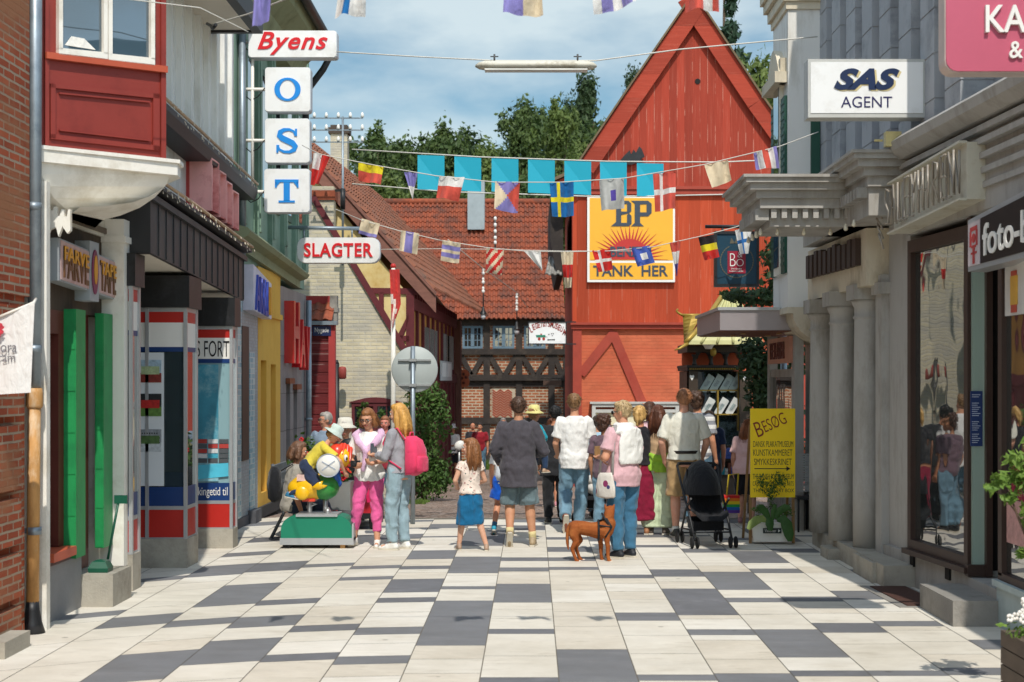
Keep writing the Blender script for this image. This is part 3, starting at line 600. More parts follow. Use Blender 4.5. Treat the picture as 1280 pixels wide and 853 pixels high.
# container ship poster in the third pillar
b = MB(); b.box((-4.12, 18.118, .80), (-3.74, 18.128, 2.19)); so_ = b.build('ship_poster', mat('sea haze print', '3f8aa0', .5, .35, 1.8, dirt='a9c9cc', dirt_s=1.6), h)
b = MB(); b.prism([(-4.12, 18.112, .98), (-3.62, 18.112, 1.02), (-3.62, 18.112, .86), (-4.03, 18.112, .82), (-4.12, 18.112, .85)], (0, .005, 0)); b.build('ship_hull', mat('hull blue', '4fb6cf', .5), so_)
b = MB(); rg = random.Random(5)
for c in range(4):
    for r_ in range(5 if c else 4):
        x, z = -4.115+c*.128, 1.02+r_*.058; b.box((x, 18.112, z), (x+.115, 18.117, z+.05), rg.choice([0, 1, 2, 3, 0]))
b.build('containers', [mat('container grey', '4b4f53', .6), mat('container red', 'a83a34', .6), mat('container blue', '3f9db4', .6), mat('container white', 'c4c7c8', .6)], so_)
# recessed shop windows behind the pillars
b = MB(); b.box((-4.42, 14.75, .3), (-4.36, 16.2, 3.0)); b.box((-4.42, 16.8, .3), (-4.36, 18.1, 2.95)); b.box((-4.42, 18.45, .3), (-4.36, 20.2, 2.8)); b.build('shop_window', GLASS, h)
# string of lights on the two black edges
def lights(name, pts, lab, n, wall_drop=.05):
    h2 = thing(name, lab, 'string lights', tuple(pts[0]), group='strings of lights on the black shop')
    b = MB(); b.tube(pts, .018, 6); b.build('cable', mat('pale cable', 'b79a7c', .6, .2, 10), h2)
    b = MB(); rg = random.Random(len(lab))
    for i in range(n):
        t_ = i/n*(len(pts)-1); k = int(t_); p = V(pts[k]).lerp(V(pts[k+1]), t_-k)+V((rg.uniform(-.01, .06), rg.uniform(-.03, .03), rg.uniform(-.09, -.01)))
        b.cap(p, p+V((.005, 0, -.02)), .004, .006, 5)
    o = b.build('bulbs', mat('bulb glass', 'd8cdb8', .2), h2); o['kind'] = 'stuff'
lights('string_lights', [(-3.58, 14.45, 3.93), (-3.54, 15.5, 3.87), (-3.54, 17, 3.80), (-3.54, 19.27, 3.69)], 'string of small lamps along the top edge of the black canopy', 60)
lights('string_lights', [(-3.70, 14.75, 4.87), (-3.69, 17, 4.78), (-3.69, 20.45, 4.64)], 'string of small lamps along the higher black ledge above the pink sign', 60)
# pink channel sign with neon tubes
PINK = mat('faded pink metal', 'eeaaa5', .5, .08, 3, dirt='b9615f', dirt_s=2); PINKD = mat('red tray', 'b5423f', .5, .1, 3)
NEON = mat('neon tube', 'd9d6cd', .2, .03, spec=.7)
h = thing('pink_neon_sign', 'faded pink box sign with letters of glass tube under the black ledge', 'sign', (-3.95, 17.5, 3.9))
letters = [(17.66, 18.08, 'I'), (18.12, 18.5, 'O'), (18.54, 18.88, 'E'), (18.92, 19.3, 'U')]
for y0, y1, ch in letters:
    z0, z1 = 3.98-.06*(y0-17.6), 4.60-.17*(y0-17.6)
    b = MB(); b.box((-4.02, y0, z0), (-3.98, y1, z1), 1); t = .018
    b.box((-3.98, y0, z0), (-3.72, y0+t, z1)); b.box((-3.98, y1-t, z0), (-3.72, y1, z1)); b.box((-3.98, y0+t, z0), (-3.72, y1-t, z0+t), 1); b.box((-3.98, y0+t, z1-t), (-3.72, y1-t, z1))
    b.box((-3.98, y0+t, z0+t), (-3.86, y1-t, z1-t))
    if ch == 'I': b.box((-3.86, y0+.2, z0+t), (-3.76, y0+.24, z1-t))
    b.build('letter_tray', [PINK, PINKD], h)
    b = MB(); ym, zm = (y0+y1)/2, (z0+z1)/2; X = -3.80
    for k in (.14, .09):
        if ch == 'O': b.tube([(X, ym+k*math.cos(a), zm+(k+.07)*math.sin(a)) for a in [2*math.pi*i/16 for i in range(17)]], .014, 6)
        elif ch == 'E': b.tube([(X, y1-.1, z1-.1-k*.3), (X, y0+k*.5, z1-.1-k*.3), (X, y0+k*.5, z0+.1+k*.3), (X, y1-.1, z0+.1+k*.3)], .012, 6); b.tube([(X, y0+.1, zm+k-.18), (X, y1-.15, zm+k-.18)], .012, 6)
        elif ch == 'U': b.tube([(X, ym-k, z1-.08)]+[(X, ym-k*math.cos(a), z0+.26-k*math.sin(a)) for a in [math.pi*i/8 for i in range(9)]]+[(X, ym+k, z1-.08)], .012, 6)
        else: b.tube([(X, ym-k+.08, z1-.06), (X, ym-k+.08, z0+.06)], .014, 6)
    b.build('neon_tube', NEON, h)
h = thing('vent_plates', 'two small dark louvred plates on the white wall beside the pink sign', 'vent', (-4.0, 19.5, 3.9))
for i in range(2):
    b = MB(); y = 19.32+i*.38
    for q in range(5): b.box((-4.02, y+q*.06, 3.72-.05*i), (-3.93, y+q*.06+.035, 4.12-.05*i))
    b.box((-4.02, y, 3.74-.05*i), (-3.95, y+.3, 4.1-.05*i)); b.build('louvre', BLACK, h)
b = MB()
for q in range(7): b.box((-4.02, 14.95+q*.07, 4.50), (-3.9, 14.985+q*.07, 4.8))
b.box((-4.02, 14.95, 4.5), (-3.94, 15.42, 4.78)); b.build('vent_plate', BLACK, label='black ribbed vent plate on the white wall right of the red bay', category='vent')

# ================================================================== LEFT: green house with mosaic, yellow and grey shop fronts
GRN = mat('sage green boards', '7f9a88', .7, .07, 2, dirt='5f7b6b', dirt_s=1.4, bump=.05); GRN_D = mat('dark sage', '4e6a5c', .7, .08, 2)
OLIVE = mat('olive cornice', '8b9170', .7, .10, 2, dirt='6c6f4f', dirt_s=2)
YELL = mat('yellow render', 'dcae4c', .8, .05, 2, dirt='c98f2c', dirt_s=.8, bump=.08)
GREYT = mat_brick('grey tile', '9a9a9a', '8a8a8c', '6f6f70', .45, .6, .006, rough=.5)
m, nt, bs = base('mosaic', .4, 0, .5); t = N(nt, 'ShaderNodeUVMap'); t.uv_map = 'UVMap'; L = nt.links.new
br = N(nt, 'ShaderNodeTexBrick'); br.offset = 0; br.inputs['Scale'].default_value = 1; br.inputs['Brick Width'].default_value = .045; br.inputs['Row Height'].default_value = .045; br.inputs['Mortar Size'].default_value = .004
br.inputs['Color1'].default_value = (*hexc('9fb0b8'), 1); br.inputs['Color2'].default_value = (*hexc('7f96a2'), 1); br.inputs['Mortar'].default_value = (*hexc('8a8f90'), 1); L(t.outputs[0], br.inputs['Vector']); L(br.outputs['Color'], bs.inputs['Base Color']); MOS = m
m, nt, bs = base('turquoise mosaic', .3, 0, .6); t = N(nt, 'ShaderNodeUVMap'); t.uv_map = 'UVMap'; L = nt.links.new
br = N(nt, 'ShaderNodeTexBrick'); br.offset = 0; br.inputs['Scale'].default_value = 1; br.inputs['Brick Width'].default_value = .1; br.inputs['Row Height'].default_value = .075; br.inputs['Mortar Size'].default_value = .006
br.inputs['Color1'].default_value = (*hexc('1f93b0'), 1); br.inputs['Color2'].default_value = (*hexc('b9d4d6'), 1); br.inputs['Mortar'].default_value = (*hexc('c9cfcf'), 1); L(t.outputs[0], br.inputs['Vector']); L(br.outputs['Color'], bs.inputs['Base Color']); TURQ = m
SHUT = mat('white shutter', 'd9d4c4', .6, .06, 3)
h = thing('green_house', 'sage green boarded house above yellow and grey tiled shop fronts', 'house', (-4, 23.5, 0))
b = MB(); b.box((-9, 20.46, 3.6), (-4.0, 26.7, 9)); b.box((-9, 20.3, 0), (-4.3, 26.7, 3.6)); b.build('wall', GRN, h)
b = MB(); y = 20.7
for i in range(6): b.box((-4.0, y, 3.9), (-3.93, y+.30, 9)); b.box((-3.93, y+.08, 4.15), (-3.91, y+.22, 8.8)); y += 1.15
b.build('pilaster', GRN, h)
for i in range(5):
    y = 21.1+i*1.15; b = MB(); b.box((-4.04, y, 4.6), (-3.97, y+.62, 6.6)); fo = b.build('window', GRN_D, h)
    b = MB(); b.box((-3.99, y+.08, 4.7), (-3.962, y+.54, 6.5)); b.build('pane', GLASS, fo)
b = MB(); b.loft([[V((-4.05, y, z-.22)), V((-3.92, y, z-.22)), V((-3.92, y, z-.1)), V((-3.80, y, z-.06)), V((-3.76, y, z)), V((-3.8, y, z+.05)), V((-4.05, y, z+.12))] for y, z in ((20.32, 4.0), (25.7, 3.78))], 0, False); b.build('cornice', OLIVE, h)
b = MB(); b.loft([[V((-4.05, y, 6.9)), V((-3.8, y, 6.95)), V((-3.7, y, 7.2)), V((-3.45, y, 7.42)), V((-3.40, y, 7.6)), V((-4.05, y, 7.65))] for y in (20.3, 25.0)], 0, False); b.build('roof_soffit', OLIVE, h)
b = MB(); b.tube([(-3.33, 20.2, 7.62), (-3.33, 25.1, 7.56)], .075, 10); b.tube([(-3.34, 24.9, 7.55), (-3.34, 24.9, 7.25), (-3.42, 24.9, 7.1), (-3.66, 24.95, 6.8), (-3.72, 25, 6.6), (-3.74, 25, 5.4)], .055, 10); b.build('gutter', FASC2, h)
b = MB(); b.tube([(-3.93, 20.62, 3.7), (-3.93, 20.62, 6.9)], .05, 10); b.build('rain_pipe', ZINC, h)
b = MB(); b.box((-4.3, 20.3, .12), (-3.97, 22.0, 3.35)); b.build('mosaic_wall', MOS, h)
b = MB()
for y0, y1 in ((20.36, 20.73), (21.36, 21.74)):
    b.box((-3.98, y0, .12), (-3.962, y1, 2.4 if y0 > 21 else 3.1))
b.build('turquoise_strip', TURQ, h)
b = MB(); b.box((-4.0, 20.75, .9), (-3.955, 21.25, 2.75)); b.build('slot_window', BLACK, h)
b = MB(); b.box((-4.25, 20.3, 0), (-3.95, 21.2, .13)); b.box((-4.25, 21.25, 0), (-3.86, 21.7, .18)); b.build('mosaic_plinth', mat('dark plinth', '55565a', .8), h)
def wall_holes(b, x, y0, y1, z0, z1, holes, depth):
    """wall facing the street with real window openings"""
    ys = y0
    for a, c, lo, hi in holes:
        b.box((x-depth, ys, z0), (x, a, z1)); b.box((x-depth, a, z0), (x, c, lo)); b.box((x-depth, a, hi), (x, c, z1)); ys = c
    b.box((x-depth, ys, z0), (x, y1, z1))
b = MB(); wall_holes(b, -3.97, 22.02, 23.98, .0, 3.66, [(22.25, 22.72, .35, 2.3), (23.1, 23.55, .35, 2.25)], .28); b.build('yellow_wall', YELL, h)
b = MB(); b.box((-4.0, 22.02, 2.95), (-3.93, 23.98, 3.03)); b.build('yellow_ledge', YELL, h)
for y0, y1 in ((22.25, 22.72), (23.1, 23.55)):
    b = MB(); b.box((-4.25, y0, .35), (-4.2, y1, 2.3)); fo = b.build('shop_window', mat('orange brown frame', 'a8622f', .6, .1), h)
    b = MB()
    for q in range(10): b.box((-4.2, y0+.02, 1.72+q*.055), (-4.165, y1-.02, 1.755+q*.055))
    b.build('shutter', SHUT, fo)
b = MB(); b.box((-4.2, 22.02, 0), (-3.93, 23.98, .16)); b.build('yellow_plinth', mat('plinth black', '3a3a3a', .8), h)
b = MB(); wall_holes(b, -3.97, 23.99, 26.7, .0, 3.5, [(24.55, 24.95, .3, 1.95), (25.3, 25.7, .3, 1.85)], .26); b.build('grey_tile_wall', GREYT, h)
for y0, y1, zt_ in ((24.55, 24.95, 1.95), (25.3, 25.7, 1.85)):
    b = MB(); b.box((-4.25, y0, .3), (-4.1, y1, zt_)); b.box((-4.0, y0-.06, zt_), (-3.9, y1+.06, zt_+.09)); b.build('shop_window', mat('copper brown frame', '7a4327', .5, .1), h)
b = MB(); b.tube([(-3.90, 26.55, 3.4), (-3.90, 26.55, .1)], .05, 10); b.tube([(-3.90, 26.55, 1.35), (-3.90, 26.55, 1.30)], .065, 10); b.build('grey_pipe', ZINC, h)
h = thing('blue_letter_sign', 'lilac white sign with narrow blue and yellow letters on the mosaic wall', 'sign', (-3.9, 21.4, 3.1))
b = MB(); b.prism([(-3.97, 20.9, 2.62+.35), (-3.97, 22.35, 2.9), (-3.97, 22.35, 3.42), (-3.97, 20.9, 3.6)], (.14, 0, 0)); b.build('box', mat('lilac white', 'cfccda', .5), h)
text('AKILI', (-3.83, 21.0, 2.98), (0, 1, -.06), (0, 0, 1), .95, .5, mat('letter blue', '3a4fa8', .4), h, .03); text('I', (-3.83, 22.1, 2.96), (0, 1, -.05), (0, 0, 1), .1, .4, MATS['sign yellow'], h, .03)
h = thing('red_letter_sign', 'tall glossy red raised letters on the grey tiled wall', 'sign', (-3.97, 25.2, 2.5))
RL = mat('glossy red letters', 'c2272b', .25, .08, 4, spec=.7)
for ch, y0, y1, z0, z1 in (('H', 24.35, 24.98, 2.28, 3.28), ('A', 25.1, 25.6, 2.22, 3.02), ('V', 25.7, 26.15, 2.18, 2.92)):
    text(ch, (-3.97, y0, z0), (0, 1, 0), (0, 0, 1), y1-y0, z1-z0, RL, h, .16, bold=.03, name='letter')
# ---- projecting signs of the green house
BX = mat('light box white', 'e6e6e4', .35, .02, 2, spec=.5, dirt='d2d0ca', dirt_s=2.5); BXS = mat('light box side', 'c3c7cc', .4, .04, 3)
OBL = mat('sign sky blue', '1d86d6', .4, .03); ORD = mat('sign bright red', 'cf1a24', .4, .03)
def lightbox(px0, py0, px1, py1, Y, dep, name, lab, cat='sign', group=None, rad=.04):
    a, c = at(px0, py1, Y), at(px1, py0, Y)
    h = thing(name, lab, cat, ((a.x+c.x)/2, Y+dep/2, a.z), group=group)
    r_ = rad; pts = []
    for cx, cz, a0 in ((c.x-r_, c.z-r_, 0), (a.x+r_, c.z-r_, 90), (a.x+r_, a.z+r_, 180), (c.x-r_, a.z+r_, 270)):
        for q in range(5): an = math.radians(a0+q*22.5); pts.append((cx+r_*math.cos(an), Y, cz+r_*math.sin(an)))
    b = MB(); b.prism([V(p)+V((0, .02, 0)) for p in pts], (0, dep-.02, 0)); b.build('box', BXS, h)
    mx, mz = (a.x+c.x)/2, (a.z+c.z)/2
    b = MB(); b.prism([V((mx+(p[0]-mx)*.985, Y, mz+(p[2]-mz)*.975)) for p in pts], (0, .022, 0)); b.build('face', BX, h)
    return h, a, c
def stroke(b, pts, ws, Y, dep):
    """flat stroke along (x,z) points with widths, raised towards the camera"""
    P = [V((p[0], 0, p[1])) for p in pts]; Lf, Rt = [], []
    for i, p in enumerate(P):
        t_ = (P[min(i+1, len(P)-1)]-P[max(i-1, 0)]).normalized(); n_ = V((-t_.z, 0, t_.x))
        Lf.append(p+n_*ws[i]/2); Rt.append(p-n_*ws[i]/2)
    for i in range(len(P)-1):
        q = [Lf[i], Lf[i+1], Rt[i+1], Rt[i]]; b.prism([V((v.x, Y, v.z)) for v in q], (0, -dep, 0))
GR = 'letter boxes of the vertical cheese sign'
YS = 20.6
h, a, c = lightbox(331, 84, 388, 140, YS, .2, 'letter_box_sign', 'square white sign box with a blue letter O, highest of three', group=GR)
mx, mz = (a.x+c.x)/2+.0, (a.z+c.z)/2
b = MB(); n_ = 32; o_ = []; i_ = []
for q in range(n_):
    an = 2*math.pi*q/n_; o_.append(V((mx+.178*math.cos(an), YS, mz+.158*math.sin(an)))); i_.append(V((mx+.105*math.cos(an), YS, mz+.128*math.sin(an))))
for q in range(n_): b.prism([o_[q], o_[(q+1) % n_], i_[(q+1) % n_], i_[q]], (0, -.012, 0))
b.build('letter', OBL, h)
h, a, c = lightbox(331, 148, 387, 204, YS, .2, 'letter_box_sign', 'square white sign box with a blue letter S, middle of three', group=GR)
mx, mz = (a.x+c.x)/2, (a.z+c.z)/2
b = MB(); S = [(.10, .085), (.085, .125), (.03, .150), (-.04, .145), (-.09, .115), (-.098, .07), (-.06, .03), (.0, .0), (.07, -.035), (.105, -.08), (.09, -.125), (.03, -.155), (-.04, -.152), (-.10, -.12), (-.115, -.075)]
stroke(b, [(mx+x*1.05, mz+z) for x, z in S], [.02, .03, .035, .05, .065, .078, .08, .08, .08, .075, .06, .042, .035, .03, .02], YS, .012)
b.prism([(mx+.135, YS, mz+.16), (mx+.11, YS, mz+.16), (mx+.095, YS, mz+.06), (mx+.135, YS, mz+.06)], (0, -.014, 0)); b.prism([(mx-.145, YS, mz-.165), (mx-.12, YS, mz-.165), (mx-.105, YS, mz-.06), (mx-.145, YS, mz-.06)], (0, -.014, 0)); b.build('letter', OBL, h)
h, a, c = lightbox(330, 211, 387, 266, YS, .2, 'letter_box_sign', 'square white sign box with a blue letter T, lowest of three', group=GR)
mx, mz = (a.x+c.x)/2, (a.z+c.z)/2
b = MB()
for x0, x1, z0, z1 in ((-.042, .042, -.14, .11), (-.16, .16, .112, .15), (-.11, .11, -.162, -.135), (-.16, -.135, .04, .115), (.135, .16, .04, .115)): b.box((mx+x0, YS-.012, mz+z0), (mx+x1, YS, mz+z1))
b.prism([(mx-.16, YS, mz+.113), (mx-.09, YS, mz+.113), (mx-.135, YS, mz+.06)], (0, -.012, 0)); b.prism([(mx+.16, YS, mz+.113), (mx+.09, YS, mz+.113), (mx+.135, YS, mz+.06)], (0, -.012, 0)); b.build('letter', OBL, h)
h, a, c = lightbox(310, 38, 421, 72, YS, .22, 'word_box_sign', 'long white sign box with the red slanted word Byens')
p = at(322, 66, YS)
text('Byens', (p.x, YS, p.z-.03), (1, 0, 0), (0, 0, 1), .95, .31, ORD, h, .012, bold=.018, shear=.35, space=1.12)
fr = thing('sign_frame', 'white pipe frame that carries the cheese sign boxes on the green wall', 'bracket', (-3.9, 20.7, 4.5))
b = MB(); x_ = at(314, 0, YS).x
b.tube([(x_, 20.7, 4.5), (x_, 20.7, 6.6)], .022, 8)
for py in (53, 112, 176, 240): q = at(330, py, 20.7); b.tube([(-3.97, 20.7, q.z), (q.x+.1, 20.7, q.z)], .024, 8)
b.build('frame', WHITE, fr)
for py in (50, 110, 175, 238):
    q = at(331, py, 20.65); b = MB(); b.tube([q, q+V((-.1, .02, -.12)), q+V((-.2, .05, -.16)), q+V((-.32, .1, -.06))], .008, 5); b.build('cable', BLACK, fr)
# butcher sign on its pipe
h, a, c = lightbox(371, 297, 475, 329, 24.3, .16, 'butcher_sign', 'long white rounded sign with red raised word SLAGTER', rad=.13)
p = at(380, 321.5, 24.3); text('SLAGTER', (p.x, 24.3, p.z), (1, 0, 0), (0, 0, 1), 86*24.3/F, 17.5*24.3/F, ORD, h, .02, bold=.022, space=1.08)
b = MB(); p = at(450, 286, 24.4); b.tube([(-3.97, 24.4, p.z+.02), p], .03, 8); q = at(380, 292, 24.4); b.tube([(q.x, 24.4, p.z), (q.x, 24.4, p.z-.15)], .014, 6); q = at(440, 292, 24.4); b.tube([(q.x, 24.4, p.z), (q.x, 24.4, p.z-.15)], .014, 6); b.build('bracket', ZINC, h)

# ================================================================== LEFT, further: red plank shed, yellow brick house, timber house
TILE_R = mat('red clay tile', '8d482f', .85, .3, 7, dirt='5a3c33', dirt_s=2.2, dirt_lo=.44, dirt_hi=.66, bump=.15)
TILE_O = mat('brown clay tile', '7f4f3a', .85, .3, 7, dirt='574a42', dirt_s=2.4, bump=.15)
def pantiles(b, p00, p10, p01, p11, nu, nv, amp=.05, m=0, rnd=None):
    """roof of curved tiles: p00->p10 along the eave, p00->p01 up the slope"""
    p00, p10, p01, p11 = map(V, (p00, p10, p01, p11)); n = (p10-p00).cross(p01-p00).normalized()
    if n.z < 0: n = -n
    prof = [0, .75, 1.0, .75, .1, -.1]; rng = random.Random(4); K = len(prof)
    for j in range(nv):
        for i in range(nu):
            sag = rng.uniform(-.2, .2)*amp; vs = []
            for e, lift in ((0, .55), (1.0, 0)):
                v_ = (j+e)/nv
                for q in range(K+1):
                    u = (i+q/K)/nu; pt = (p00.lerp(p10, u)).lerp(p01.lerp(p11, u), v_)
                    vs.append(pt+n*(amp*(prof[q % K]+lift)+sag*(1-e)))
            fs = [(q, q+1, K+2+q, K+1+q) for q in range(K)]
            low = [vs[q]-n*amp*.8 for q in range(K+1)]; o = len(vs); vs += low; fs += [(o+q, o+q+1, q+1, q) for q in range(K)]
            b.add(vs, fs, m, False)
PLK = mat_planks('dark red planks', '6e2a2c', 'a98c86', .19, 'Y', worn=.5, gap=.07)
DRED = mat('timber red', '5f2328', .75, .12, 4, dirt='47191e', bump=.15); BRED = mat('post red', 'a53a38', .7, .1, 4)
h = thing('plank_shed', 'low shed of dark red horizontal planks with street name plate', 'shed', (-3.8, 27.5, gz(27.3)))
Y = 27.3; a, c = at(384, 530, Y), at(412, 296, Y)
b = MB(); zt_ = at(0, 408, Y).z; xl, xr = at(378, 0, Y).x, at(411, 0, Y).x; z = gz(Y)-.1
while z < zt_: b.obox((xl, Y, z), (xr-xl, 0, 0), (0, .04, 0), (0, -.018, .175)); b.box((xl, Y+.02, z), (xr, Y+.3, z+.19)); z += .19
b.build('plank_wall', PLK, h)
b = MB(); b.box((xr, Y-.04, gz(Y)-.1), (at(419, 0, Y).x, Y+.12, zt_+.02)); b.build('corner_post', BRED, h)
b = MB(); b.box((xl, Y-.12, zt_+.02), (at(422, 0, Y).x, Y+.1, zt_+.09)); b.build('gutter', ZINC, h)
z1 = at(0, 380, Y).z; b = MB(); pantiles(b, (xl, Y-.1, zt_+.1), (at(416, 0, Y).x, Y-.1, zt_+.1), (xl, Y+.35, z1+.05), (at(416, 0, Y).x, Y+.35, z1+.05), 3, 2, .03); b.build('roof', TILE_R, h)
b = MB(); b.box((xl, Y+.3, z1), (at(415, 0, Y).x, Y+.5, z1+.16), 0); b.build('roof_board', BRED, h)
b = MB(); p = at(413, 392, Y+.3); q = at(422, 370, Y+.3); b.box((p.x, Y+.2, p.z-.2), (q.x, Y+.4, q.z)); b.box((p.x-.02, Y+.18, p.z+.02), (q.x+.02, Y+.42, p.z+.1)); b.build('vent_post', CONC_D, h)
ENB = mat('enamel blue', '1d2a55', .3, spec=.6)
p, q = at(391, 420, Y-.02), at(414, 408, Y-.02); b = MB(); b.box((p.x, Y-.05, p.z), (q.x, Y-.03, q.z)); o = b.build('street_name_plate', ENB, label='blue enamel street plate with white word Nygade on red planks', category='street sign')
text('Nygade', (p.x+.04, Y-.05, p.z+.035), (1, 0, 0), (0, 0, 1), q.x-p.x-.08, q.z-p.z-.06, SWHITE, o, .004)
YBR = mat_brick('yellow grey brick', 'dccfae', 'c9bea4', 'cdc5b2', .24, .075, .012, patch='a8a398')
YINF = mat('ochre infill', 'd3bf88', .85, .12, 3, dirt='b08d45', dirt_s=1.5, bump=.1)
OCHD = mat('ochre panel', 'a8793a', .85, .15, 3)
h = thing('yellow_brick_house', 'weathered yellow brick gable with a red arched window and chimney', 'house', (-4, 30.8, gz(30.6)))
Y = 30.6; G = lambda x, y, dy=0: at(x, y, Y+dy)
b = MB(); zb_ = gz(Y)-.2
b.prism([V((-8, Y, zb_)), V((G(509, 0).x, Y, zb_)), G(509, 443), G(393, 250), V((-5.2, Y, G(0, 225).z)), V((-8, Y, 3.5))], (0, .35, 0)); b.build('gable_wall', YBR, h)
b = MB(); b.bar(G(391, 246, -.03), G(511, 446, -.03), .12, .05, (0, -1, 0)); b.build('gable_coping', DRED, h)
b = MB(); b.box((G(392, 0).x, Y+.02, 3.0), (G(417, 0).x, Y+.36, G(0, 248).z)); b.box((G(387, 0).x, Y-.02, G(0, 250).z), (G(419, 0).x, Y+.4, G(0, 238).z), 1); b.box((G(390, 0).x, Y+.0, G(0, 238).z), (G(417, 0).x, Y+.38, G(0, 233).z))
b.build('chimney', [YBR, TILE_R], h)
def arch_window(h):
    x0, x1, z0, z1 = G(440, 0).x, G(499, 0).x, .35, G(0, 503).z; f = MB(); t = .06; yy = Y-.06
    f.box((x0, yy, z0), (x0+t, Y, z1)); f.box((x1-t, yy, z0), (x1, Y, z1)); f.box((x0+t, yy, z0), (x1-t, Y, z0+t)); f.box((x0+t, yy, z1-t-.02), (x1-t, Y, z1)); xm = (x0+x1)/2
    f.box((xm-.04, yy-.01, z0+t), (xm+.04, Y, z1-t-.02)); zm = z0+(z1-z0)*.55
    for a_, c_ in ((x0+t, xm-.04), (xm+.04, x1-t)): f.box((a_, yy+.01, zm), (c_, Y, zm+.03)); f.box(((a_+c_)/2-.015, yy+.01, z0+t), ((a_+c_)/2+.015, Y, z1-t-.02))
    arc = [V((x0-.05+(x1-x0+.1)*q/10, yy-.02, z1+.10*math.sin(math.pi*q/10))) for q in range(11)]; f.prism(arc+[V((x1+.05, yy-.02, z1-.01)), V((x0-.05, yy-.02, z1-.01))], (0, .07, 0))
    fo = f.build('window', DRED, h); p = MB(); p.box((x0+.02, Y-.02, z0+.02), (x1-.02, Y-.005, z1-.02)); p.build('pane', GLASS, fo)
arch_window(h)
# half timbered house with yellow panels, turned a little
dirv = V((.054, 1, 0)).normalized(); gd = V((1, -.054, 0)).normalized()
TW_ = Wall((-2.52, 31.2), (-2.18, 43.7)); nT = V((TW_.d.y, -TW_.d.x, 0))
h = thing('timber_house', 'dark red half timbered house with ochre panels and a tiled roof', 'house', (-3.5, 37, gz(37)))
E0, E1 = V((-2.02, 31.0, 3.86)), V((-2.02+.054*13.2, 44.2, 3.86)); RW = 3.2; RH = 3.55
R0, R1 = E0-gd*RW+V((0, 0, RH)), E1-gd*RW+V((0, 0, RH)); Wl0 = E0-gd*(2*RW)
b = MB(); g0 = V((-2.52, 31.2, gz(31)-.3)); gl = g0-gd*5.6
inner = [gl, g0, V((g0.x, g0.y, 3.75)), R0+V((.0, .2, -.32))-gd*.0, V((gl.x, gl.y, 3.75))]
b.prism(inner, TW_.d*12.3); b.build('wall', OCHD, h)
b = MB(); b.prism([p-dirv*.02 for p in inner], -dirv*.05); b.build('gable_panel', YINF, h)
GW = Wall((-5, 31.13+.14), (-2.0, 31.13-.02)); ng = V((GW.d.y, -GW.d.x, 0))
b = MB()
for pts in ([(455, 367), (540, 369), (540, 361), (455, 360)], [(474, 366), (480, 366), (480, 425), (474, 420)], [(508, 368), (518, 368), (518, 470), (508, 470)], [(483, 427), (512, 427), (512, 420), (481, 419)], [(495, 424), (503, 424), (511, 402), (511, 392)]):
    quadw(b, pts, .05, GW, ng)
b.build('gable_timber', DRED, h)
b = MB(); pantiles(b, E0, E1, R0, R1, 44, 16, .055); b.build('roof', TILE_O, h)
b = MB(); LE0, LE1 = Wl0, Wl0+(E1-E0); b.add([R0, R1, LE1, LE0], [(0, 1, 2, 3)]); b.build('far_roof', TILE_O, h)
b = MB(); dn = (E0-R0).normalized(); b.obox(R0-dirv*.06+V((0, 0, -.05)), (E0-R0)*1.02, dirv*.05, V((0, 0, -.36))); b.obox(R0-dirv*.1+V((0, 0, .02)), (E0-R0)*1.02, dirv*.12, V((0, 0, -.08))); b.build('barge_board', mat('weathered plank', '7b5347', .8, .2, 5, stretch=(1, 1, 3)), h)
b = MB()
S_ = lambda t_, z: TW_.q(t_, z)
def beam(t0, z0, t1, z1, w_=.2, m=0): b.bar(S_(t0, z0)+nT*.03, S_(t1, z1)+nT*.03, w_, .06, nT, m)
for z in (3.6, 2.05, .75, -.2): beam(0, z+gz(36)*0, 12.4, z, .24)
for i in range(11): beam(.1+i*1.22, -.6, .1+i*1.22, 3.6, .2)
for i in range(22): beam(.5+i*.55, 3.6, .5+i*.55, 3.9, .12)
b.build('timber', DRED, h)
b = MB(); b.prism([S_(0, -.8), S_(12.4, -.8), S_(12.4, 1.95), S_(0, 1.95)], nT*.02); b.build('lower_boards', DRED, h)
for t0, t1 in ((2.7, 5.6), (7.6, 8.6), (9.6, 10.6)):
    b = MB(); b.prism([S_(t0, 2.3), S_(t1, 2.3), S_(t1, 3.2), S_(t0, 3.2)], nT*.05); fo = b.build('window', DARKIN, h)
    b = MB(); k = int((t1-t0)/.45)+1
    for q in range(k+1): tt = t0+(t1-t0)*q/k; b.bar(S_(tt, 2.3)+nT*.06, S_(tt, 3.2)+nT*.06, .05, .03, nT)
    b.build('glazing_bar', mat('grey bars', '8d8a86', .7), fo)
b = MB(); p, q = TW_.p(571, 400), TW_.p(578, 560); b.obox(S_(12.0, -1.0), TW_.d*.5, nT*.16, (0, 0, 4.7)); b.build('end_post', mat('weathered brown post', '6b4b40', .8, .2, 4), h)
b = MB(); p = TW_.p(545, 476)+nT*.1; q = TW_.p(559, 453)+nT*.1; b.obox(p, V((q.x-p.x, q.y-p.y, 0)), nT*.03, (0, 0, q.z-p.z)); o = b.build('notice_board', mat('grey notice', 'b9c0c2', .5, .05), label='pale grey notice board on the dark red timber wall', category='notice board')
b = MB()
for i in range(2): 
    u = V((q.x-p.x, q.y-p.y, 0)); b.obox(p+u*(.1+.45*i)+nT*.03+V((0, 0, .1)), u*.35, nT*.004, (0, 0, (q.z-p.z)*.7))
b.build('notice_sheet', mat('notice sheet', 'dfe4e3', .6), o)
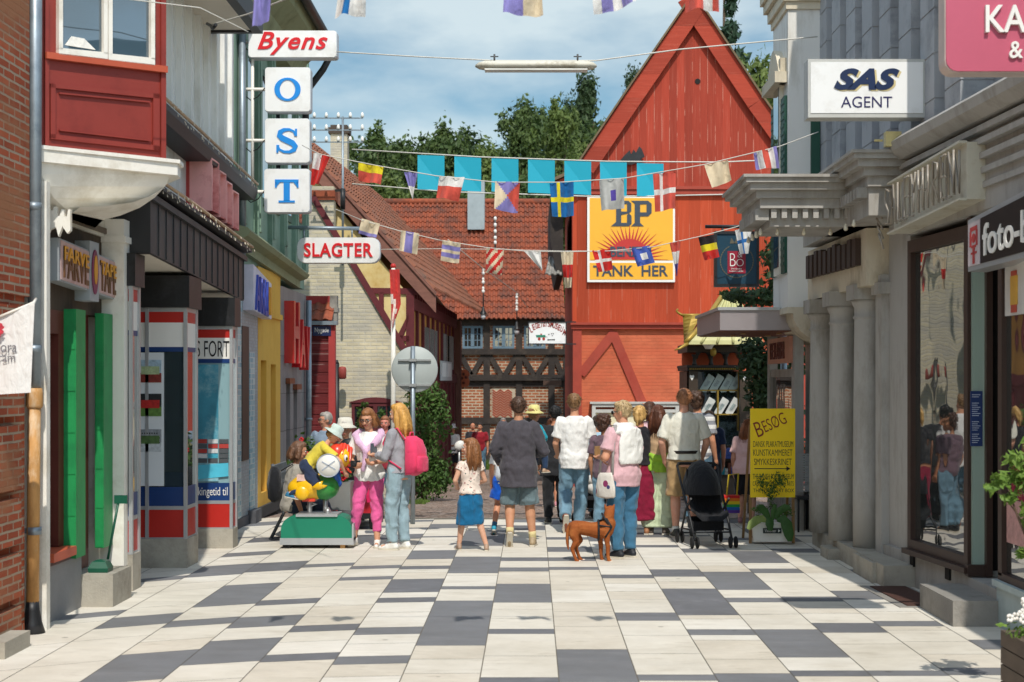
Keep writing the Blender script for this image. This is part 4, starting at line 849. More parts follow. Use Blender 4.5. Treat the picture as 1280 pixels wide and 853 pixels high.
b = MB(); c0 = at(579.5, 473, 43.6); prof = [(6, 9), (7.5, 5), (6, 1), (7.5, -4), (6, -10), (3, -11), (-3, -11), (-6, -10), (-7.5, -4), (-6, 1), (-7.5, 5), (-6, 9), (-3, 11), (3, 11)]
b.prism([c0+V((x*43.6/F, 0, z*43.6/F)) for x, z in prof], (0, .08, 0)); o = b.build('carved_sign', mat('faded orange board', 'b0603f', .7, .15), label='faded orange carved hanging board with scalloped edge', category='sign')
b = MB()
for x, z in ((0, 5), (-2, 0), (3, 1), (0, -6)): b.ell(c0+V((x*43.6/F, -.01, z*43.6/F)), (.04, .02, .04))
b.build('painted_mark', mat('mark dark', '5d3125', .7), o)
# iron post and red lantern on the brick gable
h = thing('iron_post', 'dark slim post with a small red box lantern in front of the brick gable', 'lamp post', (at(421, 0, 30.2).x, 30.2, gz(30.2)))
b = MB(); x_ = at(421, 0, 30.2).x; b.tube([(x_, 30.2, gz(30.2)), (x_, 30.2, at(0, 455, 30.2).z)], .05, 8); b.tube([(x_, 30.2, at(0, 455, 30.2).z), (x_, 30.2, at(0, 450, 30.2).z)], [.05, .02], 8); b.build('post', BLACK, h)
b = MB(); p = at(428, 474, 30.2); b.lathe([(.05, 0), (.08, .02), (.08, .2), (.06, .24), (.01, .25)], p, n=12); b.tube([(x_, 30.2, p.z+.2), (p.x, 30.2, p.z+.2)], .012, 6); b.build('lantern', mat('dull red', '8f3c34', .6), h)
# far chimney and the insulator pole
h = thing('brick_chimney', 'tall far chimney of yellow grey brick with a dark cap', 'chimney', (at(424, 0, 46).x, 46, 6))
b = MB(); p, q = at(413, 235, 46), at(434, 162, 46); b.box((p.x, 46, p.z-1.5), (q.x, 46.5, q.z)); b.build('stack', YBR, h)
b = MB(); b.box((p.x-.06, 45.94, q.z-.12), (q.x+.06, 46.56, q.z+.06)); b.box((p.x, 46, q.z+.06), (q.x, 46.5, q.z+.14)); b.build('cap', mat('sooty brick', '4a4038', .9, .2), h)
h = thing('insulator_pole', 'grey telegraph mast with three arms of white insulators above the roofs', 'pole', (at(428.5, 0, 29.5).x, 29.5, at(0, 330, 29.5).z))
x_ = at(428.5, 0, 29.5).x; z0, z1 = at(0, 332, 29.5).z, at(0, 146, 29.5).z
b = MB(); b.tube([(x_, 29.5, z0), (x_, 29.5, z1)], .022, 8); b.build('mast', ZINC, h)
b = MB(); b.box((x_-.15, 29.46, at(0, 240, 29.5).z), (x_+.04, 29.5, at(0, 237, 29.5).z)); b.tube([(x_, 29.5, at(0, 236, 29.5).z), (x_, 29.5, at(0, 262, 29.5).z)], .05, 8); b.build('holder', BLACK, h)
for py in (148, 163, 178):
    z = at(0, py, 29.5).z; b = MB(); b.box((at(388, 0, 29.5).x, 29.48, z-.012), (at(454, 0, 29.5).x, 29.5, z+.012)); arm = b.build('arm', ZINC, h)
    for i in range(5):
        xx = at(393+i*15, 0, 29.5).x; b = MB(); b.lathe([(.02, 0), (.035, .01), (.03, .05), (.02, .09), (.005, .1)], (xx, 29.49, z+.014), n=8); b.build('insulator', SWHITE, arm)
h = thing('flagpole', 'white flagpole with a red and white pennant in front of the brick gable', 'flagpole', (at(491.5, 0, 29).x, 29, gz(29)))
x_ = at(491.5, 0, 29).x; b = MB(); b.tube([(x_, 29, gz(29)), (x_, 29, at(0, 335, 29).z)], [.05, .04], 10); b.build('pole', WHITE, h)
b = MB(); b.ell(at(491.5, 333, 29), .055, 10); b.build('knob', SRED, h)
b = MB(); vs = []; fs = []
for i in range(13):
    v_ = i/12; wv = 12*(1 if v_ < .6 else (1-v_)*2.5)+.3
    for j in range(5):
        u = j/4; p = at(487+u*wv+3*v_, 337+v_*74, 29-.08-.05*math.sin(u*6+v_*4)); vs.append(p)
for i in range(12):
    for j in range(4): fs.append((i*5+j, i*5+j+1, i*5+j+6, i*5+j+5))
mi = []
b.add(vs, fs)
b.m = [1 if (abs((k // 4)/12-.45-.12*(k % 4)) < .06 or (k % 4 == 1 and (k//4) > 5)) else 0 for k in range(len(fs))]
b.build('pennant', [mat_cloth('flag red', 'c23a36'), mat_cloth('flag white', 'e2ddd2')], h)
# ================================================================== BACK: brick and timber house across the square
BRB = mat_brick('orange brick', 'b06a48', '98573a', 'c2b29a', .26, .10, .02)
TAR = mat('tarred timber', '2f2824', .8, .25, 4, dirt='4d4238', dirt_s=3, bump=.2)
FRB = mat('grey blue frame', '5f7482', .6, .08)
YB = 53.0; P = lambda x, y, dy=0: at(x, y, YB+dy)
h = thing('timber_brick_house', 'old two storey house of black timber frame, red brick infill and orange tiled roof', 'house', (-1, 55, -1))
b = MB(); xl, xr = -4.2, 1.25; b.box((xl, YB, -1.3), (xr, YB+8, 4.3)); b.build('wall', BRB, h)
b = MB()
def hb(y0, y1, x0=556, x1=712, t=.12): p, q = P(x0, y1), P(x1, y0); b.box((p.x, YB-t, p.z), (q.x, YB, q.z))
hb(399, 407); hb(436.5, 443.5, t=.18); hb(468.5, 476, t=.2); hb(522, 530)
for x0, x1 in ((571, 577), (604.5, 612.5), (645, 653), (685.5, 693.5), (704, 711)):
    p, q = P(x0, 590), P(x1, 405); b.box((p.x, YB-.1, p.z), (q.x, YB-.002, q.z))
for x0, x1 in ((577, 589), (612.5, 627), (653, 668), (693, 703)): b.bar(P(x0, 445, -.06), P(x1, 469, -.06), .17, .09, (0, -1, 0))
for x0, x1 in ((604, 590), (645, 631), (686, 671)): b.bar(P(x0, 445, -.06), P(x1, 469, -.06), .17, .09, (0, -1, 0))
for x0, x1 in ((604, 588), (645, 628), (653, 668)): b.bar(P(x0, 532, -.06), P(x1, 562, -.06), .18, .09, (0, -1, 0))
b.build('timber_frame', TAR, h)
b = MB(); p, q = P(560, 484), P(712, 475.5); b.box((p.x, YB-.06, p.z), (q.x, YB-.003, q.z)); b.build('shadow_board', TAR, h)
for x0, x1 in ((578, 603.5), (616, 643), (655, 682)):
    p, q = P(x0, 436), P(x1, 407.5); t = .08; f = MB(); yy = YB-.06
    f.box((p.x, yy, p.z), (p.x+t, YB, q.z)); f.box((q.x-t, yy, p.z), (q.x, YB, q.z)); f.box((p.x+t, yy, p.z), (q.x-t, YB, p.z+t)); f.box((p.x+t, yy, q.z-t), (q.x-t, YB, q.z)); xm = (p.x+q.x)/2; f.box((xm-.06, yy-.01, p.z+t), (xm+.06, YB, q.z-t))
    for a_, c_ in ((p.x+t, xm-.06), (xm+.06, q.x-t)):
        f.box(((a_+c_)/2-.015, yy+.01, p.z+t), ((a_+c_)/2+.015, YB, q.z-t))
        for k in (1, 2): zq = p.z+t+(q.z-p.z-2*t)*k/3; f.box((a_, yy+.012, zq-.012), (c_, YB, zq+.012))
    fo = f.build('window', FRB, h); g = MB(); g.box((p.x+.02, YB-.03, p.z+.02), (q.x-.02, YB-.005, q.z-.02)); g.build('pane', GLASS, fo)
# herringbone panel
b = MB(); p, q = P(614.5, 522), P(644, 485); xx = p.x+.1
k = 0
while xx < q.x-.1:
    z = p.z
    while z < q.z-.12:
        s_ = 1 if k % 2 else -1; b.bar((xx-.07, YB-.012, z+.06-s_*.055), (xx+.07, YB-.012, z+.06+s_*.055), .045, .024, (0, -1, 0)); z += .085
    xx += .135; k += 1
b.build('herringbone_panel', mat('panel brick', '9c4a33', .85, .2, 8), h)
b = MB(); p, q = P(614.5, 522), P(644, 485); b.box((p.x, YB-.008, p.z), (q.x, YB, q.z)); b.build('panel_mortar', mat('mortar', 'b5a791', .9), h)
b = MB(); e0, e1 = V((-5.9, 52.55, 4.12)), V((1.15, 52.55, 4.12)); r0, r1 = V((-5.9, 57.0, 8.66)), V((1.0, 57.0, 8.66)); pantiles(b, e0, e1, r0, r1, 42, 22, .06); b.build('roof', TILE_R, h)
b = MB(); b.add([r0, r1, V((1.0, 61.5, 4)), V((-5.9, 61.5, 4))], [(0, 1, 2, 3)]); b.tube([r0+V((0, 0, .05)), r1+V((0, 0, .05))], .12, 8); b.build('ridge', TILE_R, h)
b = MB(); q = at(666, 372, 53.8); b.box((q.x-.02, 53.4, 7.75), (q.x+.0, 53.42, 7.75)); 
b = MB(); zc_ = at(0, 268, 56).z; b.box((at(585, 0, 56).x, 55.6, zc_-.6), (at(606, 0, 56).x, 56.2, at(0, 228, 56).z)); b.build('metal_flue', mat('galvanised sheet', '9aa3a6', .5, .1, metal=.4), h)
h = thing('hanging_board', 'dark narrow board hanging on a bracket below the beam of the brick house', 'sign', (at(690, 0, 52.3).x, 52.3, at(0, 483, 52.3).z))
b = MB(); p, q = at(679, 482, 52.3), at(702, 476, 52.3); b.box((p.x, 52.3, p.z), (q.x, 52.36, q.z)); b.build('board', mat('brown hanging board', '4a352a', .7), h)
b = MB(); b.tube([(p.x-.1, 52.33, q.z+.08), (q.x+.1, 52.33, q.z+.08)], .02, 6); b.tube([(p.x+.1, 52.33, q.z+.08), (p.x+.1, 52.33, q.z)], .012, 5); b.tube([(q.x-.1, 52.33, q.z+.08), (q.x-.1, 52.33, q.z)], .012, 5); b.build('bracket', TAR, h)

# ================================================================== BACK: red gable house
RBOARD = mat_planks('red gable boards', 'a03c2a', 'c48a78', .19, 'X', worn=.65, gap=.05, along_scale=.35)
RBOARD2 = mat_planks('red middle boards', 'b04527', 'c88670', .28, 'X', worn=.3, gap=.05, along_scale=.35)
RBRICK = mat_brick('painted red brick', 'd0704f', 'c96a4a', 'c86c4e', .25, .085, .008, patch='c05f43')
RTRIM = mat_planks('red trim', '9e3d2b', 'b87664', .6, 'Y', worn=.2, gap=.01)
RTIM = mat('red timber', '9a3d2c', .7, .14, 4, dirt='8d2b1d', dirt_s=2, bump=.1)
YR = 38.0; R = lambda x, y, dy=0: at(x, y, YR+dy)
h = thing('red_gable_house', 'tall red house with boarded gable and painted brick ground floor', 'house', (4.1, 41, gz(40)))
ap = R(867.5, 4); xl, xr = R(709, 0).x, R(1026, 0).x; xc = ap.x
b = MB(); zg = R(0, 234).z
prof = [R(709, 234), R(1026, 234), R(1026, 222), ap, R(709, 222)]
b.prism([p+V((0, -.12, 0)) for p in prof], (0, .3, 0)); b.build('gable_boards', RBOARD, h)
b = MB(); b.box((xl-.05, YR-.2, zg-.08), (xr+.05, YR+.1, zg+.0)); b.box((xl-.02, YR-.16, zg-.2), (xr+.02, YR+.1, zg-.08)); b.build('upper_ledge', RTIM, h)
xl2 = R(716, 0).x; z1 = R(0, 405).z
b = MB(); b.box((xl2, YR-.05, z1), (xr, YR+.2, zg-.2)); b.build('middle_boards', RBOARD2, h)
b = MB(); b.box((xl2-.06, YR-.16, z1-.03), (xr+.05, YR+.1, z1+.03)); b.box((xl2-.04, YR-.1, z1-.13), (xr+.05, YR+.1, z1-.03)); b.build('lower_ledge', RTIM, h)
zb_ = gz(YR)-.3
b = MB(); b.box((R(720, 0).x, YR+.02, zb_), (xr-.05, YR+.4, z1-.13)); b.build('brick_wall', RBRICK, h)
for i_, (p, q, w_) in enumerate([((726, 468), (768, 415), 11), ((766, 416), (812, 526), 11), ((905, 416), (870, 502), 11)]): b = MB(); b.bar(R(*p, .004*i_), R(*q, .004*i_), w_*YR/F, .08, (0, -1, 0)); b.build('brace', RTIM, h)
for x0, x1 in ((716, 727), (1004, 1016)): p, q = R(x0, 640), R(x1, 411); b = MB(); b.box((p.x, YR-.06, p.z), (q.x, YR+.05, q.z)); b.build('post', RTIM, h)
b = MB(); xs = R(716, 0).x; b.box((xs-.0, YR+.05, zb_), (xs+.12, YR+9, zg+.2)); b.box((xs-.02, YR-.03, z1+.03), (xs+.1, YR+.05, zg-.2)); b.build('side_wall', RTRIM, h)
# rakes (barge boards) with a flared foot, and roof
lft = [(869.5, -9), (779, 123), (724, 205), (706, 222), (690, 229)]; rgt = [(865.5, -9), (953, 123), (1012, 205), (1030, 222), (1046, 229)]
def rake(pts, wd, dz=0):
    b = MB()
    for (x0, y0), (x1, y1) in zip(pts, pts[1:]):
        a_, c_ = R(x0, y0, -.3+dz), R(x1, y1, -.3+dz); t_ = (c_-a_).normalized(); n_ = V((t_.z, 0, -t_.x)); n_ = -n_ if n_.z > 0 else n_
        b.prism([a_, c_, c_+n_*wd, a_+n_*wd], (0, .06, 0))
    return b
b = rake(lft, .42); b.build('barge_board', RTRIM, h); b = rake(rgt, .42, .01); b.build('barge_board', RTRIM, h)
b = MB()
for pts in (lft, rgt):
    for (x0, y0), (x1, y1) in zip(pts, pts[1:]):
        a_, c_ = R(x0, y0-2, -.38), R(x1, y1-2, -.38); b.prism([a_, c_, c_+V((0, 0, .08)), a_+V((0, 0, .08))], (0, 10.4, 0))
b.build('roof', mat('weathered roof edge', '6b5a44', .85, .25, 4), h)
b = MB(); c0 = R(872, 102, -.125); b.lathe([(.07, 0), (.07, .01)], c0, (0, -1, 0), 14); b.build('round_hole', DARKIN, h)
# dark eave side seen left of the house
b = MB(); a_ = R(690, 232, .2); b.prism([R(688, 250, .3), R(704, 250, .3), R(704, 345, .3), R(696, 345, .3), R(688, 300, .3)], (0, 6, 0)); b.build('eave_underside', TAR, h)
b = MB(); pantiles(b, R(681, 344, .2), R(702, 344, .2), R(686, 322, .9), R(703, 322, .9), 3, 2, .04); b.build('porch_roof', CONC_D, h)
# black animal silhouette
b = MB(); pr = [(775, 201), (781, 194), (787, 188), (789, 193), (792, 187), (795, 191), (799, 183), (802, 186), (806, 196), (801, 199), (803, 203), (795, 204), (790, 206), (782, 206), (777, 205)]
b.prism([R(x, y, -.26) for x, y in pr], (0, .05, 0)); b.build('cut_out_figure', BLACK, label='small black silhouette figure on the red gable boards', category='ornament')
b = MB(); pr = [(757, 218), (764, 212), (766, 220), (757, 222)]
# petrol sign
YELS = mat('enamel yellow', 'e6a92b', .35, .03, 2, spec=.5); GREY_L = mat('enamel slate', '3b4450', .4, .03); SUNR = mat('enamel red', 'b7312b', .4, .03)
h = thing('petrol_sign', 'large yellow enamel sign with red rising sun and letters BP on the red boards', 'sign', (R(788, 0).x, YR-.15, R(0, 353).z))
Q = lambda x, y, d: at(x, y, YR-.13)+V((0, d, 0))
def flat(b, pts, d0, d1, m=0): b.prism([Q(x, y, d0) for x, y in pts], (0, d1-d0, 0), m)
b = MB(); flat(b, [(734, 245), (843.5, 245), (843.5, 353), (734, 353)], -.05, .08); b.build('frame', SWHITE, h)
b = MB(); flat(b, [(737, 248), (841, 248), (841, 326), (737, 326)], -.056, -.05); flat(b, [(737, 329), (841, 329), (841, 350), (737, 350)], -.056, -.05); b.build('panel', YELS, h)
sx = lambda x: 720+x/7.107; sy = lambda y: 240+y/7.107
b = MB(); cx, cy = sx(475), sy(605); pts = []
n_ = 24
for i in range(n_+1):
    an = math.pi*i/n_; r1 = 48.5 if i % 2 == 0 else 44; 
    if 0 < i < n_: pts.append((cx-math.cos(an-.065)*25, cy-math.sin(an-.065)*25))
    pts.append((cx-math.cos(an)*r1, cy-math.sin(an)*r1*.96))
    if 0 < i < n_: pts.append((cx-math.cos(an+.065)*25, cy-math.sin(an+.065)*25))
for i in range(1, len(pts)-1, 3):
    pass
core = [(cx-math.cos(math.pi*i/24)*26, cy-math.sin(math.pi*i/24)*26) for i in range(25)]
flat(b, core, -.062, -.056)
for i in range(n_+1):
    an = math.pi*i/n_; r1 = 48.5 if i % 2 == 0 else 43; a0, a1 = max(0, an-.062), min(math.pi, an+.062)
    flat(b, [(cx-math.cos(a0)*24, cy-math.sin(a0)*24), (cx-math.cos(an)*r1, cy-math.sin(an)*r1*.96), (cx-math.cos(a1)*24, cy-math.sin(a1)*24)], -.0615+(i % 3)*.0004, -.056)
b.build('rising_sun', SUNR, h)
b = MB()
Bout = [(310, 308), (345, 280), (355, 250), (355, 110), (340, 82), (470, 82), (492, 108), (492, 175), (470, 195), (492, 218), (492, 285), (468, 308)]
def slab_letter(cells, d=-.07):
    for c in cells: flat(b, [(sx(x), sy(y)) for x, y in c], d, -.056)
slab_letter([[(355, 82), (400, 82), (400, 308), (355, 308)], [(330, 82), (355, 82), (355, 105)], [(310, 308), (355, 270), (355, 308)], [(400, 82), (465, 82), (490, 108), (400, 112)], [(452, 112), (490, 108), (490, 175), (470, 192), (452, 178)],
             [(400, 178), (452, 178), (470, 192), (400, 208)], [(452, 208), (470, 192), (492, 218), (492, 285), (452, 278)], [(400, 278), (452, 278), (492, 285), (468, 308), (400, 308)]])
slab_letter([[(520, 82), (568, 82), (568, 308), (520, 308)], [(488, 82), (520, 82), (520, 108)], [(488, 308), (520, 278), (520, 308)], [(568, 308), (568, 278), (600, 308)], [(568, 82), (640, 82), (670, 110), (568, 115)], [(625, 113), (670, 110), (670, 190), (625, 185)], [(568, 185), (625, 185), (670, 190), (640, 220), (568, 220)]])
b.build('letter', GREY_L, h)
o_ = Q(sx(303), sy(578), -.062); text('BENZIN', o_, (1, 0, 0), (0, 0, 1), 51*YR/F, 12.5*YR/F, GREY_L, h, .012, bold=.03)
o_ = Q(sx(152), sy(752), -.056); text('TANK  HER', o_, (1, 0, 0), (0, 0, 1), 93*YR/F, 13.5*YR/F, GREY_L, h, .012, bold=.02)
# notice case on the red wall
h = thing('notice_case', 'wide grey framed showcase with pale papers on the red brick wall', 'notice board', (R(795, 0).x, YR, R(0, 560).z))
f = MB(); p, q = R(740, 562, -.2), R(849, 505, -.2); f.box((p.x, YR-.2, q.z-.08), (q.x, YR, q.z)); f.box((p.x, YR-.2, p.z), (p.x+.09, YR, q.z-.08)); f.box((q.x-.09, YR-.2, p.z), (q.x, YR, q.z-.08)); f.box((p.x-.05, YR-.24, q.z), (q.x+.05, YR, q.z+.05)); f.box((p.x+.09, YR-.19, q.z-.22), (q.x-.09, YR-.02, q.z-.14)); f.box((p.x, YR-.2, p.z-.06), (q.x, YR, p.z)); f.build('frame', mat('grey frame', 'b3b2ac', .6), h)
b = MB(); b.box((p.x+.09, YR-.1, p.z), (q.x-.09, YR-.03, q.z-.22)); b.build('paper', mat('cream paper', 'd9cfae', .7, .08, 8), h)
# toy museum sign
h = thing('museum_sign', 'white hanging sign LEGETOJSMUSEUM with green toy wagon and arrow', 'sign', (at(684, 0, 36.5).x, 36.5, at(0, 430, 36.5).z))
T = lambda x, y, d=0: at(540+x/5.685, 360+y/5.685, 36.5)+V((0, d, 0))
b = MB(); p, q = T(690, 395), T(950, 247); b.box((p.x, 36.5, p.z), (q.x, 36.56, q.z)); b.build('board', BX, h)
b = MB(); t = .025
for a_, c_ in (((p.x-t, p.z-t), (q.x+t, p.z)), ((p.x-t, q.z), (q.x+t, q.z+t)), ((p.x-t, p.z), (p.x, q.z)), ((q.x, p.z), (q.x+t, q.z))): b.box((a_[0], 36.48, a_[1]), (c_[0], 36.58, c_[1]))
b.box((q.x+t, 36.5, q.z), (q.x+.25, 36.56, q.z+.03)); b.box((q.x+t, 36.5, p.z-.03), (q.x+.25, 36.56, p.z)); b.build('frame', BLACK, h)
wd = 'LEGETØJSMUSEUM'
for i, ch in enumerate(wd):
    u = i/(len(wd)-1); x_ = 703+u*222; y_ = 335-58*math.sin(math.pi*min(1, .10+u*.86))**.8+(8 if i in (0, 13) else 0)
    an = (.5-u)*.7; o_ = T(x_, y_); text(ch, o_, (math.cos(an), 0, math.sin(an)), (-math.sin(an), 0, math.cos(an)), 17*36.5/F/5.685*(1.25 if ch == 'M' else .5 if ch == 'J' else 1), 42*36.5/F/5.685, mat('brick red letters', '8d2c22', .5), h, .006, bold=.03, name='letter')
b = MB()
def tp(pts, m): b.prism([T(x, y) for x, y in pts], (0, -.006, 0), m)
tp([(738, 335), (805, 335), (808, 352), (742, 352)], 0)
for x_ in (762, 794): tp([(x_+10*math.cos(a_), 363+11*math.sin(a_)) for a_ in [2*math.pi*i/12 for i in range(12)]], 1)
tp([(770, 326), (782, 326), (782, 334), (770, 334)], 1); tp([(818, 369), (828, 362), (828, 366), (866, 366), (866, 362), (876, 369), (866, 376), (866, 372), (828, 372), (828, 376)], 2); tp([(808, 345), (822, 352), (808, 348)], 2)
for x_, y_ in ((826, 330), (850, 338), (858, 325), (846, 325)): tp([(x_, y_), (x_+9, y_-4), (x_+5, y_+8)], 2)
b.build('painted_wagon', [mat('toy green', '2f7d63', .5), mat('toy red', 'a8342a', .5), INK], h)

# ================================================================== RIGHT: white bay house, metal canopy shop
WREN = mat('white render', 'dedcd6', .7, .04, 1.5, stretch=(1, 1, .25), dirt='b9b4a8', dirt_s=2, bump=.06)
CREAM = mat('cream stone', 'cfc4ae', .8, .07, 3, stretch=(1, 1, .4), dirt='a3977f', dirt_s=3, bump=.1)
GREY_P = mat('grey stone paint', 'a8a59f', .75, .07, 2.5, stretch=(1, 1, .35), dirt='7d776c', dirt_s=2.4, dirt_lo=.46, dirt_hi=.74, bump=.1)
GREY_B = mat('grey boards', 'a3a5a8', .7, .07, 2, dirt='777a7e', dirt_s=1.6)
GREEN_D = mat('dark green shutter', '1d4a3a', .5, .1)
h = thing('white_bay_house', 'tall white house with projecting upper floor on a curved corbel and green shutters', 'house', (4.2, 22.5, 0))
YW = 19.65; Wp = lambda x, y, dy=0: at(x, y, YW+dy); x0 = Wp(985, 0).x; zt_ = 2+86*YW/F; DW = 1.2
b = MB(); b.box((x0, YW, zt_), (5.5, YW+DW, 9.4)); b.box((3.75, YW+.2, 0), (5.6, YW+DW, zt_)); b.build('wall', WREN, h)
b = MB(); pr = []
for i in range(9): a_ = math.pi/2*i/8; pr.append((x0+.06+.62*(1-math.cos(a_)), zt_-.02-.42*math.sin(a_)))
b.prism([V((x0-.02, YW-.03, zt_+.06)), V((x0-.02, YW-.03, zt_-.02))]+[V((x_, YW-.03, z_)) for x_, z_ in pr]+[V((5.4, YW-.03, zt_-.44)), V((5.4, YW-.03, zt_+.06))], (0, DW+.05, 0)); b.build('corbel', CREAM, h)
b = MB(); zc_ = Wp(0, 12).z
for k, (o_, dz) in enumerate(((.03, 0), (.07, .1), (.12, .24), (.16, .36))): b.box((x0-o_, YW-o_, zc_+dz), (5.5, YW+DW+o_, zc_+dz+.13))
b.build('cornice', CREAM, h)
b = MB(); yy0, yy1 = YW+.12, YW+1.12; arc = [V((x0-.10, yy0+(yy1-yy0)*i/10, Wp(0, 88).z+.38*math.sin(math.pi*i/10))) for i in range(11)]; b.prism(arc, (.12, 0, 0)); b.box((x0-.16, yy0-.06, Wp(0, 92).z-.1), (x0, yy1+.06, Wp(0, 88).z)); b.box((x0-.08, yy0, 6.2), (x0, yy0+.14, Wp(0, 92).z-.1)); b.build('window_pediment', CREAM, h)
b = MB(); b.box((x0-.05, YW+.36, 3.4), (x0+.02, YW+.86, 6.1)); fo = b.build('window', SHUT, h); p = MB(); p.box((x0-.06, YW+.42, 3.5), (x0-.045, YW+.80, 6.0)); p.build('pane', GLASS, fo)
for y0 in (YW+.06, YW+.87):
    b = MB(); b.box((x0-.035, y0, 3.4), (x0-.0, y0+.3, 5.7))
    for q in range(22): b.box((x0-.045, y0+.03, 3.5+q*.1), (x0-.033, y0+.27, 3.54+q*.1))
    b.build('shutter', GREEN_D, h)
b = MB(); b.box((Wp(1013, 0).x, YW-.06, Wp(0, 232).z), (Wp(1024, 0).x, YW-.005, Wp(0, 146).z)); b.build('shutter', GREEN_D, h)
# canopy shop front below
h = thing('canopy_cafe_front', 'cafe front with boxy metal canopy and a salmon coloured window sign', 'shop front', (3.6, 20.6, 0))
METAL = mat('brushed canopy sheet', 'a39a9c', .38, .05, 2, metal=.5); COPP = mat('copper brown soffit', '7c4a34', .5, .15, 3)
a_, c_ = at(900, 413, 20.2), at(900, 388, 20.2); xr_ = 3.76
b = MB(); zz0, zz1 = a_.z, c_.z; b.box((a_.x, 20.2, zz0), (xr_, 23.0, zz1)); b.build('canopy', METAL, h)
b = MB(); b.box((a_.x-.03, 20.17, zz1), (xr_, 23.02, zz1+.04)); b.build('canopy_edge', ALU, h)
b = MB(); b.box((a_.x+.03, 20.24, zz0-.012), (xr_, 22.96, zz0-.003)); so_ = b.build('canopy_soffit', COPP, h)
for x_, y_ in ((2.9, 20.9), (3.4, 20.9), (2.9, 21.9), (3.4, 21.9)): b = MB(); b.lathe([(.05, 0), (.03, .02)], (x_, y_, zz0-.035), n=10); b.build('downlight', mat('warm downlight', 'd9b98a', .3), so_)
b = MB(); b.box((3.50, 20.25, 0), (3.62, 20.5, zz0-.02)); b.box((3.50, 22.4, 0), (3.62, 22.6, zz0-.02)); b.box((3.52, 20.5, 2.05), (3.6, 22.4, 2.16)); b.build('post', GREY_P, h)
b = MB(); b.box((3.55, 20.5, .5), (3.60, 22.4, 2.05)); b.build('shop_window', GLASS, h)
b = MB(); b.box((3.5, 20.5, 0), (3.72, 22.4, .5)); b.build('stall_riser', CONC_D, h)
SAL = mat('salmon sign', 'c58a72', .45, .12, 5)
b = MB(); b.box((3.46, 20.4, 2.24), (3.5, 22.3, 2.6)); sg = b.build('window_sign', SAL, h)
text('THE KLASSIKER', (3.46, 22.1, 2.30), (0, -1, 0), (0, 0, 1), 1.3, .24, mat('maroon letter', '5e2420', .5), sg, .01)
b = MB(); b.tube([(3.80, 22.95, 0), (3.80, 22.95, zz0)], .05, 8); b.build('rain_pipe', ZINC, h)
# B&O hanging sign
h = thing('radio_shop_sign', 'square dark blue hanging sign with red panel reading B&O', 'sign', (at(921, 0, 21.5).x, 21.5, at(0, 357, 21.5).z))
a_, c_ = at(895, 357, 21.5), at(947, 291, 21.5); b = MB(); b.box((a_.x, 21.5, a_.z), (c_.x, 21.6, c_.z)); b.build('board', mat('petrol blue', '163a4c', .4, .1, 3), h)
b = MB(); t = .02
for u0, v0, u1, v1 in ((a_.x-t, a_.z-t, c_.x+t, a_.z+.02), (a_.x-t, c_.z-.02, c_.x+t, c_.z+t), (a_.x-t, a_.z+.02, a_.x+.015, c_.z-.02), (c_.x-.015, a_.z+.02, c_.x+t, c_.z-.02)): b.box((u0, 21.48, v0), (u1, 21.62, v1))
zb2 = at(0, 283, 21.5).z; b.tube([(at(882, 0, 21.5).x, 21.55, zb2), (3.3, 21.55, zb2)], .025, 8)
for x_ in (a_.x+.1, c_.x-.1): b.tube([(x_, 21.55, zb2), (x_, 21.55, c_.z)], .018, 6)
b.build('frame', BLACK, h)
b = MB(); p, q = at(909.5, 342, 21.49), at(932, 314, 21.49); b.box((p.x, 21.492, p.z), (q.x, 21.5, q.z)); b.build('red_panel', mat('panel crimson', '8e1f33', .4), h)
cx_, cz_ = (a_.x+c_.x)/2, (a_.z+c_.z)/2-.03
b = MB()
for i in range(40):
    if 7 < i < 13: continue
    a0 = 2*math.pi*i/40; a1 = a0+.13; b.prism([V((cx_+r_*math.cos(w_), 21.5, cz_+r_*math.sin(w_))) for r_, w_ in ((.225, a0), (.225, a1), (.24, a1), (.24, a0))], (0, -.004, 0))
for dx in (-.06, 0, .06): b.prism([V((cx_+dx-.04, 21.5, cz_+.25)), V((cx_+dx+.04, 21.5, cz_+.25)), V((cx_+dx*1.3, 21.5, cz_+.33))], (0, -.004, 0))
b.build('crown_and_ring', mat('dull bronze print', '5a5648', .5), h)
s_ = 21.49/F; text('B', at(912.5, 333, 21.49), (1, 0, 0), (0, 0, 1), 7*s_, 16*s_, SWHITE, h, .004, bold=-.02); text('&', at(922, 322, 21.49), (1, 0, 0), (0, 0, 1), 6*s_, 7*s_, SWHITE, h, .004, bold=-.02); text('O', at(920.5, 333, 21.49), (1, 0, 0), (0, 0, 1), 9*s_, 9*s_, SWHITE, h, .004, bold=-.02)
text('Det danske', at(914, 337, 21.49), (1, 0, 0), (0, 0, 1), 13*s_, 2*s_, SWHITE, h, .003); text('kvalitetsmærke', at(912, 340, 21.49), (1, 0, 0), (0, 0, 1), 17*s_, 2*s_, SWHITE, h, .003)

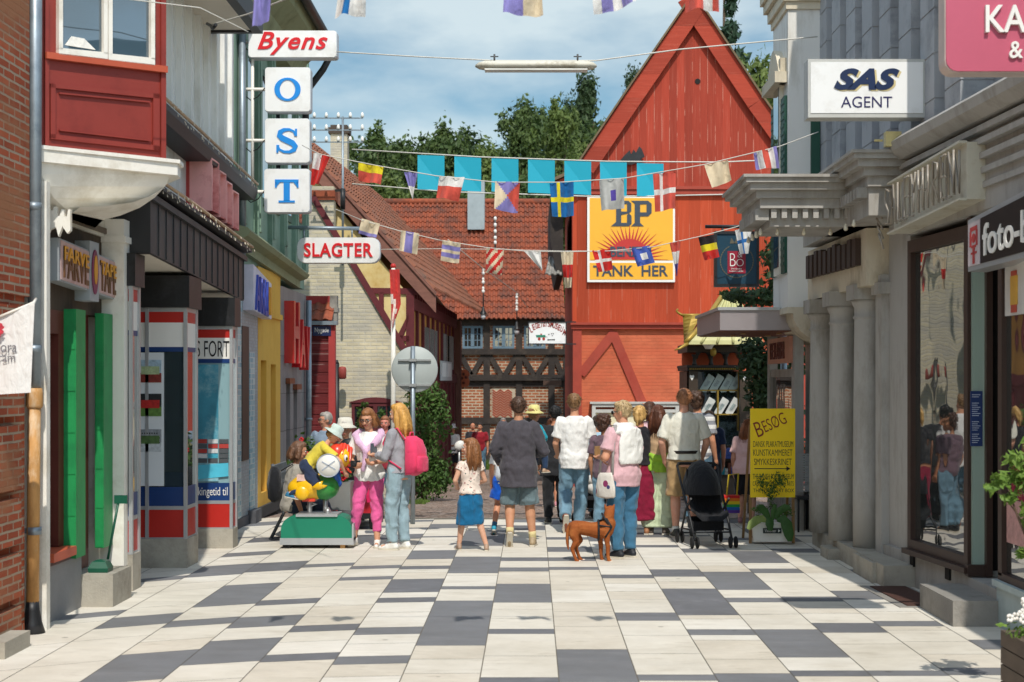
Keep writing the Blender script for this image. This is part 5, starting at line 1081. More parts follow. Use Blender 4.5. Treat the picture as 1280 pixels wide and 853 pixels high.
# ================================================================== RIGHT: grey columned house
GB_ = mat('grey blue boards', '898d91', .7, .06, 2)
def rx(Y): return 3.45+.07*max(0, 18-Y)
h = thing('columned_house', 'grey house with a row of round columns, cornice portico and ribbed upper wall', 'house', (4, 16.5, 0))
for y_, px in ((18.1, 1029), (17.2, 1054), (16.45, 1085.5)):
    x_ = (px-CX)/F*y_; z0 = .2
    b = MB(); ztop = 2.98+.045*(17.6-y_)
    b.lathe([(.165, z0), (.165, .9), (.158, 1.9), (.150, ztop-.38), (.15, ztop-.37), (.17, ztop-.35), (.15, ztop-.33), (.15, ztop-.25), (.175, ztop-.2), (.19, ztop-.16)], (x_, y_, 0), n=28)
    b.box((x_-.2, y_-.2, ztop-.16), (x_+.2, y_+.2, ztop)); b.build('column', GREY_P, h)
b = MB(); b.box((3.4, 14.7, .0), (4.5, 15.95, .21)); b.box((3.36, 15.0, 0), (3.62, 15.9, .2)); b.box((3.43, 16.0, 0), (4.5, 18.6, .2)); b.box((3.30, 16.95, 0), (3.6, 17.4, .12)); b.build('stylobate', CONC, h)
b = MB(); b.box((3.62, 15.75, .2), (4.1, 16.02, 3.1)); b.box((3.58, 15.7, 2.9), (4.1, 16.05, 3.02)); b.box((3.70, 14.86, .2), (4.3, 15.75, 3.6)); b.build('pilaster_wall', GREY_P, h)
b = MB(); b.box((4.3, 15.9, .2), (4.5, 20.4, 3.2)); b.build('recess_wall', GREY_P, h)
# architrave on the columns
def along(b, prof, y0, y1, m=0, n=1):
    """profile (out, z) outwards from the wall line, run along the wall from y0 to y1"""
    b.loft([[V((rx(y)-o, y, z-.012*(y-14))) for o, z in prof] for y in (y0, y1)], m, False)
b = MB(); along(b, [(-.5, 3.02), (.10, 3.02), (.10, 3.62), (-.5, 3.62)], 15.9, 18.45); b.build('architrave', CREAM, h)
b = MB(); y_ = 16.1
while y_ < 18.2: b.box((rx(y_)-.16, y_, 3.22), (rx(y_)-.10, y_+.17, 3.22+.28+.02*math.sin(y_*9))); y_ += .2
b.build('dark_letter_block', mat('dark brown letters', '3a2a22', .6), h)
# cornice: part A near, part B the portico
def cornice(b, x0, x1, y0, y1, z, m=0):
    for o_, a_, c_ in ((0, -.30, -.2), (.05, -.2, -.12), (.12, -.12, -.05), (.17, -.05, .0), (.2, .0, .03)): b.box((x0-o_, y0-o_, z+a_), (x1, y1+o_, z+c_), m)
b = MB(); cornice(b, 3.28, 4.3, 14.85, 18.6, 4.20); cornice(b, 2.38, 3.3, 15.85, 17.25, 4.10); b.box((2.5, 15.98, 3.62), (4.3, 17.1, 3.80)); b.box((3.30, 14.9, 3.62), (4.3, 18.5, 3.90)); cb_ = b
b = MB()
for q in range(11): y_ = 15.92+q*.118; b.box((2.34, y_, 3.68), (2.48, y_+.06, 3.80))
for q in range(8): x_ = 2.5+q*.11; b.box((x_, 15.88, 3.70), (x_+.055, 15.98, 3.80))
for q in range(26): y_ = 14.95+q*.135; b.box((3.2, y_, 3.8), (3.3, y_+.07, 3.9)) if not (15.8 < y_ < 17.3) else 0
cb_.add(b.v, b.f, 1); cb_.build('cornice', [GREY_P, GREY_P], h)
for i, (x_, y_) in enumerate([(2.6+.28*k, 16.1) for k in range(3)]+[(2.42, 16.1+.3*k) for k in range(4)]+[(3.22, 15.2), (3.22, 15.6)]):
    b = MB(); b.cap((x_, y_, 3.60), (x_, y_, 3.56), .012, .024, 8); b.build('bulb', mat('clear bulb', 'd6cdb4', .15, spec=.8), h)
# upper ribbed wall
b = MB(); b.box((4.02, 12.9, 4.2), (6, 19.6, 9.6)); b.build('upper_wall', GREY_B, h)
b = MB(); y_ = 13.2
while y_ < 19.3:
    z = 4.2; b = MB()
    while z < 9.3: b.box((3.72, y_, z), (4.02, y_+.5, z+.40)); b.box((3.728, y_+.008, z+.40), (4.02, y_+.492, z+.42)); z += .42
    b.build('pilaster', GREY_B, h); y_ += .86
b = MB(); p = at(1120, 180, 14.6); b.box((3.4, 14.6, p.z-.02), (3.55, 14.7, p.z+.12)); b.tube([(3.38, 14.65, p.z+.04), (3.3, 14.65, p.z+.04)], .012, 6); b.build('meter_box', mat('cream box', 'd2c58c', .5), h)
# ================================================================== RIGHT: shop with reflecting window
h = thing('glass_shop', 'grey shop front with a tall reflecting window, concrete plinth and recessed door', 'house', (4, 13, 0))
BRF = mat('brown window frame', '3c2a22', .5, .15, 4)
SHOPG = mat_glass('shop window glass', '2a2e2c', wave=.10)
b = MB(); along(b, [(-2, 3.42), (.02, 3.42), (.02, 4.15), (-2, 4.15)], 11.2, 14.8); along(b, [(-2, 0), (-.02, 0), (-.02, .33), (-2, .33)], 13.25, 15.7); b.box((4.6, 10.8, .2), (6, 15.6, 3.5)); b.box((3.8, 12.4, 0), (4.6, 13.25, .29)); b.build('wall', GREY_P, h)
b = MB(); along(b, [(-.1, 4.15), (.12, 4.15), (.22, 4.22), (.24, 4.3), (.16, 4.36), (-.1, 4.36)], 11.0, 14.85)
for z in (3.6, 3.72, 3.84, 3.96, 4.06): along(b, [(0, z), (.035+(z-3.5)*.12, z), (.035+(z-3.5)*.12, z+.05), (0, z+.05)], 11.2, 14.8)
b.build('cornice', GREY_P, h)
ga, gc = V((3.665, 14.8, 0)), V((3.80, 13.3, 0)); gd_ = gc-ga; gn = V((-gd_.y, gd_.x, 0)).normalized(); gn = gn if gn.x < 0 else -gn
f = MB(); t = .06; Lg = gd_.length; u_ = gd_.normalized(); z0, z1 = .37, 3.36
def fb(s0, s1, za, zb): f.obox(ga+u_*s0+V((0, 0, za)), u_*(s1-s0), -gn*.1, (0, 0, zb-za))
fb(-.03, t, z0, z1); fb(Lg-t, Lg+.03, z0, z1); fb(t, Lg-t, z0, z0+.09); fb(t, Lg-t, z1-.12, z1); fo = f.build('window', BRF, h)
b = MB(); b.obox(ga+u_*.05-gn*.05+V((0, 0, z0+.05)), u_*(Lg-.1), -gn*.01, (0, 0, z1-z0-.1)); b.build('pane', SHOPG, fo)
b = MB(); b.obox(ga+u_*(-.06)+gn*.05+V((0, 0, z0-.05)), u_*(Lg+.14), -gn*.2, (0, 0, .05)); b.build('window_sill', BRF, h)
# return pane, door recess
PALEG = mat_glass('pale green glass', '9fb3a6', wave=.02)
xg = gc.x; b = MB(); b.box((xg+.03, 13.22, .40), (xg+.135, 13.26, 3.35)); b.build('return_pane', PALEG, h)
b = MB(); b.box((xg+.135, 13.16, .3), (xg+.19, 13.28, 3.42)); b.box((xg+.0, 13.16, 3.3), (xg+.135, 13.28, 3.42)); b.box((xg-.02, 13.18, .3), (xg+.135, 13.28, .40)); b.build('door_frame', BRF, h)
b = MB(); p, q = at(1213, 558, 13.21), at(1228, 489, 13.21); b.box((p.x, 13.205, p.z), (q.x, 13.218, q.z)); nb_ = b.build('info_panel', mat('info blue', '1f3566', .5), h)
b = MB()
for i in range(24):
    if i in (2, 3, 11, 12, 18): continue
    z = q.z-.03-i*.018; b.box((p.x+.012, 13.202, z-.006), (q.x-.02-.012*(i % 3), 13.2049, z))
b.build('info_text', mat('info text', 'aeb8cc', .6), nb_)
b = MB(); b.box((xg+.19, 13.3, .25), (4.7, 13.4, 3.4)); b.build('door', DARKIN, h)
b = MB(); b.box((3.42, 12.35, 0), (3.86, 13.4, .21)); b.build('entrance_step', CONC_D, h)
b = MB()
for y_ in (14.75, 13.75): b.box((rx(y_)+.005, y_-.07, .20), (rx(y_)+.05, y_+.07, .30))
b.build('vent_hole', DARKIN, h)
b = MB(); b.obox((rx(14.6)-.42, 14.7, .003), (.05, -1.25, 0), (.34, 0, 0), (0, 0, .012)); o = b.build('door_mat', mat('brown mat', '4a2f26', .95, .2, 30), label='dark brown mat in a stone frame beside the shop plinth', category='mat')
b = MB(); b.obox((rx(14.6)-.50, 14.78, .0005), (.05, -1.40, 0), (.46, 0, 0), (0, 0, .006)); b.build('mat_frame', CONC_D, o)
# near window right
f = MB(); f.box((3.80, 12.3, .42), (3.86, 12.4, 3.2)); f.box((3.80, 10.2, .36), (3.88, 12.4, .44)); fo = f.build('window', BRF, h)
b = MB(); b.box((3.84, 10.2, .44), (3.87, 12.3, 3.1)); b.build('pane', SHOPG, fo)
b = MB(); b.box((3.82, 10.8, 2.52), (3.834, 12.28, 3.1)); pw = b.build('window_poster', mat('poster white', 'c9c6c0', .6), fo)
b = MB(); p, q = at(1261, 386, 11.72), at(1270, 342, 11.72); b.box((3.812, 11.95, 2.60), (3.819, 12.12, 2.83), 0); b.box((3.81, 11.97, 2.54), (3.818, 12.1, 2.60), 1); b.box((3.81, 11.97, 2.83), (3.818, 12.1, 2.87), 1); b.build('film_print', [mat('film yellow', 'd0a13a', .5), mat('film red', 'b5452f', .5)], pw)
b = MB(); b.box((3.825, 11.7, .7), (3.835, 12.25, 1.05)); b.build('window_sticker', mat('sticker pale red', 'b78a86', .6, .3, 20), fo)
b = MB(); b.box((3.79, 10.2, 0), (4.3, 12.4, .33)); b.box((3.76, 10.2, .33), (4.3, 12.43, .38)); b.build('marble_plinth', mat('pale blue marble', 'a9b8b8', .5, .15, 3), h)
b = MB(); b.box((3.95, 10.0, 3.2), (4.6, 12.3, 6.5)); b.build('blue_panel', mat('pale blue sheet', '8fabb6', .5, .08, 2), h)
# foto sign
h = thing('photo_shop_sign', 'dark brown sign board with white lettering foto-box beside a pale red camera mark', 'sign', (3.9, 11.5, 2.9))
WS = Wall((3.62, 12.05), (4.02, 10.9)); nS = V((-WS.d.y, WS.d.x, 0)); nS = nS if nS.x < 0 else -nS
p0, p1 = WS.p(1210, 340), WS.p(1320, 312); q0, q1 = WS.p(1210, 276), WS.p(1320, 217)
zb0, zt0 = p0.z, q0.z; u_ = V((p1.x-p0.x, p1.y-p0.y, 0))
def onS(s, z, d=0): return p0*(1-s)+p1*s+V((0, 0, (z)*(q0.z-p0.z)*(1-s)+z*(q1.z-p1.z)*s))+nS*d
b = MB(); b.prism([onS(0, 0), onS(1, 0), onS(1, 1), onS(0, 1)], -nS*.18); b.build('board', ALU, h)
b = MB(); b.prism([onS(.16, .09), onS(.99, .09), onS(.99, .91), onS(.16, .91)], nS*.008); b.build('face', mat('sign dark brown', '2e2522', .5), h)
b = MB(); b.prism([onS(.01, .09), onS(.155, .09), onS(.155, .91), onS(.01, .91)], nS*.008); b.build('logo_panel', mat('pale sign panel', 'b9aeb0', .5), h)
b = MB()
for s0, s1, a_, c_ in ((.04, .125, .74, .82), (.035, .055, .45, .74), (.11, .13, .45, .74), (.055, .11, .42, .47), (.07, .095, .12, .42), (.05, .12, .3, .34)): b.prism([onS(s0, a_, .009), onS(s1, a_, .009), onS(s1, c_, .009), onS(s0, c_, .009)], nS*.004)
b.prism([onS(.083+.022*math.cos(t_), .6+.09*math.sin(t_), .009) for t_ in [2*math.pi*i/14 for i in range(14)]], nS*.004)
b.build('camera_mark', mat('sign red mark', 'a8403f', .5), h)
ud = (onS(.95, .3)-onS(.2, .3)).normalized()
text('foto-box', onS(.2, .2, .01), ud, (0, 0, 1), (onS(.2, .3)-onS(.97, .3)).length, (q0.z-p0.z)*.62, SWHITE, h, .012, bold=.012)
# neon letter box
h = thing('neon_letter_sign', 'white weathered letter trough with bare glass tube letters on the grey cornice', 'sign', (3.6, 14, 3.3))
WN = Wall((3.46, 14.9), (3.62, 12.75)); nN = V((-WN.d.y, WN.d.x, 0)); nN = nN if nN.x < 0 else -nN
n0, n1 = V((3.50, 14.7, 3.42)), V((3.64, 12.72, 3.52)); b = MB(); du = (n1-n0)
b.obox(n0, du, -nN*.16, (0, 0, .48)); b.obox(n0+V((0, 0, -.01)), du, nN*.07, (0, 0, .02)); b.obox(n0+V((0, 0, .47)), du, nN*.07, (0, 0, .02)); b.build('trough', mat('weathered white trough', 'c8c4b4', .6, .1, 4, dirt='a89e86', dirt_s=4), h)
glyph = {'S': [[(1, .9), (.2, 1), (0, .7), (.9, .35), (.8, .05), (0, .1)]], 'A': [[(0, 0), (.5, 1), (1, 0)], [(.2, .4), (.8, .4)]], 'E': [[(1, 1), (0, 1), (0, 0), (1, 0)], [(0, .5), (.8, .5)]], 'L': [[(0, 1), (0, 0), (1, 0)]], 'Y': [[(0, 1), (.5, .5), (1, 1)], [(.5, .5), (.5, 0)]], 'H': [[(0, 0), (0, 1)], [(1, 0), (1, 1)], [(0, .5), (1, .5)]], 'I': [[(.5, 0), (.5, 1)]], 'R': [[(0, 0), (0, 1), (.9, .9), (.9, .6), (0, .5), (1, 0)]], 'N': [[(0, 0), (0, 1), (1, 0), (1, 1)]], 'T': [[(0, 1), (1, 1)], [(.5, 1), (.5, 0)]]}
wd = 'SALEYHIREN'; b = MB(); tb = mat('old glass tube', '9a9286', .3, .1, spec=.6)
for i, ch in enumerate(wd):
    for st in glyph[ch]:
        for off in (0, .05):
            pts = [n0+du*((i+.18+.62*x)/len(wd))+nN*(.05+off)+V((0, 0, .06+.36*z)) for x, z in st]; b.tube(pts, .010, 5)
b.build('tube_letter', tb, h)
b = MB()
for k in range(7): 
    s = V((3.47-.0*k, 15.0+.02*k, 3.3+.1*k)); b.tube([s, s+V((-.04, .05*(k % 3), .12)), s+V((-.02, .12, .16+.02*k))], .012, 5)
b.build('scroll_tube', tb, h)
# SAS sign
h = thing('airline_sign', 'white framed light box sign reading SAS AGENT on the ribbed grey wall', 'sign', (2.95, 14.4, 4.2))
YA = 14.4; a_, c_ = at(1010, 147, YA), at(1157, 74, YA)
b = MB(); b.box((a_.x, YA, a_.z), (c_.x, YA+.22, c_.z)); b.build('frame', mat('sign frame grey', 'b7b7b2', .5, .08), h)
b = MB(); b.box((a_.x+.025, YA-.006, a_.z+.04), (c_.x-.025, YA, c_.z-.03)); b.build('face', BX, h)
NAVY = mat('navy', '14264a', .4); GOLD = mat('letter gold', 'c9b98a', .4); s_ = YA/F
p = at(1042, 113, YA); text('SAS', (p.x+.02, YA-.006, p.z-.012), (1, 0, 0), (0, 0, 1), 82*s_, 27*s_, GOLD, h, .004, bold=.05, shear=.38)
text('SAS', (p.x, YA-.010, p.z), (1, 0, 0), (0, 0, 1), 82*s_, 27*s_, NAVY, h, .006, bold=.05, shear=.38)
p = at(1051, 135, YA); text('AGENT', (p.x, YA-.006, p.z), (1, 0, 0), (0, 0, 1), 64*s_, 14*s_, mat('violet ink', '2a2555', .4), h, .004)
b = MB(); b.tube([(c_.x, YA+.1, c_.z-.05), (4.05, YA+.1, c_.z-.05)], .03, 8); b.tube([(c_.x, YA+.1, a_.z+.1), (c_.x+.1, YA+.1, a_.z+.15), (4.05, YA+.1, a_.z+.1)], .02, 6); b.build('bracket', BLACK, h)
# pink sign top right
h = thing('pink_round_sign', 'faded pink sign with white letters KAR over an ampersand at the top right', 'sign', (3.3, 10.2, 4.0))
YP = 10.2; a_, c_ = at(1181, 91, YP), at(1330, -25, YP); r_ = .08; pts = []
for cx_, cz_, a0 in ((c_.x-r_, c_.z-r_, 0), (a_.x+r_, c_.z-r_, 90), (a_.x+r_, a_.z+r_, 180), (c_.x-r_, a_.z+r_, 270)):
    for q in range(5): an = math.radians(a0+q*22.5); pts.append(V((cx_+r_*math.cos(an), YP, cz_+r_*math.sin(an))))
b = MB(); b.prism(pts, (0, .16, 0)); b.build('box', mat('sign rim pale', 'cbb9b0', .5), h)
mx, mz = (a_.x+c_.x)/2, (a_.z+c_.z)/2
b = MB(); b.prism([V((mx+(p.x-mx)*.985, YP, mz+(p.z-mz)*.975)) for p in pts], (0, -.012, 0)); b.build('face', mat('faded rose', 'b9566c', .45, .06, 2), h)
s_ = YP/F; p = at(1230, 42, YP); text('KAR', (p.x, YP-.012, p.z), (1, 0, 0), (0, 0, 1), 74*s_, 34*s_, SWHITE, h, .03, bold=.01); p = at(1260, 74, YP); text('&', (p.x, YP-.012, p.z), (1, 0, 0), (0, 0, 1), 17*s_, 21*s_, SWHITE, h, .02, bold=.01)
b = MB(); b.tube([(c_.x-.02, YP+.08, mz), (4.4, YP+.08, mz)], .03, 8); b.build('bracket', BLACK, h)
# near right house (its height throws the shade on the right of the street)
h = thing('near_grey_house', 'grey rendered house at the right edge of the street', 'house', (5, 6, 0))
b = MB(); b.box((4.08, -6, 0), (7, 10.0, 5.3)); b.box((4.1, 10.0, 3.2), (7, 12.2, 5.9)); b.build('wall', GREY_P, h)
# kiosk with golden roof
h = thing('pagoda_kiosk', 'black kiosk with arcade, gold edged glass panes and a swept golden roof', 'kiosk', (at(905, 0, 28).x, 28.6, gz(28)))
YK = 28.0; K_ = lambda x, y, dy=0: at(x, y, YK+dy); KX = lambda x: 840+x/5.333; KY = lambda y: 370+y/5.333
GOLDM = mat('old gold paint', '9c8034', .45, .2, 5, metal=.3); VERD = mat('pale green gold roof', 'b7b37c', .5, .15, 3); KBL = mat('kiosk black', '211d1a', .5, .2, 4); KBR = mat('kiosk brown', '3b3026', .5, .2, 4)
g0 = gz(YK)-.02
def kb(b, x0, y0, x1, y1, d0=0, d1=.1, m=0): p, q = K_(KX(x0), KY(y1)), K_(KX(x1), KY(y0)); b.box((p.x, YK+d0, p.z), (q.x, YK+d1, q.z), m)
b = MB(); xl_, xr_ = K_(KX(112), 0).x, K_(KX(560), 0).x
b.box((xl_, YK+.5, g0), (xr_, YK+1.8, K_(0, KY(500)).z)); b.box((xl_, YK, g0), (xl_+.12, YK+.5, K_(0, KY(500)).z)); kb(b, 112, 500, 172, 900, -.02, .3); kb(b, 452, 500, 505, 900, -.02, .3); kb(b, 100, 320, 560, 375, -.04, 1.8); b.box((xl_, YK, g0), (xr_, YK+.5, g0+.6)); b.build('body', KBR, h)
b = MB(); kb(b, 95, 462, 480, 478, -.12, 1.8); kb(b, 100, 478, 470, 498, -.06, 1.8); kb(b, 80, 318, 400, 330, -.25, .1, 1)
for q in range(30): x_ = 115+q*12; kb(b, x_, 482, x_+6, 492, -.09, -.06, 1)
b.build('cornice', [KBL, GOLDM], h)
b = MB()
for x_ in (150, 162+98, 358, 456): b.lathe([(.045, 0), (.05, .02), (.035, .05), (.035, .14), (.055, .17), (.06, .2)], K_(KX(x_), KY(462), .02), n=10)
for x_ in (161, 259, 357):
    xa, xb_ = x_, x_+98; arc = [(xa, 420)]+[(xa+49-37*math.cos(math.pi*q/12), 420-44*math.sin(math.pi*q/12)) for q in range(13)]+[(xb_, 420), (xb_, 372), (xa, 372)]
    b.prism([K_(KX(x), KY(y), .0) for x, y in arc], (0, .12, 0))
b.build('arcade', KBL, h)
b = MB(); kb(b, 100, 372, 560, 462, .9, 1.0); b.build('arcade_back', mat('orange back wall', 'b3502f', .7), h)
b = MB(); kb(b, 172, 505, 452, 1000, .25, .3); b.build('glass', GLASS, h)
b = MB()
for x0_, y0_, x1_, y1_ in ((172, 505, 178, 900), (172, 626, 452, 634), (172, 788, 452, 796), (308, 634, 318, 900), (446, 505, 452, 900), (500, 626, 620, 632)): kb(b, x0_, y0_, x1_, y1_, .15, .25)
b.build('gold_bar', GOLDM, h)
b = MB()
rg = random.Random(2)
for row, (y_, xs) in enumerate(((580, (235, 298, 366, 425)), (735, (240, 330, 405)))):
    for x_ in xs:
        pr = [(-52, 42), (10, -62), (48, -40), (52, -30), (-6, 62), (-40, 62)]
        b.prism([K_(KX(x_+u*.95), KY(y_+v), .16+.01*rg.random()) for u, v in pr], (0, .02, 0), row and rg.randint(0, 1))
        b.prism([K_(KX(x_+u*.4), KY(y_+v*.35+4), .155) for u, v in pr], (0, .004, 0), 2)
b.build('newspaper', [mat('news pale', 'a9b9b6', .7, .08, 10), mat('news white', 'c3c6c2', .7, .08, 10), mat('news print', '8e9a99', .7, .35, 40)], h)
b = MB()
for x_ in (133, 482): b.prism([K_(KX(x_+u), KY(545+v), -.03) for u, v in ((0, 20), (-16, -6), (-12, -18), (0, -12), (12, -18), (16, -6))], (0, .02, 0))
b.build('white_heart', SWHITE, h)
text('1979', K_(KX(512), KY(342), -.045), (1, 0, 0), (0, 0, 1), 54/5.333*YK/F, 22/5.333*YK/F, SWHITE, h, .004)
# roof: swept panel, ridge, tips
b = MB(); TL = [(70, 130), (195, 130), (270, 70), (345, -10)]; 
rows = []
for k in range(9):
    v_ = k/8; rows.append([K_(KX(x), KY(y), dy) for x, y, dy in ((80-v_*8, 330-v_*199, .1), (84+v_*50, 327-v_*197, -.2+.2*v_), (88+v_*108, 324-v_*194, -.45+.5*v_))])
for k in range(8): b.add(rows[k]+rows[k+1], [(0, 1, 4, 3), (1, 2, 5, 4)], 0, False)
rows = []
for k in range(11):
    v_ = k/10; x0_ = 88+(345-88)*v_; y0_ = 324-(324+12)*v_+22*math.sin(math.pi*v_)
    rows.append([K_(KX(x0_), KY(y0_), -.5+1.6*v_*v_), K_(KX(620-180*v_), KY(y0_), -.5+1.6*v_*v_)])
for k in range(10): b.add(rows[k]+rows[k+1], [(0, 1, 3, 2)], 1, False)
for q in range(5): b.tube([r_[0].lerp(r_[1], q/5)+V((0, 0, .02)) for r_ in rows], .025, 6, 1)
b.build('roof', [GOLDM, VERD], h)
b = MB(); b.tube([r_[0]+V((0, 0, .03)) for r_ in rows], .045, 8); b.tube([K_(KX(100), KY(318), -.5), K_(KX(85), KY(330), -.55), K_(KX(50), KY(352), -.6), K_(KX(18), KY(362), -.62)], [.04, .035, .025, .012], 8)
b.tube([K_(KX(70), KY(130), .1), K_(KX(56), KY(122), .1), K_(KX(40), KY(112), .1), K_(KX(30), KY(100), .1), K_(KX(34), KY(90), .1), K_(KX(44), KY(92), .1)], [.025, .022, .02, .018, .015, .012], 8); b.tube([K_(KX(70), KY(130), .1), K_(KX(195), KY(130), .1)], .03, 8)
b.ell(K_(KX(275), KY(375), -.15), (.06, .05, .08)); b.tube([K_(KX(275), KY(375), -.15), K_(KX(265), KY(350), -.18)], .03, 6); b.build('gilded_trim', GOLDM, h)
b = MB(); b.lathe([(.14, .12), (.13, .06), (.08, .0), (.06, -.04)], K_(KX(243), KY(340), -.28), n=14); b.build('lamp_bowl', SWHITE, h)
# ================================================================== FLAGS AND WIRES
WIRE = mat('cord', 'c9c6bd', .7, .1, 9); CAB = mat('dark cable', '4a4a4a', .6)
FC = {k: mat_cloth('flag cloth '+k, c, .06) for k, c in dict(cream='e2d1b2', lilac='8d86c4', blue='4a63b8', red='d4594a', hot='cf2f2a', white='e6e4df', grey='b9bab6', yellow='e8cf2a', black='2a2426', sblue='1f6aa8', syel='e6d22c', fblue='2f6fb0', violet='5a4aa0').items()}
for m in FC.values():                                  # thin cloth lets some light through
    nt = m.node_tree; b_ = nt.nodes['Principled BSDF']; tr = N(nt, 'ShaderNodeBsdfTranslucent'); mx = N(nt, 'ShaderNodeMixShader'); mx.inputs[0].default_value = .25
    src = b_.inputs['Base Color'].links[0].from_socket; nt.links.new(src, tr.inputs['Color']); o_ = nt.nodes['Material Output']
    nt.links.new(b_.outputs[0], mx.inputs[1]); nt.links.new(tr.outputs[0], mx.inputs[2]); nt.links.new(mx.outputs[0], o_.inputs['Surface'])
def flag(pts, Y, cols, pat, lab, group='signal flags of the bunting lines', name='flag', n=14, rip=.055, seed=0):
    """pts: photo pixels of top-left, top-right, bottom-right, bottom-left (a repeated point makes a pennant)"""
    tl, tr, br_, bl = [at(x, y, Y) for x, y in pts]; b = MB(); vs = []; rng = random.Random(seed*31+5); ph = rng.uniform(0, 6)
    for i in range(n+1):
        v_ = i/n
        for j in range(n+1):
            u = j/n; p = (tl.lerp(tr, u)).lerp(bl.lerp(br_, u), v_)
            p += V((0, rip*v_*math.sin(u*5.5+ph+v_*2)+rip*.5*math.sin(u*11+ph*2), 0)); vs.append(p)
    fs = []; ms = []
    for i in range(n):
        for j in range(n): fs.append((i*(n+1)+j, (i+1)*(n+1)+j, (i+1)*(n+1)+j+1, i*(n+1)+j+1)); ms.append(pat((j+.5)/n, (i+.5)/n))
    b.add(vs, fs, 0, True); b.m = ms
    o = b.build(name, [FC[c] for c in cols], label=lab, category='flag', group=group); return o
cross = lambda u, v: 1 if (.28 < u < .46 or .40 < v < .60) else 0
def wire(pts, Y, lab, name='bunting_line', r=.006, group='bunting lines across the street'):
    b = MB(); P = [at(x, y, Y) if len(q) == 0 else at(x, y, q[0]) for x, y, *q in pts]; out_ = []
    for a_, c_ in zip(P, P[1:]):
        for k in range(6): out_.append(a_.lerp(c_, k/6))
    out_.append(P[-1]); b.tube(out_, r, 5); return b.build(name, WIRE, label=lab, category='line', group=group)
# upper line near the camera
YA_ = 9.4
wire([(150, -30), (420, -28), (650, -30), (880, -34), (1180, -60)], YA_, 'thin cord carrying the flags cut by the top of the photo')
flag([(318, -30), (338, -31), (336, 22), (317, 38)], YA_, ['lilac'], lambda u, v: 0, 'lilac flag cut off by the top edge, left of the red roof sign', seed=1)
flag([(424, -28), (459, -28), (456, 20), (417, 21)], YA_, ['white', 'sblue'], lambda u, v: 1 if .28 < u < .5 else 0, 'white flag with one blue upright band at the top edge', seed=2)
flag([(631, -30), (676, -30), (679, 19), (629, 19)], YA_, ['lilac', 'cream'], lambda u, v: 0 if u < .5 else 1, 'half lilac half cream flag at the top edge of the photo', seed=3)
flag([(738, -31), (786, -32), (794, 5), (742, 19)], YA_, ['white', 'lilac'], lambda u, v: 1 if int(u*4.2) % 2 == 1 else 0, 'white and lilac striped flag at the top edge of the photo', seed=4)
flag([(856, -33), (898, -35), (900, 13), (858, 14)], YA_, ['red', 'white'], lambda u, v: 1 if .5 < u < .78 else 0, 'red flag with white band in front of the red gable tip', seed=5)
# middle line
YB_ = 17.3
wire([(378, 182, 20), (400, 193), (470, 207), (545, 220), (620, 228), (700, 228), (780, 223), (880, 206), (975, 183), (1023, 165)], YB_, 'cord of the middle row of flags in front of the blue squares')
flag([(392, 191), (412, 196), (398, 231), (388, 231)], YB_, ['hot', 'white'], lambda u, v: (int(u*2)+int(v*2)) % 2 ^ 1 if v < .52 else 0, 'red and white quartered pennant beside the letter T sign', seed=6)
flag([(448, 204), (479, 209), (476, 231), (448, 226)], YB_, ['syel', 'red'], lambda u, v: 0 if v < .4 else 1, 'yellow over red flag hanging before the trees', seed=7)
flag([(505, 215), (522, 217), (516, 250), (516, 250)], YB_, ['lilac', 'white'], lambda u, v: 0 if v < .48 else 1, 'small lilac and white pennant left of the turquoise squares', seed=8)
flag([(549, 220), (581, 222), (573, 252), (545, 247)], YB_, ['white', 'red'], lambda u, v: 0 if v < .42 else 1, 'white over pale red flag below the first turquoise squares', seed=9)
def sal(u, v):
    a_ = u-v; c_ = u+v-1
    return 1 if (a_ > 0) == (c_ < 0) and a_ > 0 else (0 if a_ <= 0 and c_ <= 0 else (1 if a_ <= 0 else 2))
flag([(619, 227), (650, 228), (647, 267), (618, 262)], YB_, ['cream', 'lilac', 'red'], sal, 'flag of lilac, red and cream triangles meeting at its middle', seed=10)
flag([(687, 229), (717, 228), (717, 271), (690, 271)], YB_, ['sblue', 'syel'], cross, 'blue flag with yellow cross at the edge of the red house', seed=11)
flag([(749, 226), (780, 223), (781, 260), (752, 264)], YB_, ['grey', 'violet'], lambda u, v: 1 if .42 < u < .66 and .38 < v < .72 else 0, 'grey white flag with violet square over the yellow enamel sign', seed=12)
flag([(816, 218), (845, 214), (844, 261), (819, 265)], YB_, ['red', 'white'], cross, 'pale red flag with white cross beside the top of the yellow sign', seed=13)
flag([(880, 207), (910, 200), (914, 226), (889, 236)], YB_, ['cream'], lambda u, v: 0, 'plain cream flag with rounded end on the red gable boards', seed=14)
flag([(942, 191), (970, 183), (975, 210), (946, 212)], YB_, ['lilac', 'white', 'red'], lambda u, v: [0, 1, 2, 2, 1, 0][min(5, int(u*6))], 'lilac, white and red striped flag beside the white house', seed=15)
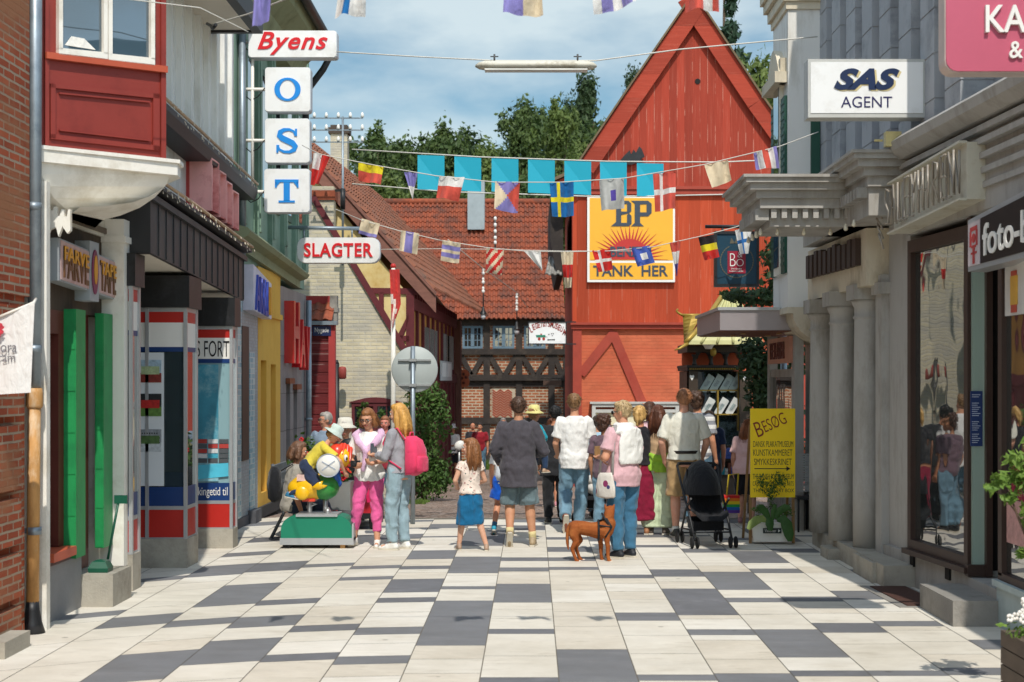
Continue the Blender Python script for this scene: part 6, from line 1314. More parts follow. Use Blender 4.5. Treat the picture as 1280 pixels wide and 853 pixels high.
# lower line
YC_ = 21.0
wire([(420, 262, 20), (451, 275), (500, 289), (552, 301), (610, 310), (655, 314), (705, 315), (760, 314), (815, 309), (874, 296), (920, 284), (962, 268)], YC_, 'cord of the lowest row of flags below the turquoise squares')
wire([(476, 312, 24), (560, 311, 24), (620, 312, 24), (705, 314, 24), (800, 314, 24)], 24, 'straight thin cord behind the lowest row of flags', r=.005)
flag([(452, 273), (475, 280), (471, 298), (448, 292)], YC_, ['cream', 'lilac'], lambda u, v: 0 if v < .8 else 1, 'cream flag with lilac lower edge above the butcher sign', seed=16)
flag([(501, 288), (524, 292), (521, 318), (499, 314)], YC_, ['cream', 'lilac'], lambda u, v: 1 if .28 < u < .72 else 0, 'cream flag with broad upright lilac band', seed=17)
flag([(553, 300), (576, 304), (574, 330), (551, 326)], YC_, ['cream', 'lilac'], lambda u, v: int(v*5) % 2, 'cream and lilac flag of level stripes before the tiled roof', seed=18)
flag([(608, 310), (630, 313), (627, 344), (607, 341)], YC_, ['cream', 'hot'], lambda u, v: int((u+v)*4.2) % 2, 'cream and red diagonal striped flag before the tiled roof', seed=19)
flag([(655, 314), (676, 315), (678, 339), (678, 339)], YC_, ['white'], lambda u, v: 0, 'small plain white triangular pennant', seed=20)
flag([(701, 315), (717, 315), (714, 360), (706, 360)], YC_, ['cream', 'hot'], lambda u, v: 1 if .36 < v < .68 else 0, 'long cream pennant with red middle left of the yellow sign', seed=21)
flag([(740, 314), (763, 311), (766, 337), (748, 341)], YC_, ['hot', 'white'], cross, 'bright red flag with white cross over the lower left of the yellow sign', seed=22)
flag([(789, 311), (812, 307), (819, 328), (797, 334)], YC_, ['blue', 'white'], lambda u, v: 1 if .33 < u < .68 and .33 < v < .68 else 0, 'blue flag with white square over the yellow sign', seed=23)
flag([(837, 304), (851, 301), (846, 345), (846, 345)], YC_, ['red', 'white', 'violet'], lambda u, v: 0 if v < .3 else (1 if v < .66 else 2), 'narrow red, white and violet pennant at the right edge of the yellow sign', seed=24)
flag([(873, 297), (894, 293), (900, 321), (881, 326)], YC_, ['black', 'syel', 'hot'], lambda u, v: min(2, int(v*3)), 'black, yellow and red flag beside the dark blue hanging sign', seed=25)
flag([(919, 288), (940, 282), (936, 317), (926, 318)], YC_, ['white', 'fblue'], cross, 'white flag with blue cross over the dark blue hanging sign', seed=26)
# turquoise squares
TQ = mat('turquoise sheet', '159fb8', .5, .03, 2)
h = thing('turquoise_banner', 'row of eight plain turquoise squares hung between two wires across the street', 'banner', tuple(at(675, 240, 25)))
for i, x0 in enumerate((522, 568, 614.5, 660, 705.5, 750, 796)):
    y0 = 194+(x0-522)*.036; y1 = 237+(x0-522)*.031; x1 = x0+33.5
    b = MB(); p, q = at(x0, y1, 25), at(x1, y0, 25); b.add([at(x0, y0, 25), at(x1, y0+1, 25), at(x1, y1+1, 25)+V((0, .03, 0)), at(x0, y1, 25)+V((0, -.03, 0))], [(0, 3, 2, 1)]); b.build('banner_square', TQ, h)
h['label'] = 'row of seven plain turquoise squares hung between two wires across the street'
b = MB(); b.tube([at(440, 187, 25), at(600, 196.5, 25), at(760, 202, 25), at(900, 203, 25), at(968, 200, 25)], .011, 5); b.tube([at(440, 230, 25), at(560, 240, 25), at(760, 246.5, 25), at(968, 242, 25)], .011, 5); b.build('wire', WIRE, h)
# tube street lamp on its cable
h = thing('tube_street_lamp', 'long pale tube lamp hung on a cable high across the street', 'street lamp', tuple(at(670, 92, 19)))
b = MB(); p, q = at(594, 84, 19), at(746, 82, 19); z = (p.z+q.z)/2
b.loft([[V((x_, 19+ry*math.cos(a_), z+rz_*math.sin(a_)*(1 if math.sin(a_) > 0 else .75))) for a_ in [2*math.pi*i/14 for i in range(14)]] for x_, ry, rz_ in ((p.x, .02, .015), (p.x+.05, .09, .05), (p.x+.12, .12, .065), (q.x-.12, .12, .065), (q.x-.05, .09, .05), (q.x, .02, .015))]); b.build('housing', mat('weathered lamp housing', 'cdc9ba', .55, .1, 4, dirt='8f8570', dirt_s=3.5), h)
b = MB(); b.box((p.x+.12, 18.91, z-.062), (q.x-.12, 19.09, z-.045)); b.build('diffuser', mat('lamp diffuser', 'dcdad2', .3), h)
for x_ in (618, 722): b = MB(); w0 = at(x_, 77, 19); b.tube([w0, w0+V((0, 0, .09))], .012, 6); b.tube([w0+V((-.05, 0, .06)), w0+V((.05, 0, .06))], .008, 5); b.build('hanger', CAB, h)
wire([(421, 65, 20.6), (520, 71, 19.6), (620, 76, 19), (745, 76, 19), (850, 62, 19), (1022, 46, 19)], 19, 'cable that carries the tube lamp from the letter signs to the ribbed house', name='lamp_cable', r=.009, group=None)
wire([(262, 32, 16.7), (310, 18, 15), (420, -26, 13)], 16, 'wire from the iron hook under the left eave', name='hook_wire', r=.008, group=None)
wire([(150, -2, 12), (250, 10, 12.5), (310, 40, 13)], 12, 'thin slack wire before the white boards at upper left', name='slack_wire', r=.005, group=None)
# pendant lamps with insulator chains in the square
for px, y0, y1, Yl, lab in ((604, 338, 402, 40, 'pendant street lamp on a chain of insulators left of the windows'), (646, 368, 421, 45, 'pendant street lamp on a chain of insulators before the timber post')):
    h = thing('pendant_lamp', lab, 'street lamp', tuple(at(px, y1, Yl)), group='pendant lamps over the square')
    L_ = lambda y: at(px, y, Yl); s_ = Yl/F
    b = MB(); b.lathe([(.6*s_, 10*s_), (1.5*s_, 9*s_), (2*s_, 5*s_), (4.6*s_, .5*s_), (4.8*s_, 0)], L_(y1-9), n=14); b.build('shade', BLACK, h)
    b = MB(); b.ell(L_(y1-6.5), (3.3*s_, 3.3*s_, 4.2*s_)); b.build('globe', mat('milk glass', 'c9cacc', .25, .05), h)
    b = MB(); b.tube([L_(y0), L_(y1-18)], .02, 5); b.build('chain', CAB, h)
    for k in range(3):
        b = MB(); b.lathe([(.02, 0), (.045, .02), (.045, .07), (.02, .1), (.04, .13), (.02, .17)], L_(y0+6+(y1-y0-30)*k/3), n=8); b.build('insulator', SWHITE, h)
wire([(560, 300, 34), (604, 336, 40), (646, 366, 45), (660, 385, 47)], 40, 'sagging cable that carries the pendant lamps over the square', name='lamp_cable', r=.012, group=None)
h = thing('insulator_chain', 'upright chain of white insulators high in front of the tiled roof', 'insulator', tuple(at(619, 312, 30)))
b = MB(); b.tube([at(619, 270, 30), at(619, 312, 30)], .018, 5)
b.build('rod', CAB, h)
for k, y in enumerate((276, 284, 292, 300, 306)): b = MB(); b.lathe([(.015, 0), (.03, .02), (.03, .06), (.015, .08)], at(619, y, 30), n=8); b.build('insulator', SWHITE, h)

# ================================================================== TREES AND PLANTS
LEAF_A = mat_leaf('oak leaves', (.030, .062, .018), (.115, .165, .045), scale=.45)
LEAF_B = mat_leaf('light green leaves', (.055, .095, .022), (.17, .22, .055), scale=.5)
LEAF_C = mat_leaf('conifer needles', (.018, .045, .028), (.05, .095, .05), scale=.6)
LEAF_D = mat_leaf('dark leaves', (.02, .042, .018), (.06, .10, .035), scale=.5)
LEAF_S = mat_leaf('shrub leaves', (.030, .075, .016), (.12, .21, .045), scale=3)
LEAF_Y = mat_leaf('young leaves', (.10, .20, .03), (.26, .38, .08), scale=6)
BARK = mat('bark', '5a4a3c', .9, .25, 4, bump=.4, bscale=12)
def leaf_cloud(b, blobs, n, size, rng, up=.35, fold=True, shell=.35):
    vol = [r[0]*r[1]*r[2] for c, r in blobs]; tot = sum(v**.7 for v in vol)
    for (c, r), v in zip(blobs, vol):
        for _ in range(int(n*v**.7/tot)):
            d = V((rng.gauss(0, 1), rng.gauss(0, 1), rng.gauss(0, 1))).normalized(); q = (shell+(1-shell)*rng.random())*(1+.14*rng.gauss(0, 1)); p = V(c)+V((d.x*r[0]*q, d.y*r[1]*q, d.z*r[2]*q))
            nrm = (d*.7+V((rng.gauss(0, .6), rng.gauss(0, .6), rng.gauss(0, .6)+up))).normalized(); a_ = nrm.orthogonal().normalized(); a_ = Matrix.Rotation(rng.uniform(0, 6.28), 3, nrm) @ a_; c_ = nrm.cross(a_)
            s_ = size*rng.uniform(.55, 1.25); w_ = s_*rng.uniform(.4, .62)
            b.add([p-a_*s_, p+c_*w_-nrm*w_*.3, p+a_*s_, p-c_*w_-nrm*w_*.3], [(0, 1, 2), (0, 2, 3)], 0)
def tree_mesh(kind, rng, hgt, wid, n, size, mt):
    """returns crown and trunk builders around the origin"""
    cr, tk = MB(), MB(); blobs = []
    base_ = hgt*.18
    if kind == 'cone':
        for i in range(16):
            f = i/15; z = hgt*(.10+.9*f); r_ = wid*.5*(1-f)**.85+.2
            for q in range(max(1, int(7*(1-f)))):
                a_ = rng.uniform(0, 6.28); blobs.append((V((math.cos(a_)*r_*.62, math.sin(a_)*r_*.62, z-r_*.12)), (r_*.48+.15, r_*.48+.15, hgt*.022+.12)))
    elif kind == 'column':
        for i in range(44):
            f = rng.random()**.75; z = hgt*(.12+.84*f); r_ = wid*.62*(1-f**2.6)*.95+.3; a_ = rng.uniform(0, 6.28); q = rng.uniform(.2, .8)
            blobs.append((V((math.cos(a_)*r_*q, math.sin(a_)*r_*q, z)), (r_*.45+.25, r_*.45+.25, hgt*.07)))
        for i in range(7): blobs.append((V((rng.uniform(-.22, .22)*wid, rng.uniform(-.22, .22)*wid, hgt*rng.uniform(.86, .97))), (wid*.09, wid*.09, hgt*.05)))
    else:
        for i in range(34):
            d = V((rng.gauss(0, 1), rng.gauss(0, 1), rng.gauss(0, .8))).normalized(); q = rng.uniform(.35, .95); r_ = wid*.5
            z = hgt*.60+d.z*hgt*.38*q; blobs.append((V((d.x*r_*q*.86, d.y*r_*q*.86, z)), (r_*rng.uniform(.2, .36),)*2+(hgt*rng.uniform(.06, .11),)))
    leaf_cloud(cr, blobs, n, size, rng)
    tk.tube([(0, 0, 0), (.1, 0, hgt*.25), (-.05, .1, hgt*.5), (0, 0, hgt*.85)], [wid*.05, wid*.04, wid*.028, wid*.008], 8)
    for c, r in blobs[::3]: tk.tube([(0, 0, max(hgt*.15, c.z*.62)), c*.6+V((0, 0, c.z*.32)), c], [wid*.016, wid*.01, wid*.004], 5)
    return cr, tk
PROTO = {}
TREE_LABELS = {}
def tree(kind, px, ptop, Y, wid_px, lab, mt, group, seed=0, n=30000, size=.24):
    base_ = V(((px-CX)*Y/F, Y, gz(Y))); hgt = at(px, ptop, Y).z-base_.z; wid = wid_px*Y/F*1.3; key = (kind, mt.name, seed % 2)
    t_ = thing('tree', lab, 'tree', tuple(base_), group=group)
    if key not in PROTO:
        cr, tk = tree_mesh(kind, random.Random(seed+11), 20, 9, n, size, mt); PROTO[key] = (cr.build('crown', mt, t_, local=True), tk.build('trunk', BARK, t_, local=True)); obs = PROTO[key]
    else:
        obs = []
        for o in PROTO[key]: c = o.copy(); COL.objects.link(c); c.parent = t_; obs.append(c)
    for o in obs: o.scale = (wid/9, wid/9, hgt/20); o.rotation_euler = (0, 0, seed*1.7)
    return t_
GT = 'trees behind the old houses'
tree('column', 470, 158, 92, 120, 'pointed green tree left of the chimney gap, lowest of the row', LEAF_A, GT, 0)
tree('round', 440, 190, 84, 90, 'round green tree just above the yellow house roof', LEAF_A, GT, 1)
tree('column', 512, 172, 100, 90, 'slim green tree between two taller pointed trees', LEAF_A, GT, 3)
tree('column', 553, 150, 95, 105, 'pointed green tree above the left end of the turquoise squares', LEAF_A, GT, 5)
tree('round', 585, 172, 88, 80, 'rounded green tree behind the first turquoise squares', LEAF_B, GT, 0)
tree('column', 598, 185, 104, 70, 'small green tree top under the open sky gap', LEAF_A, GT, 7)
tree('column', 655, 122, 98, 95, 'tall pointed green tree in the middle of the row', LEAF_A, GT, 9)
tree('round', 632, 165, 86, 100, 'broad green tree behind the middle turquoise squares', LEAF_B, GT, 2)
tree('column', 695, 128, 92, 90, 'pale green pointed tree left of the red gable', LEAF_B, GT, 4)
tree('round', 700, 90, 125, 75, 'dark tree crown above the lamp, left one', LEAF_D, GT, 1)
tree('round', 742, 88, 120, 90, 'dark tree crown rising right beside the red gable', LEAF_D, GT, 6)
tree('round', 785, 84, 122, 70, 'dark tree crown partly covered by the red gable', LEAF_D, GT, 8)
tree('round', 735, 118, 95, 100, 'yellow green leafy tree against the left rake of the red gable', LEAF_B, GT, 3)
tree('cone', 905, -30, 78, 135, 'dark spruce behind the right slope of the red gable', LEAF_C, GT, 0, size=.30)
tree('round', 956, 5, 66, 130, 'light green tree between the red gable and the white house', LEAF_B, GT, 5, size=.26)
for i, (px, pt, Y, wd) in enumerate(((500, 205, 78, 110), (560, 205, 80, 110), (610, 208, 76, 100), (670, 190, 80, 110), (720, 180, 84, 100))):
    tree('round', px, pt, Y, wd, ['green tree low behind the tiled roof, at its left end', 'green tree low behind the tiled roof, under the pointed tree', 'green tree low behind the metal flue', 'green tree low behind the fourth turquoise square', 'green tree low at the foot of the red rake'][i], LEAF_A if i % 2 else LEAF_B, GT, 10+i)
for i, (px, pt, wd, lb) in enumerate(((465, 172, 130, 'rearmost green tree crown left of the flue, behind the pointed trees'), (525, 165, 140, 'rearmost green tree crown behind the pennant and first squares'), (578, 168, 140, 'rearmost green tree crown filling the gap by the third square'), (622, 160, 130, 'rearmost green tree crown behind the triangle patterned flag'), (662, 128, 120, 'rearmost green tree crown under the tube lamp'), (765, 120, 130, 'rearmost green tree crown touching the red rake'))):
    tree('round', px, pt, 112, wd, lb, LEAF_A if i % 2 else LEAF_D, GT, 20+i)
# shrub at the house corner
def shrub(name, lab, cat, base_, blobs, n, size, mt, stems=5, group=None, seed=1):
    t_ = thing(name, lab, cat, tuple(base_), group=group); rng = random.Random(seed); cr = MB(); base_ = V(base_)
    leaf_cloud(cr, [(base_+V(c), r) for c, r in blobs], n, size, rng, shell=.45); cr.build('foliage', mt, t_)
    tk = MB()
    for i in range(stems):
        c = blobs[i % len(blobs)][0]; tk.tube([base_+V((rng.uniform(-.06, .06), rng.uniform(-.05, .05), 0)), base_+V(c)*.55, base_+V(c)*1.1], [.03*size/.06, .02*size/.06, .008], 5)
    tk.build('stem', BARK, t_); return t_
bs_ = V((at(531, 0, 28.6).x, 28.6, gz(28.6)))
shrub('climbing_shrub', 'tall leafy green shrub at the corner of the timber house behind the round sign', 'shrub', bs_, [((0, 0, .4), (.45, .4, .4)), ((-.05, 0, .9), (.42, .35, .45)), ((.1, 0, 1.4), (.42, .35, .4)), ((-.1, 0, 1.75), (.35, .3, .35)), ((.12, 0, 2.0), (.25, .25, .25)), ((-.2, 0, 2.1), (.16, .2, .25)), ((.3, 0, 1.75), (.16, .2, .3)), ((.3, 0, .5), (.25, .3, .4))], 3600, .052, LEAF_S, 7)
vb = at(450, 545, 30.4); shrub('window_vine', 'thin climbing vine over the red arched window', 'vine', vb, [((0, 0, .15), (.08, .06, .2)), ((-.02, 0, .45), (.06, .05, .2)), ((.08, 0, .62), (.1, .05, .06)), ((.45, 0, .45), (.12, .05, .12))], 200, .045, LEAF_S, 3)
iv = V((at(965, 0, 25.5).x, 25.5, gz(25.5)))
S25 = 25.5/F
def iv_(x, y, rx_, ry_): p = at(x, y, 25.5)-iv; return (p, (rx_*S25, .5, ry_*S25))
shrub('ivy_tree', 'dark ivy covered tree behind the metal canopy', 'tree', iv, [iv_(975, 320, 30, 26), iv_(985, 360, 34, 28), iv_(945, 372, 28, 14), iv_(985, 440, 40, 40), iv_(960, 470, 30, 34), iv_(975, 520, 36, 36), iv_(940, 455, 16, 18), iv_(985, 580, 34, 40), iv_(918, 368, 16, 9), iv_(938, 440, 18, 26), iv_(950, 492, 18, 26), iv_(960, 560, 22, 40)], 5200, .07, LEAF_D, 8)
# ================================================================== STREET OBJECTS
STEEL = mat('dull steel', 'a8a9a8', .4, .08, 5, metal=.7); RUBBER = mat('rubber', '1c1c1d', .8, .2, 6); BLKPL = mat('black plastic', '1e1f22', .5, .15, 6)
BLKCL = mat_cloth('black pram cloth', '1b1c20', .2); WOODL = mat('pale wood', 'b58a55', .6, .15, 5, stretch=(1, 1, 6))
def G_(px, py): Y = EYE*F/(py-CY); return V(((px-CX)*Y/F, Y, 0))
def wheel(h, c, r, wdt, axis=(1, 0, 0), name='wheel'):
    a_ = V(axis).normalized(); b = MB(); b.lathe([(r*.62, -wdt/2), (r*.9, -wdt/2), (r, -wdt*.3), (r, wdt*.3), (r*.9, wdt/2), (r*.62, wdt/2), (r*.62, -wdt/2)], V(c), a_, 16); o = b.build(name, RUBBER, h)
    b = MB(); b.lathe([(.01, -wdt*.4), (r*.6, -wdt*.35), (r*.63, 0), (r*.6, wdt*.35), (.01, wdt*.4)], V(c), a_, 12); b.build('rim', STEEL, o); return o
# round traffic sign seen from behind
p = V((at(516, 0, 21.2).x, 21.2, 0)); h = thing('round_traffic_sign', 'round traffic sign seen from its grey back on a galvanised post', 'traffic sign', tuple(p))
b = MB(); b.tube([p, p+V((0, 0, at(0, 433, 21.2).z))], .032, 10); b.build('post', ZINC, h)
c = at(518, 462, 21.2); b = MB(); b.lathe([(.01, .07), (.315, .07), (.325, .06), (.315, .05), (.01, .05)], c, (0, 1, 0), 36); b.build('disc', mat('sign back grey', 'a9b0ad', .5, .05, 2), h)
for z in (.13, -.22):
    b = MB(); b.box((c.x-.23, 21.2-.045+.06, c.z+z-.012), (c.x+.23, 21.25, c.z+z+.012)); b.box((p.x-.05, 21.15, c.z+z-.02), (p.x+.05, 21.25, c.z+z+.02)); b.build('bracket', STEEL, h)
# far small round sign
q = V((at(574, 0, 40).x, 40, gz(40))); h = thing('small_round_sign', 'small white round sign on a low post beyond the shrub', 'sign', tuple(q)); zc_ = at(0, 557, 40).z
b = MB(); b.tube([q, V((q.x, q.y, zc_))], .03, 8); b.build('post', STEEL, h); b = MB(); b.lathe([(.01, 0), (.15, 0), (.15, .03), (.01, .03)], (q.x, 39.96, zc_), (0, -1, 0), 20, squash=.75); b.build('disc', SWHITE, h)
# bench
Y0 = 19.0; x0, x1 = at(352, 0, Y0).x, at(352, 0, Y0).x+1.5
bx = at(362, 0, Y0).x; h = thing('park_bench', 'grey slatted bench with steel legs against the yellow house', 'bench', (bx+.1, Y0+.3, 0))
# the bench faces the street: seat runs along the wall side, back towards the wall
bm = lambda x, y, z: V((bx+x, Y0+y, z))
b = MB()
for k in range(5): b.obox(bm(-.05+k*.1, 0, .43), (.085, 0, 0), (0, 1.5, 0), (0, 0, .035))
b.build('seat', mat('grey slats', '6a6f72', .6, .12, 4), h)
b = MB()
for k in range(4): b.obox(bm(-.12-k*.03, 0, .52+k*.11), (.03, 0, 0), (0, 1.5, 0), (-.012, 0, .09))
b.build('backrest', MATS['grey slats'], h)
for y in (.12, 1.38):
    b = MB(); b.tube([bm(-.25, y, .02), bm(-.05, y, .42), bm(.42, y, .42)], .022, 8); b.tube([bm(.48, y, .02), bm(.40, y, .42)], .022, 8); b.tube([bm(-.05, y, .42), bm(-.24, y, .95)], .02, 8); b.build('leg', mat('bench iron', '4f5559', .5, .1), h)
# duck ride
Yd = 18.1; D = lambda x, y, d=0: at(x, y, Yd)+V((0, d, 0)); s_ = Yd/F
h = thing('duck_ride', 'painted wooden duck for children to ride on a green wheeled base', 'ride', (D(395, 0).x, Yd+.2, 0))
GRB = mat('ride green', '157a5e', .45, .05, 3); DY = mat('duck yellow', 'e8b414', .3, .06, 3, spec=.6); DG = mat('duck green', '2f8a3a', .3, .08, 4, spec=.6); DR = mat('duck red', 'd5402a', .3, .08, 4, spec=.6); DB = mat('duck blue', '2457a6', .3, .08, 4)
pts = []; a_, c_ = D(351, 676), D(440, 645)
for cx_, sx_, a0 in ((c_.x-.17, 1, 0), (a_.x+.17, -1, 90)):
    for k in range(7): an = math.radians(a0+k*15); pts.append(V((cx_+.17*math.cos(an), Yd, c_.z-.17+.17*math.sin(an))))
pts += [V((a_.x, Yd, a_.z)), V((c_.x, Yd, a_.z))]
b = MB(); b.prism(pts, (0, .42, 0)); b.build('base', GRB, h)
b = MB(); b.box((a_.x-.01, Yd-.015, a_.z-.05), (c_.x+.02, Yd+.44, a_.z+.03)); b.box((c_.x, Yd-.01, a_.z), (c_.x+.02, Yd+.43, a_.z+.2)); b.box((D(370, 0).x, Yd-.02, c_.z-.01), (D(422, 0).x, Yd+.44, c_.z+.02)); b.build('aluminium_strip', ALU, h)
for y in (Yd+.02, Yd+.40): wheel(h, (D(358.5, 0).x, y, .055), .055, .035, (0, 1, 0))
for d_ in (.02, .34): b = MB(); b.box((D(425, 0).x, Yd+d_, 0), (D(431, 0).x, Yd+d_+.06, a_.z-.05)); b.build('wooden_foot', WOODL, h)
b = MB()
for x in (384, 404): b.tube([D(x, 645, .2), D(x, 622, .2)], .03, 10)
b.tube([D(404, 643, .2), D(410, 640, .2)], .05, 8); b.tube([D(380, 636, .2), D(392, 632, .2), D(380, 628, .2), D(392, 624, .2)], .022, 8); b.build('spring', STEEL, h)
def slab2(pts, d0, d1, mt, nm, bevel=.02):
    """rounded flat board shape: outline at full size in the middle, smaller on both faces"""
    P = [V((D(x, y).x, 0, D(x, y).z)) for x, y in pts]; c = sum(P, V())/len(P); rings = []
    for f, d in ((.0, d0), (.9, d0), (1.0, d0+bevel), (1.0, d1-bevel), (.9, d1), (.0, d1)): rings.append([V((c.x+(p.x-c.x)*f, Yd+d, c.z+(p.z-c.z)*f)) for p in P])
    b = MB(); b.loft(rings, 0, True, False); return b.build(nm, mt, h)
ell_pts = lambda cx, cy, rx_, ry_, rot=0, n=28: [(cx+rx_*math.cos(t_)*math.cos(rot)-ry_*math.sin(t_)*math.sin(rot), cy+rx_*math.cos(t_)*math.sin(rot)+ry_*math.sin(t_)*math.cos(rot)) for t_ in [2*math.pi*i/n for i in range(n)]]
b = MB(); b.ell(D(386, 610, .2), (29*s_, .17, 17*s_), 24, k=14, rot=Matrix.Rotation(math.radians(-4), 3, 'Y')); b.ell(D(372, 612, .2), (16*s_, .15, 13*s_), 18, k=10); body = b.build('body', DY, h)
b = MB(); b.ell(D(403, 610, .2), (19*s_, .178, 16.5*s_), 24, k=14); b.build('green_front', DG, h)
b = MB(); b.ell(D(377, 617, .05), (9*s_, .035, 9*s_), 18); b.build('leg_shape', DY, h)
slab2([(390, 609), (396, 604), (404, 601), (402, 606), (409, 607), (406, 610), (398, 613), (391, 611)], .0, .04, DY, 'wing', .012)
b = MB(); b.box((D(370, 0).x, Yd+.06, D(0, 602).z), (D(394, 0).x, Yd+.34, D(0, 594).z)); b.build('saddle', mat('saddle red white', 'd9b7ae', .4, .3, 12), h)
b = MB(); b.cap(D(412, 598, .2), D(420, 606, .2), 6*s_, 5*s_); b.cap(D(416, 592, .2), D(418, 600, .2), 7*s_, 6*s_); b.build('neck_band', DB, h)
b = MB(); b.ell(D(425, 573, .2), (12*s_, .11, 13*s_), 20, k=12); b.build('head', DY, h)
b = MB(); b.ell(D(419, 567, .2), (11*s_, .115, 12*s_), 18, k=10)
for k in range(7): b.cap(D(412+k*4, 563-6*math.sin(k*.5), .2), D(409+k*4.5, 574-8*math.sin(k*.6)+(k % 2)*5, .2-.1), 3*s_, .8*s_, 8)
b.build('head_tuft', DR, h)
b = MB(); b.cap(D(428, 580, .2), D(439, 584, .2), 4*s_, 1.5*s_); b.cap(D(427, 584, .2), D(436, 592, .2), 3*s_, 1.2*s_); b.build('beak', DR, h)
for sy in (.09, .31): b = MB(); b.ell(D(431, 573, sy), (2.6*s_, .02, 4.2*s_)); b.build('eye', SWHITE, h); 
b = MB(); b.ell(D(432.5, 574, .075), (1.2*s_, .012, 2.2*s_)); b.build('pupil', INK, h)
b = MB(); b.lathe([(.01, .0), (.135, .0), (.14, .02), (.135, .04), (.01, .04)], D(411, 582, .0), (0, -1, 0), 28); ms_ = b.build('handle_disc', SWHITE, h)
b = MB(); b.bar(D(403, 577, -.044), D(420, 587, -.044), .012, .006, (0, -1, 0)); b.bar(D(403, 588, -.044), D(419, 576, -.044), .012, .006, (0, -1, 0)); b.lathe([(.132, .036), (.142, .036), (.142, .044), (.132, .044), (.132, .036)], D(411, 582, .0), (0, -1, 0), 28); b.build('disc_print', mat('pale print', 'a7b0bd', .5), ms_)
b = MB(); b.box((D(376, 0).x, Yd+.1, D(0, 628).z), (D(392, 0).x, Yd+.3, D(0, 624).z)); b.build('mount_plate', DR, h)
# flower box on a steel case
hx = D(424, 0).x; h = thing('flower_box', 'brushed steel flower box with red geraniums behind the duck ride', 'planter', (hx, 19.3, .25)); g0, g1 = at(411, 638, 19.2), at(438, 603, 19.2)
b = MB(); b.box((g0.x, 19.2, g0.z), (g1.x, 19.6, g1.z)); b.build('case', STEEL, h)
b = MB(); b.tube([((g0.x+g1.x)/2-.02, 19.4, 0), ((g0.x+g1.x)/2-.02, 19.4, g0.z)], .03, 8); b.build('stand', mat('blue steel tube', '2c4f86', .5), h)
FLR = mat('red petals', 'c51f2a', .6, .2, 20); FLW = mat('white petals', 'e8e4dc', .6, .06, 20)
def flowers(h, c, spread, n, mt, rng, size=.022, hgt=.1, name='flower'):
    b = MB()
    for _ in range(n):
        p = V(c)+V((rng.uniform(-1, 1)*spread[0], rng.uniform(-1, 1)*spread[1], rng.uniform(-.5, 1)*hgt))
        for k in range(6):
            a_ = k*1.047+rng.random(); d = V((math.cos(a_)*size, -abs(math.sin(a_))*size*.4, math.sin(a_)*size)); b.ell(p+d, (size*.75, size*.5, size*.75), 6, k=4)
    o = b.build(name, mt, h); o['kind'] = 'stuff'; return o
def greens(h, blobs, n, size, mt, rng, name='foliage'):
    b = MB(); leaf_cloud(b, blobs, n, size, rng, shell=.3); return b.build(name, mt, h)
rg = random.Random(8); cx_ = (g0.x+g1.x)/2
greens(h, [((cx_-.12, 19.4, g1.z+.06), (.3, .2, .12)), ((cx_-.45, 19.5, g1.z+.1), (.22, .15, .25)), ((cx_-.5, 19.6, g1.z+.35), (.2, .15, .25))], 700, .045, LEAF_S, rg)
flowers(h, (cx_+.02, 19.2, g1.z+.08), (.16, .06), 12, FLR, rg, .02); flowers(h, (cx_-.5, 19.3, g1.z+.42), (.12, .06), 6, FLR, rg, .02, .2)
# mobility scooter
Ym = 20.3; S2 = lambda x, y, d=0: at(x, y, Ym)+V((0, d, 0)); h = thing('mobility_scooter', 'red and black mobility scooter with high padded seat', 'mobility scooter', (S2(437, 0).x, Ym+.4, 0)); mc = S2(437, 0).x
SRD = mat('scooter red', 'b8232f', .3, .08, 4, spec=.6)
b = MB(); b.prism([V((mc+x, Ym, z)) for x, z in ((-.30, .22), (.30, .22), (.34, .30), (.30, .46), (-.30, .46), (-.34, .3))], (0, .9, 0)); b.build('body', SRD, h)
b = MB(); b.box((mc-.28, Ym-.02, .16), (mc+.28, Ym+1.3, .23)); b.tube([(mc, Ym+1.25, .2), (mc, Ym+1.15, .95)], .03, 8); b.tube([(mc-.28, Ym+1.1, .95), (mc+.28, Ym+1.1, .95)], .02, 8); b.build('deck', BLKPL, h)
b = MB(); b.loft([[V((mc+sx*w_, Ym+d+sy*t_, z)) for sx, sy in ((-1, -1), (1, -1), (1, 1), (-1, 1))] for z, w_, t_, d in ((.62, .22, .05, .15), (.7, .25, .06, .14), (1.0, .24, .06, .08), (1.12, .17, .05, .07))], 0, True); b.box((mc-.25, Ym+.2, .56), (mc+.25, Ym+.68, .66)); b.build('seat', BLKPL, h)
a_, c_ = S2(424, 566), S2(449, 548); b = MB(); b.ell(((a_.x+c_.x)/2, Ym+.02, (a_.z+c_.z)/2), ((c_.x-a_.x)/2, .06, (c_.z-a_.z)/2), 16); b.build('headrest', BLKPL, h)
for x, y in ((-.3, .15), (.3, .15), (-.28, 1.2), (.28, 1.2)): wheel(h, (mc+x, Ym+y, .13), .13, .09)
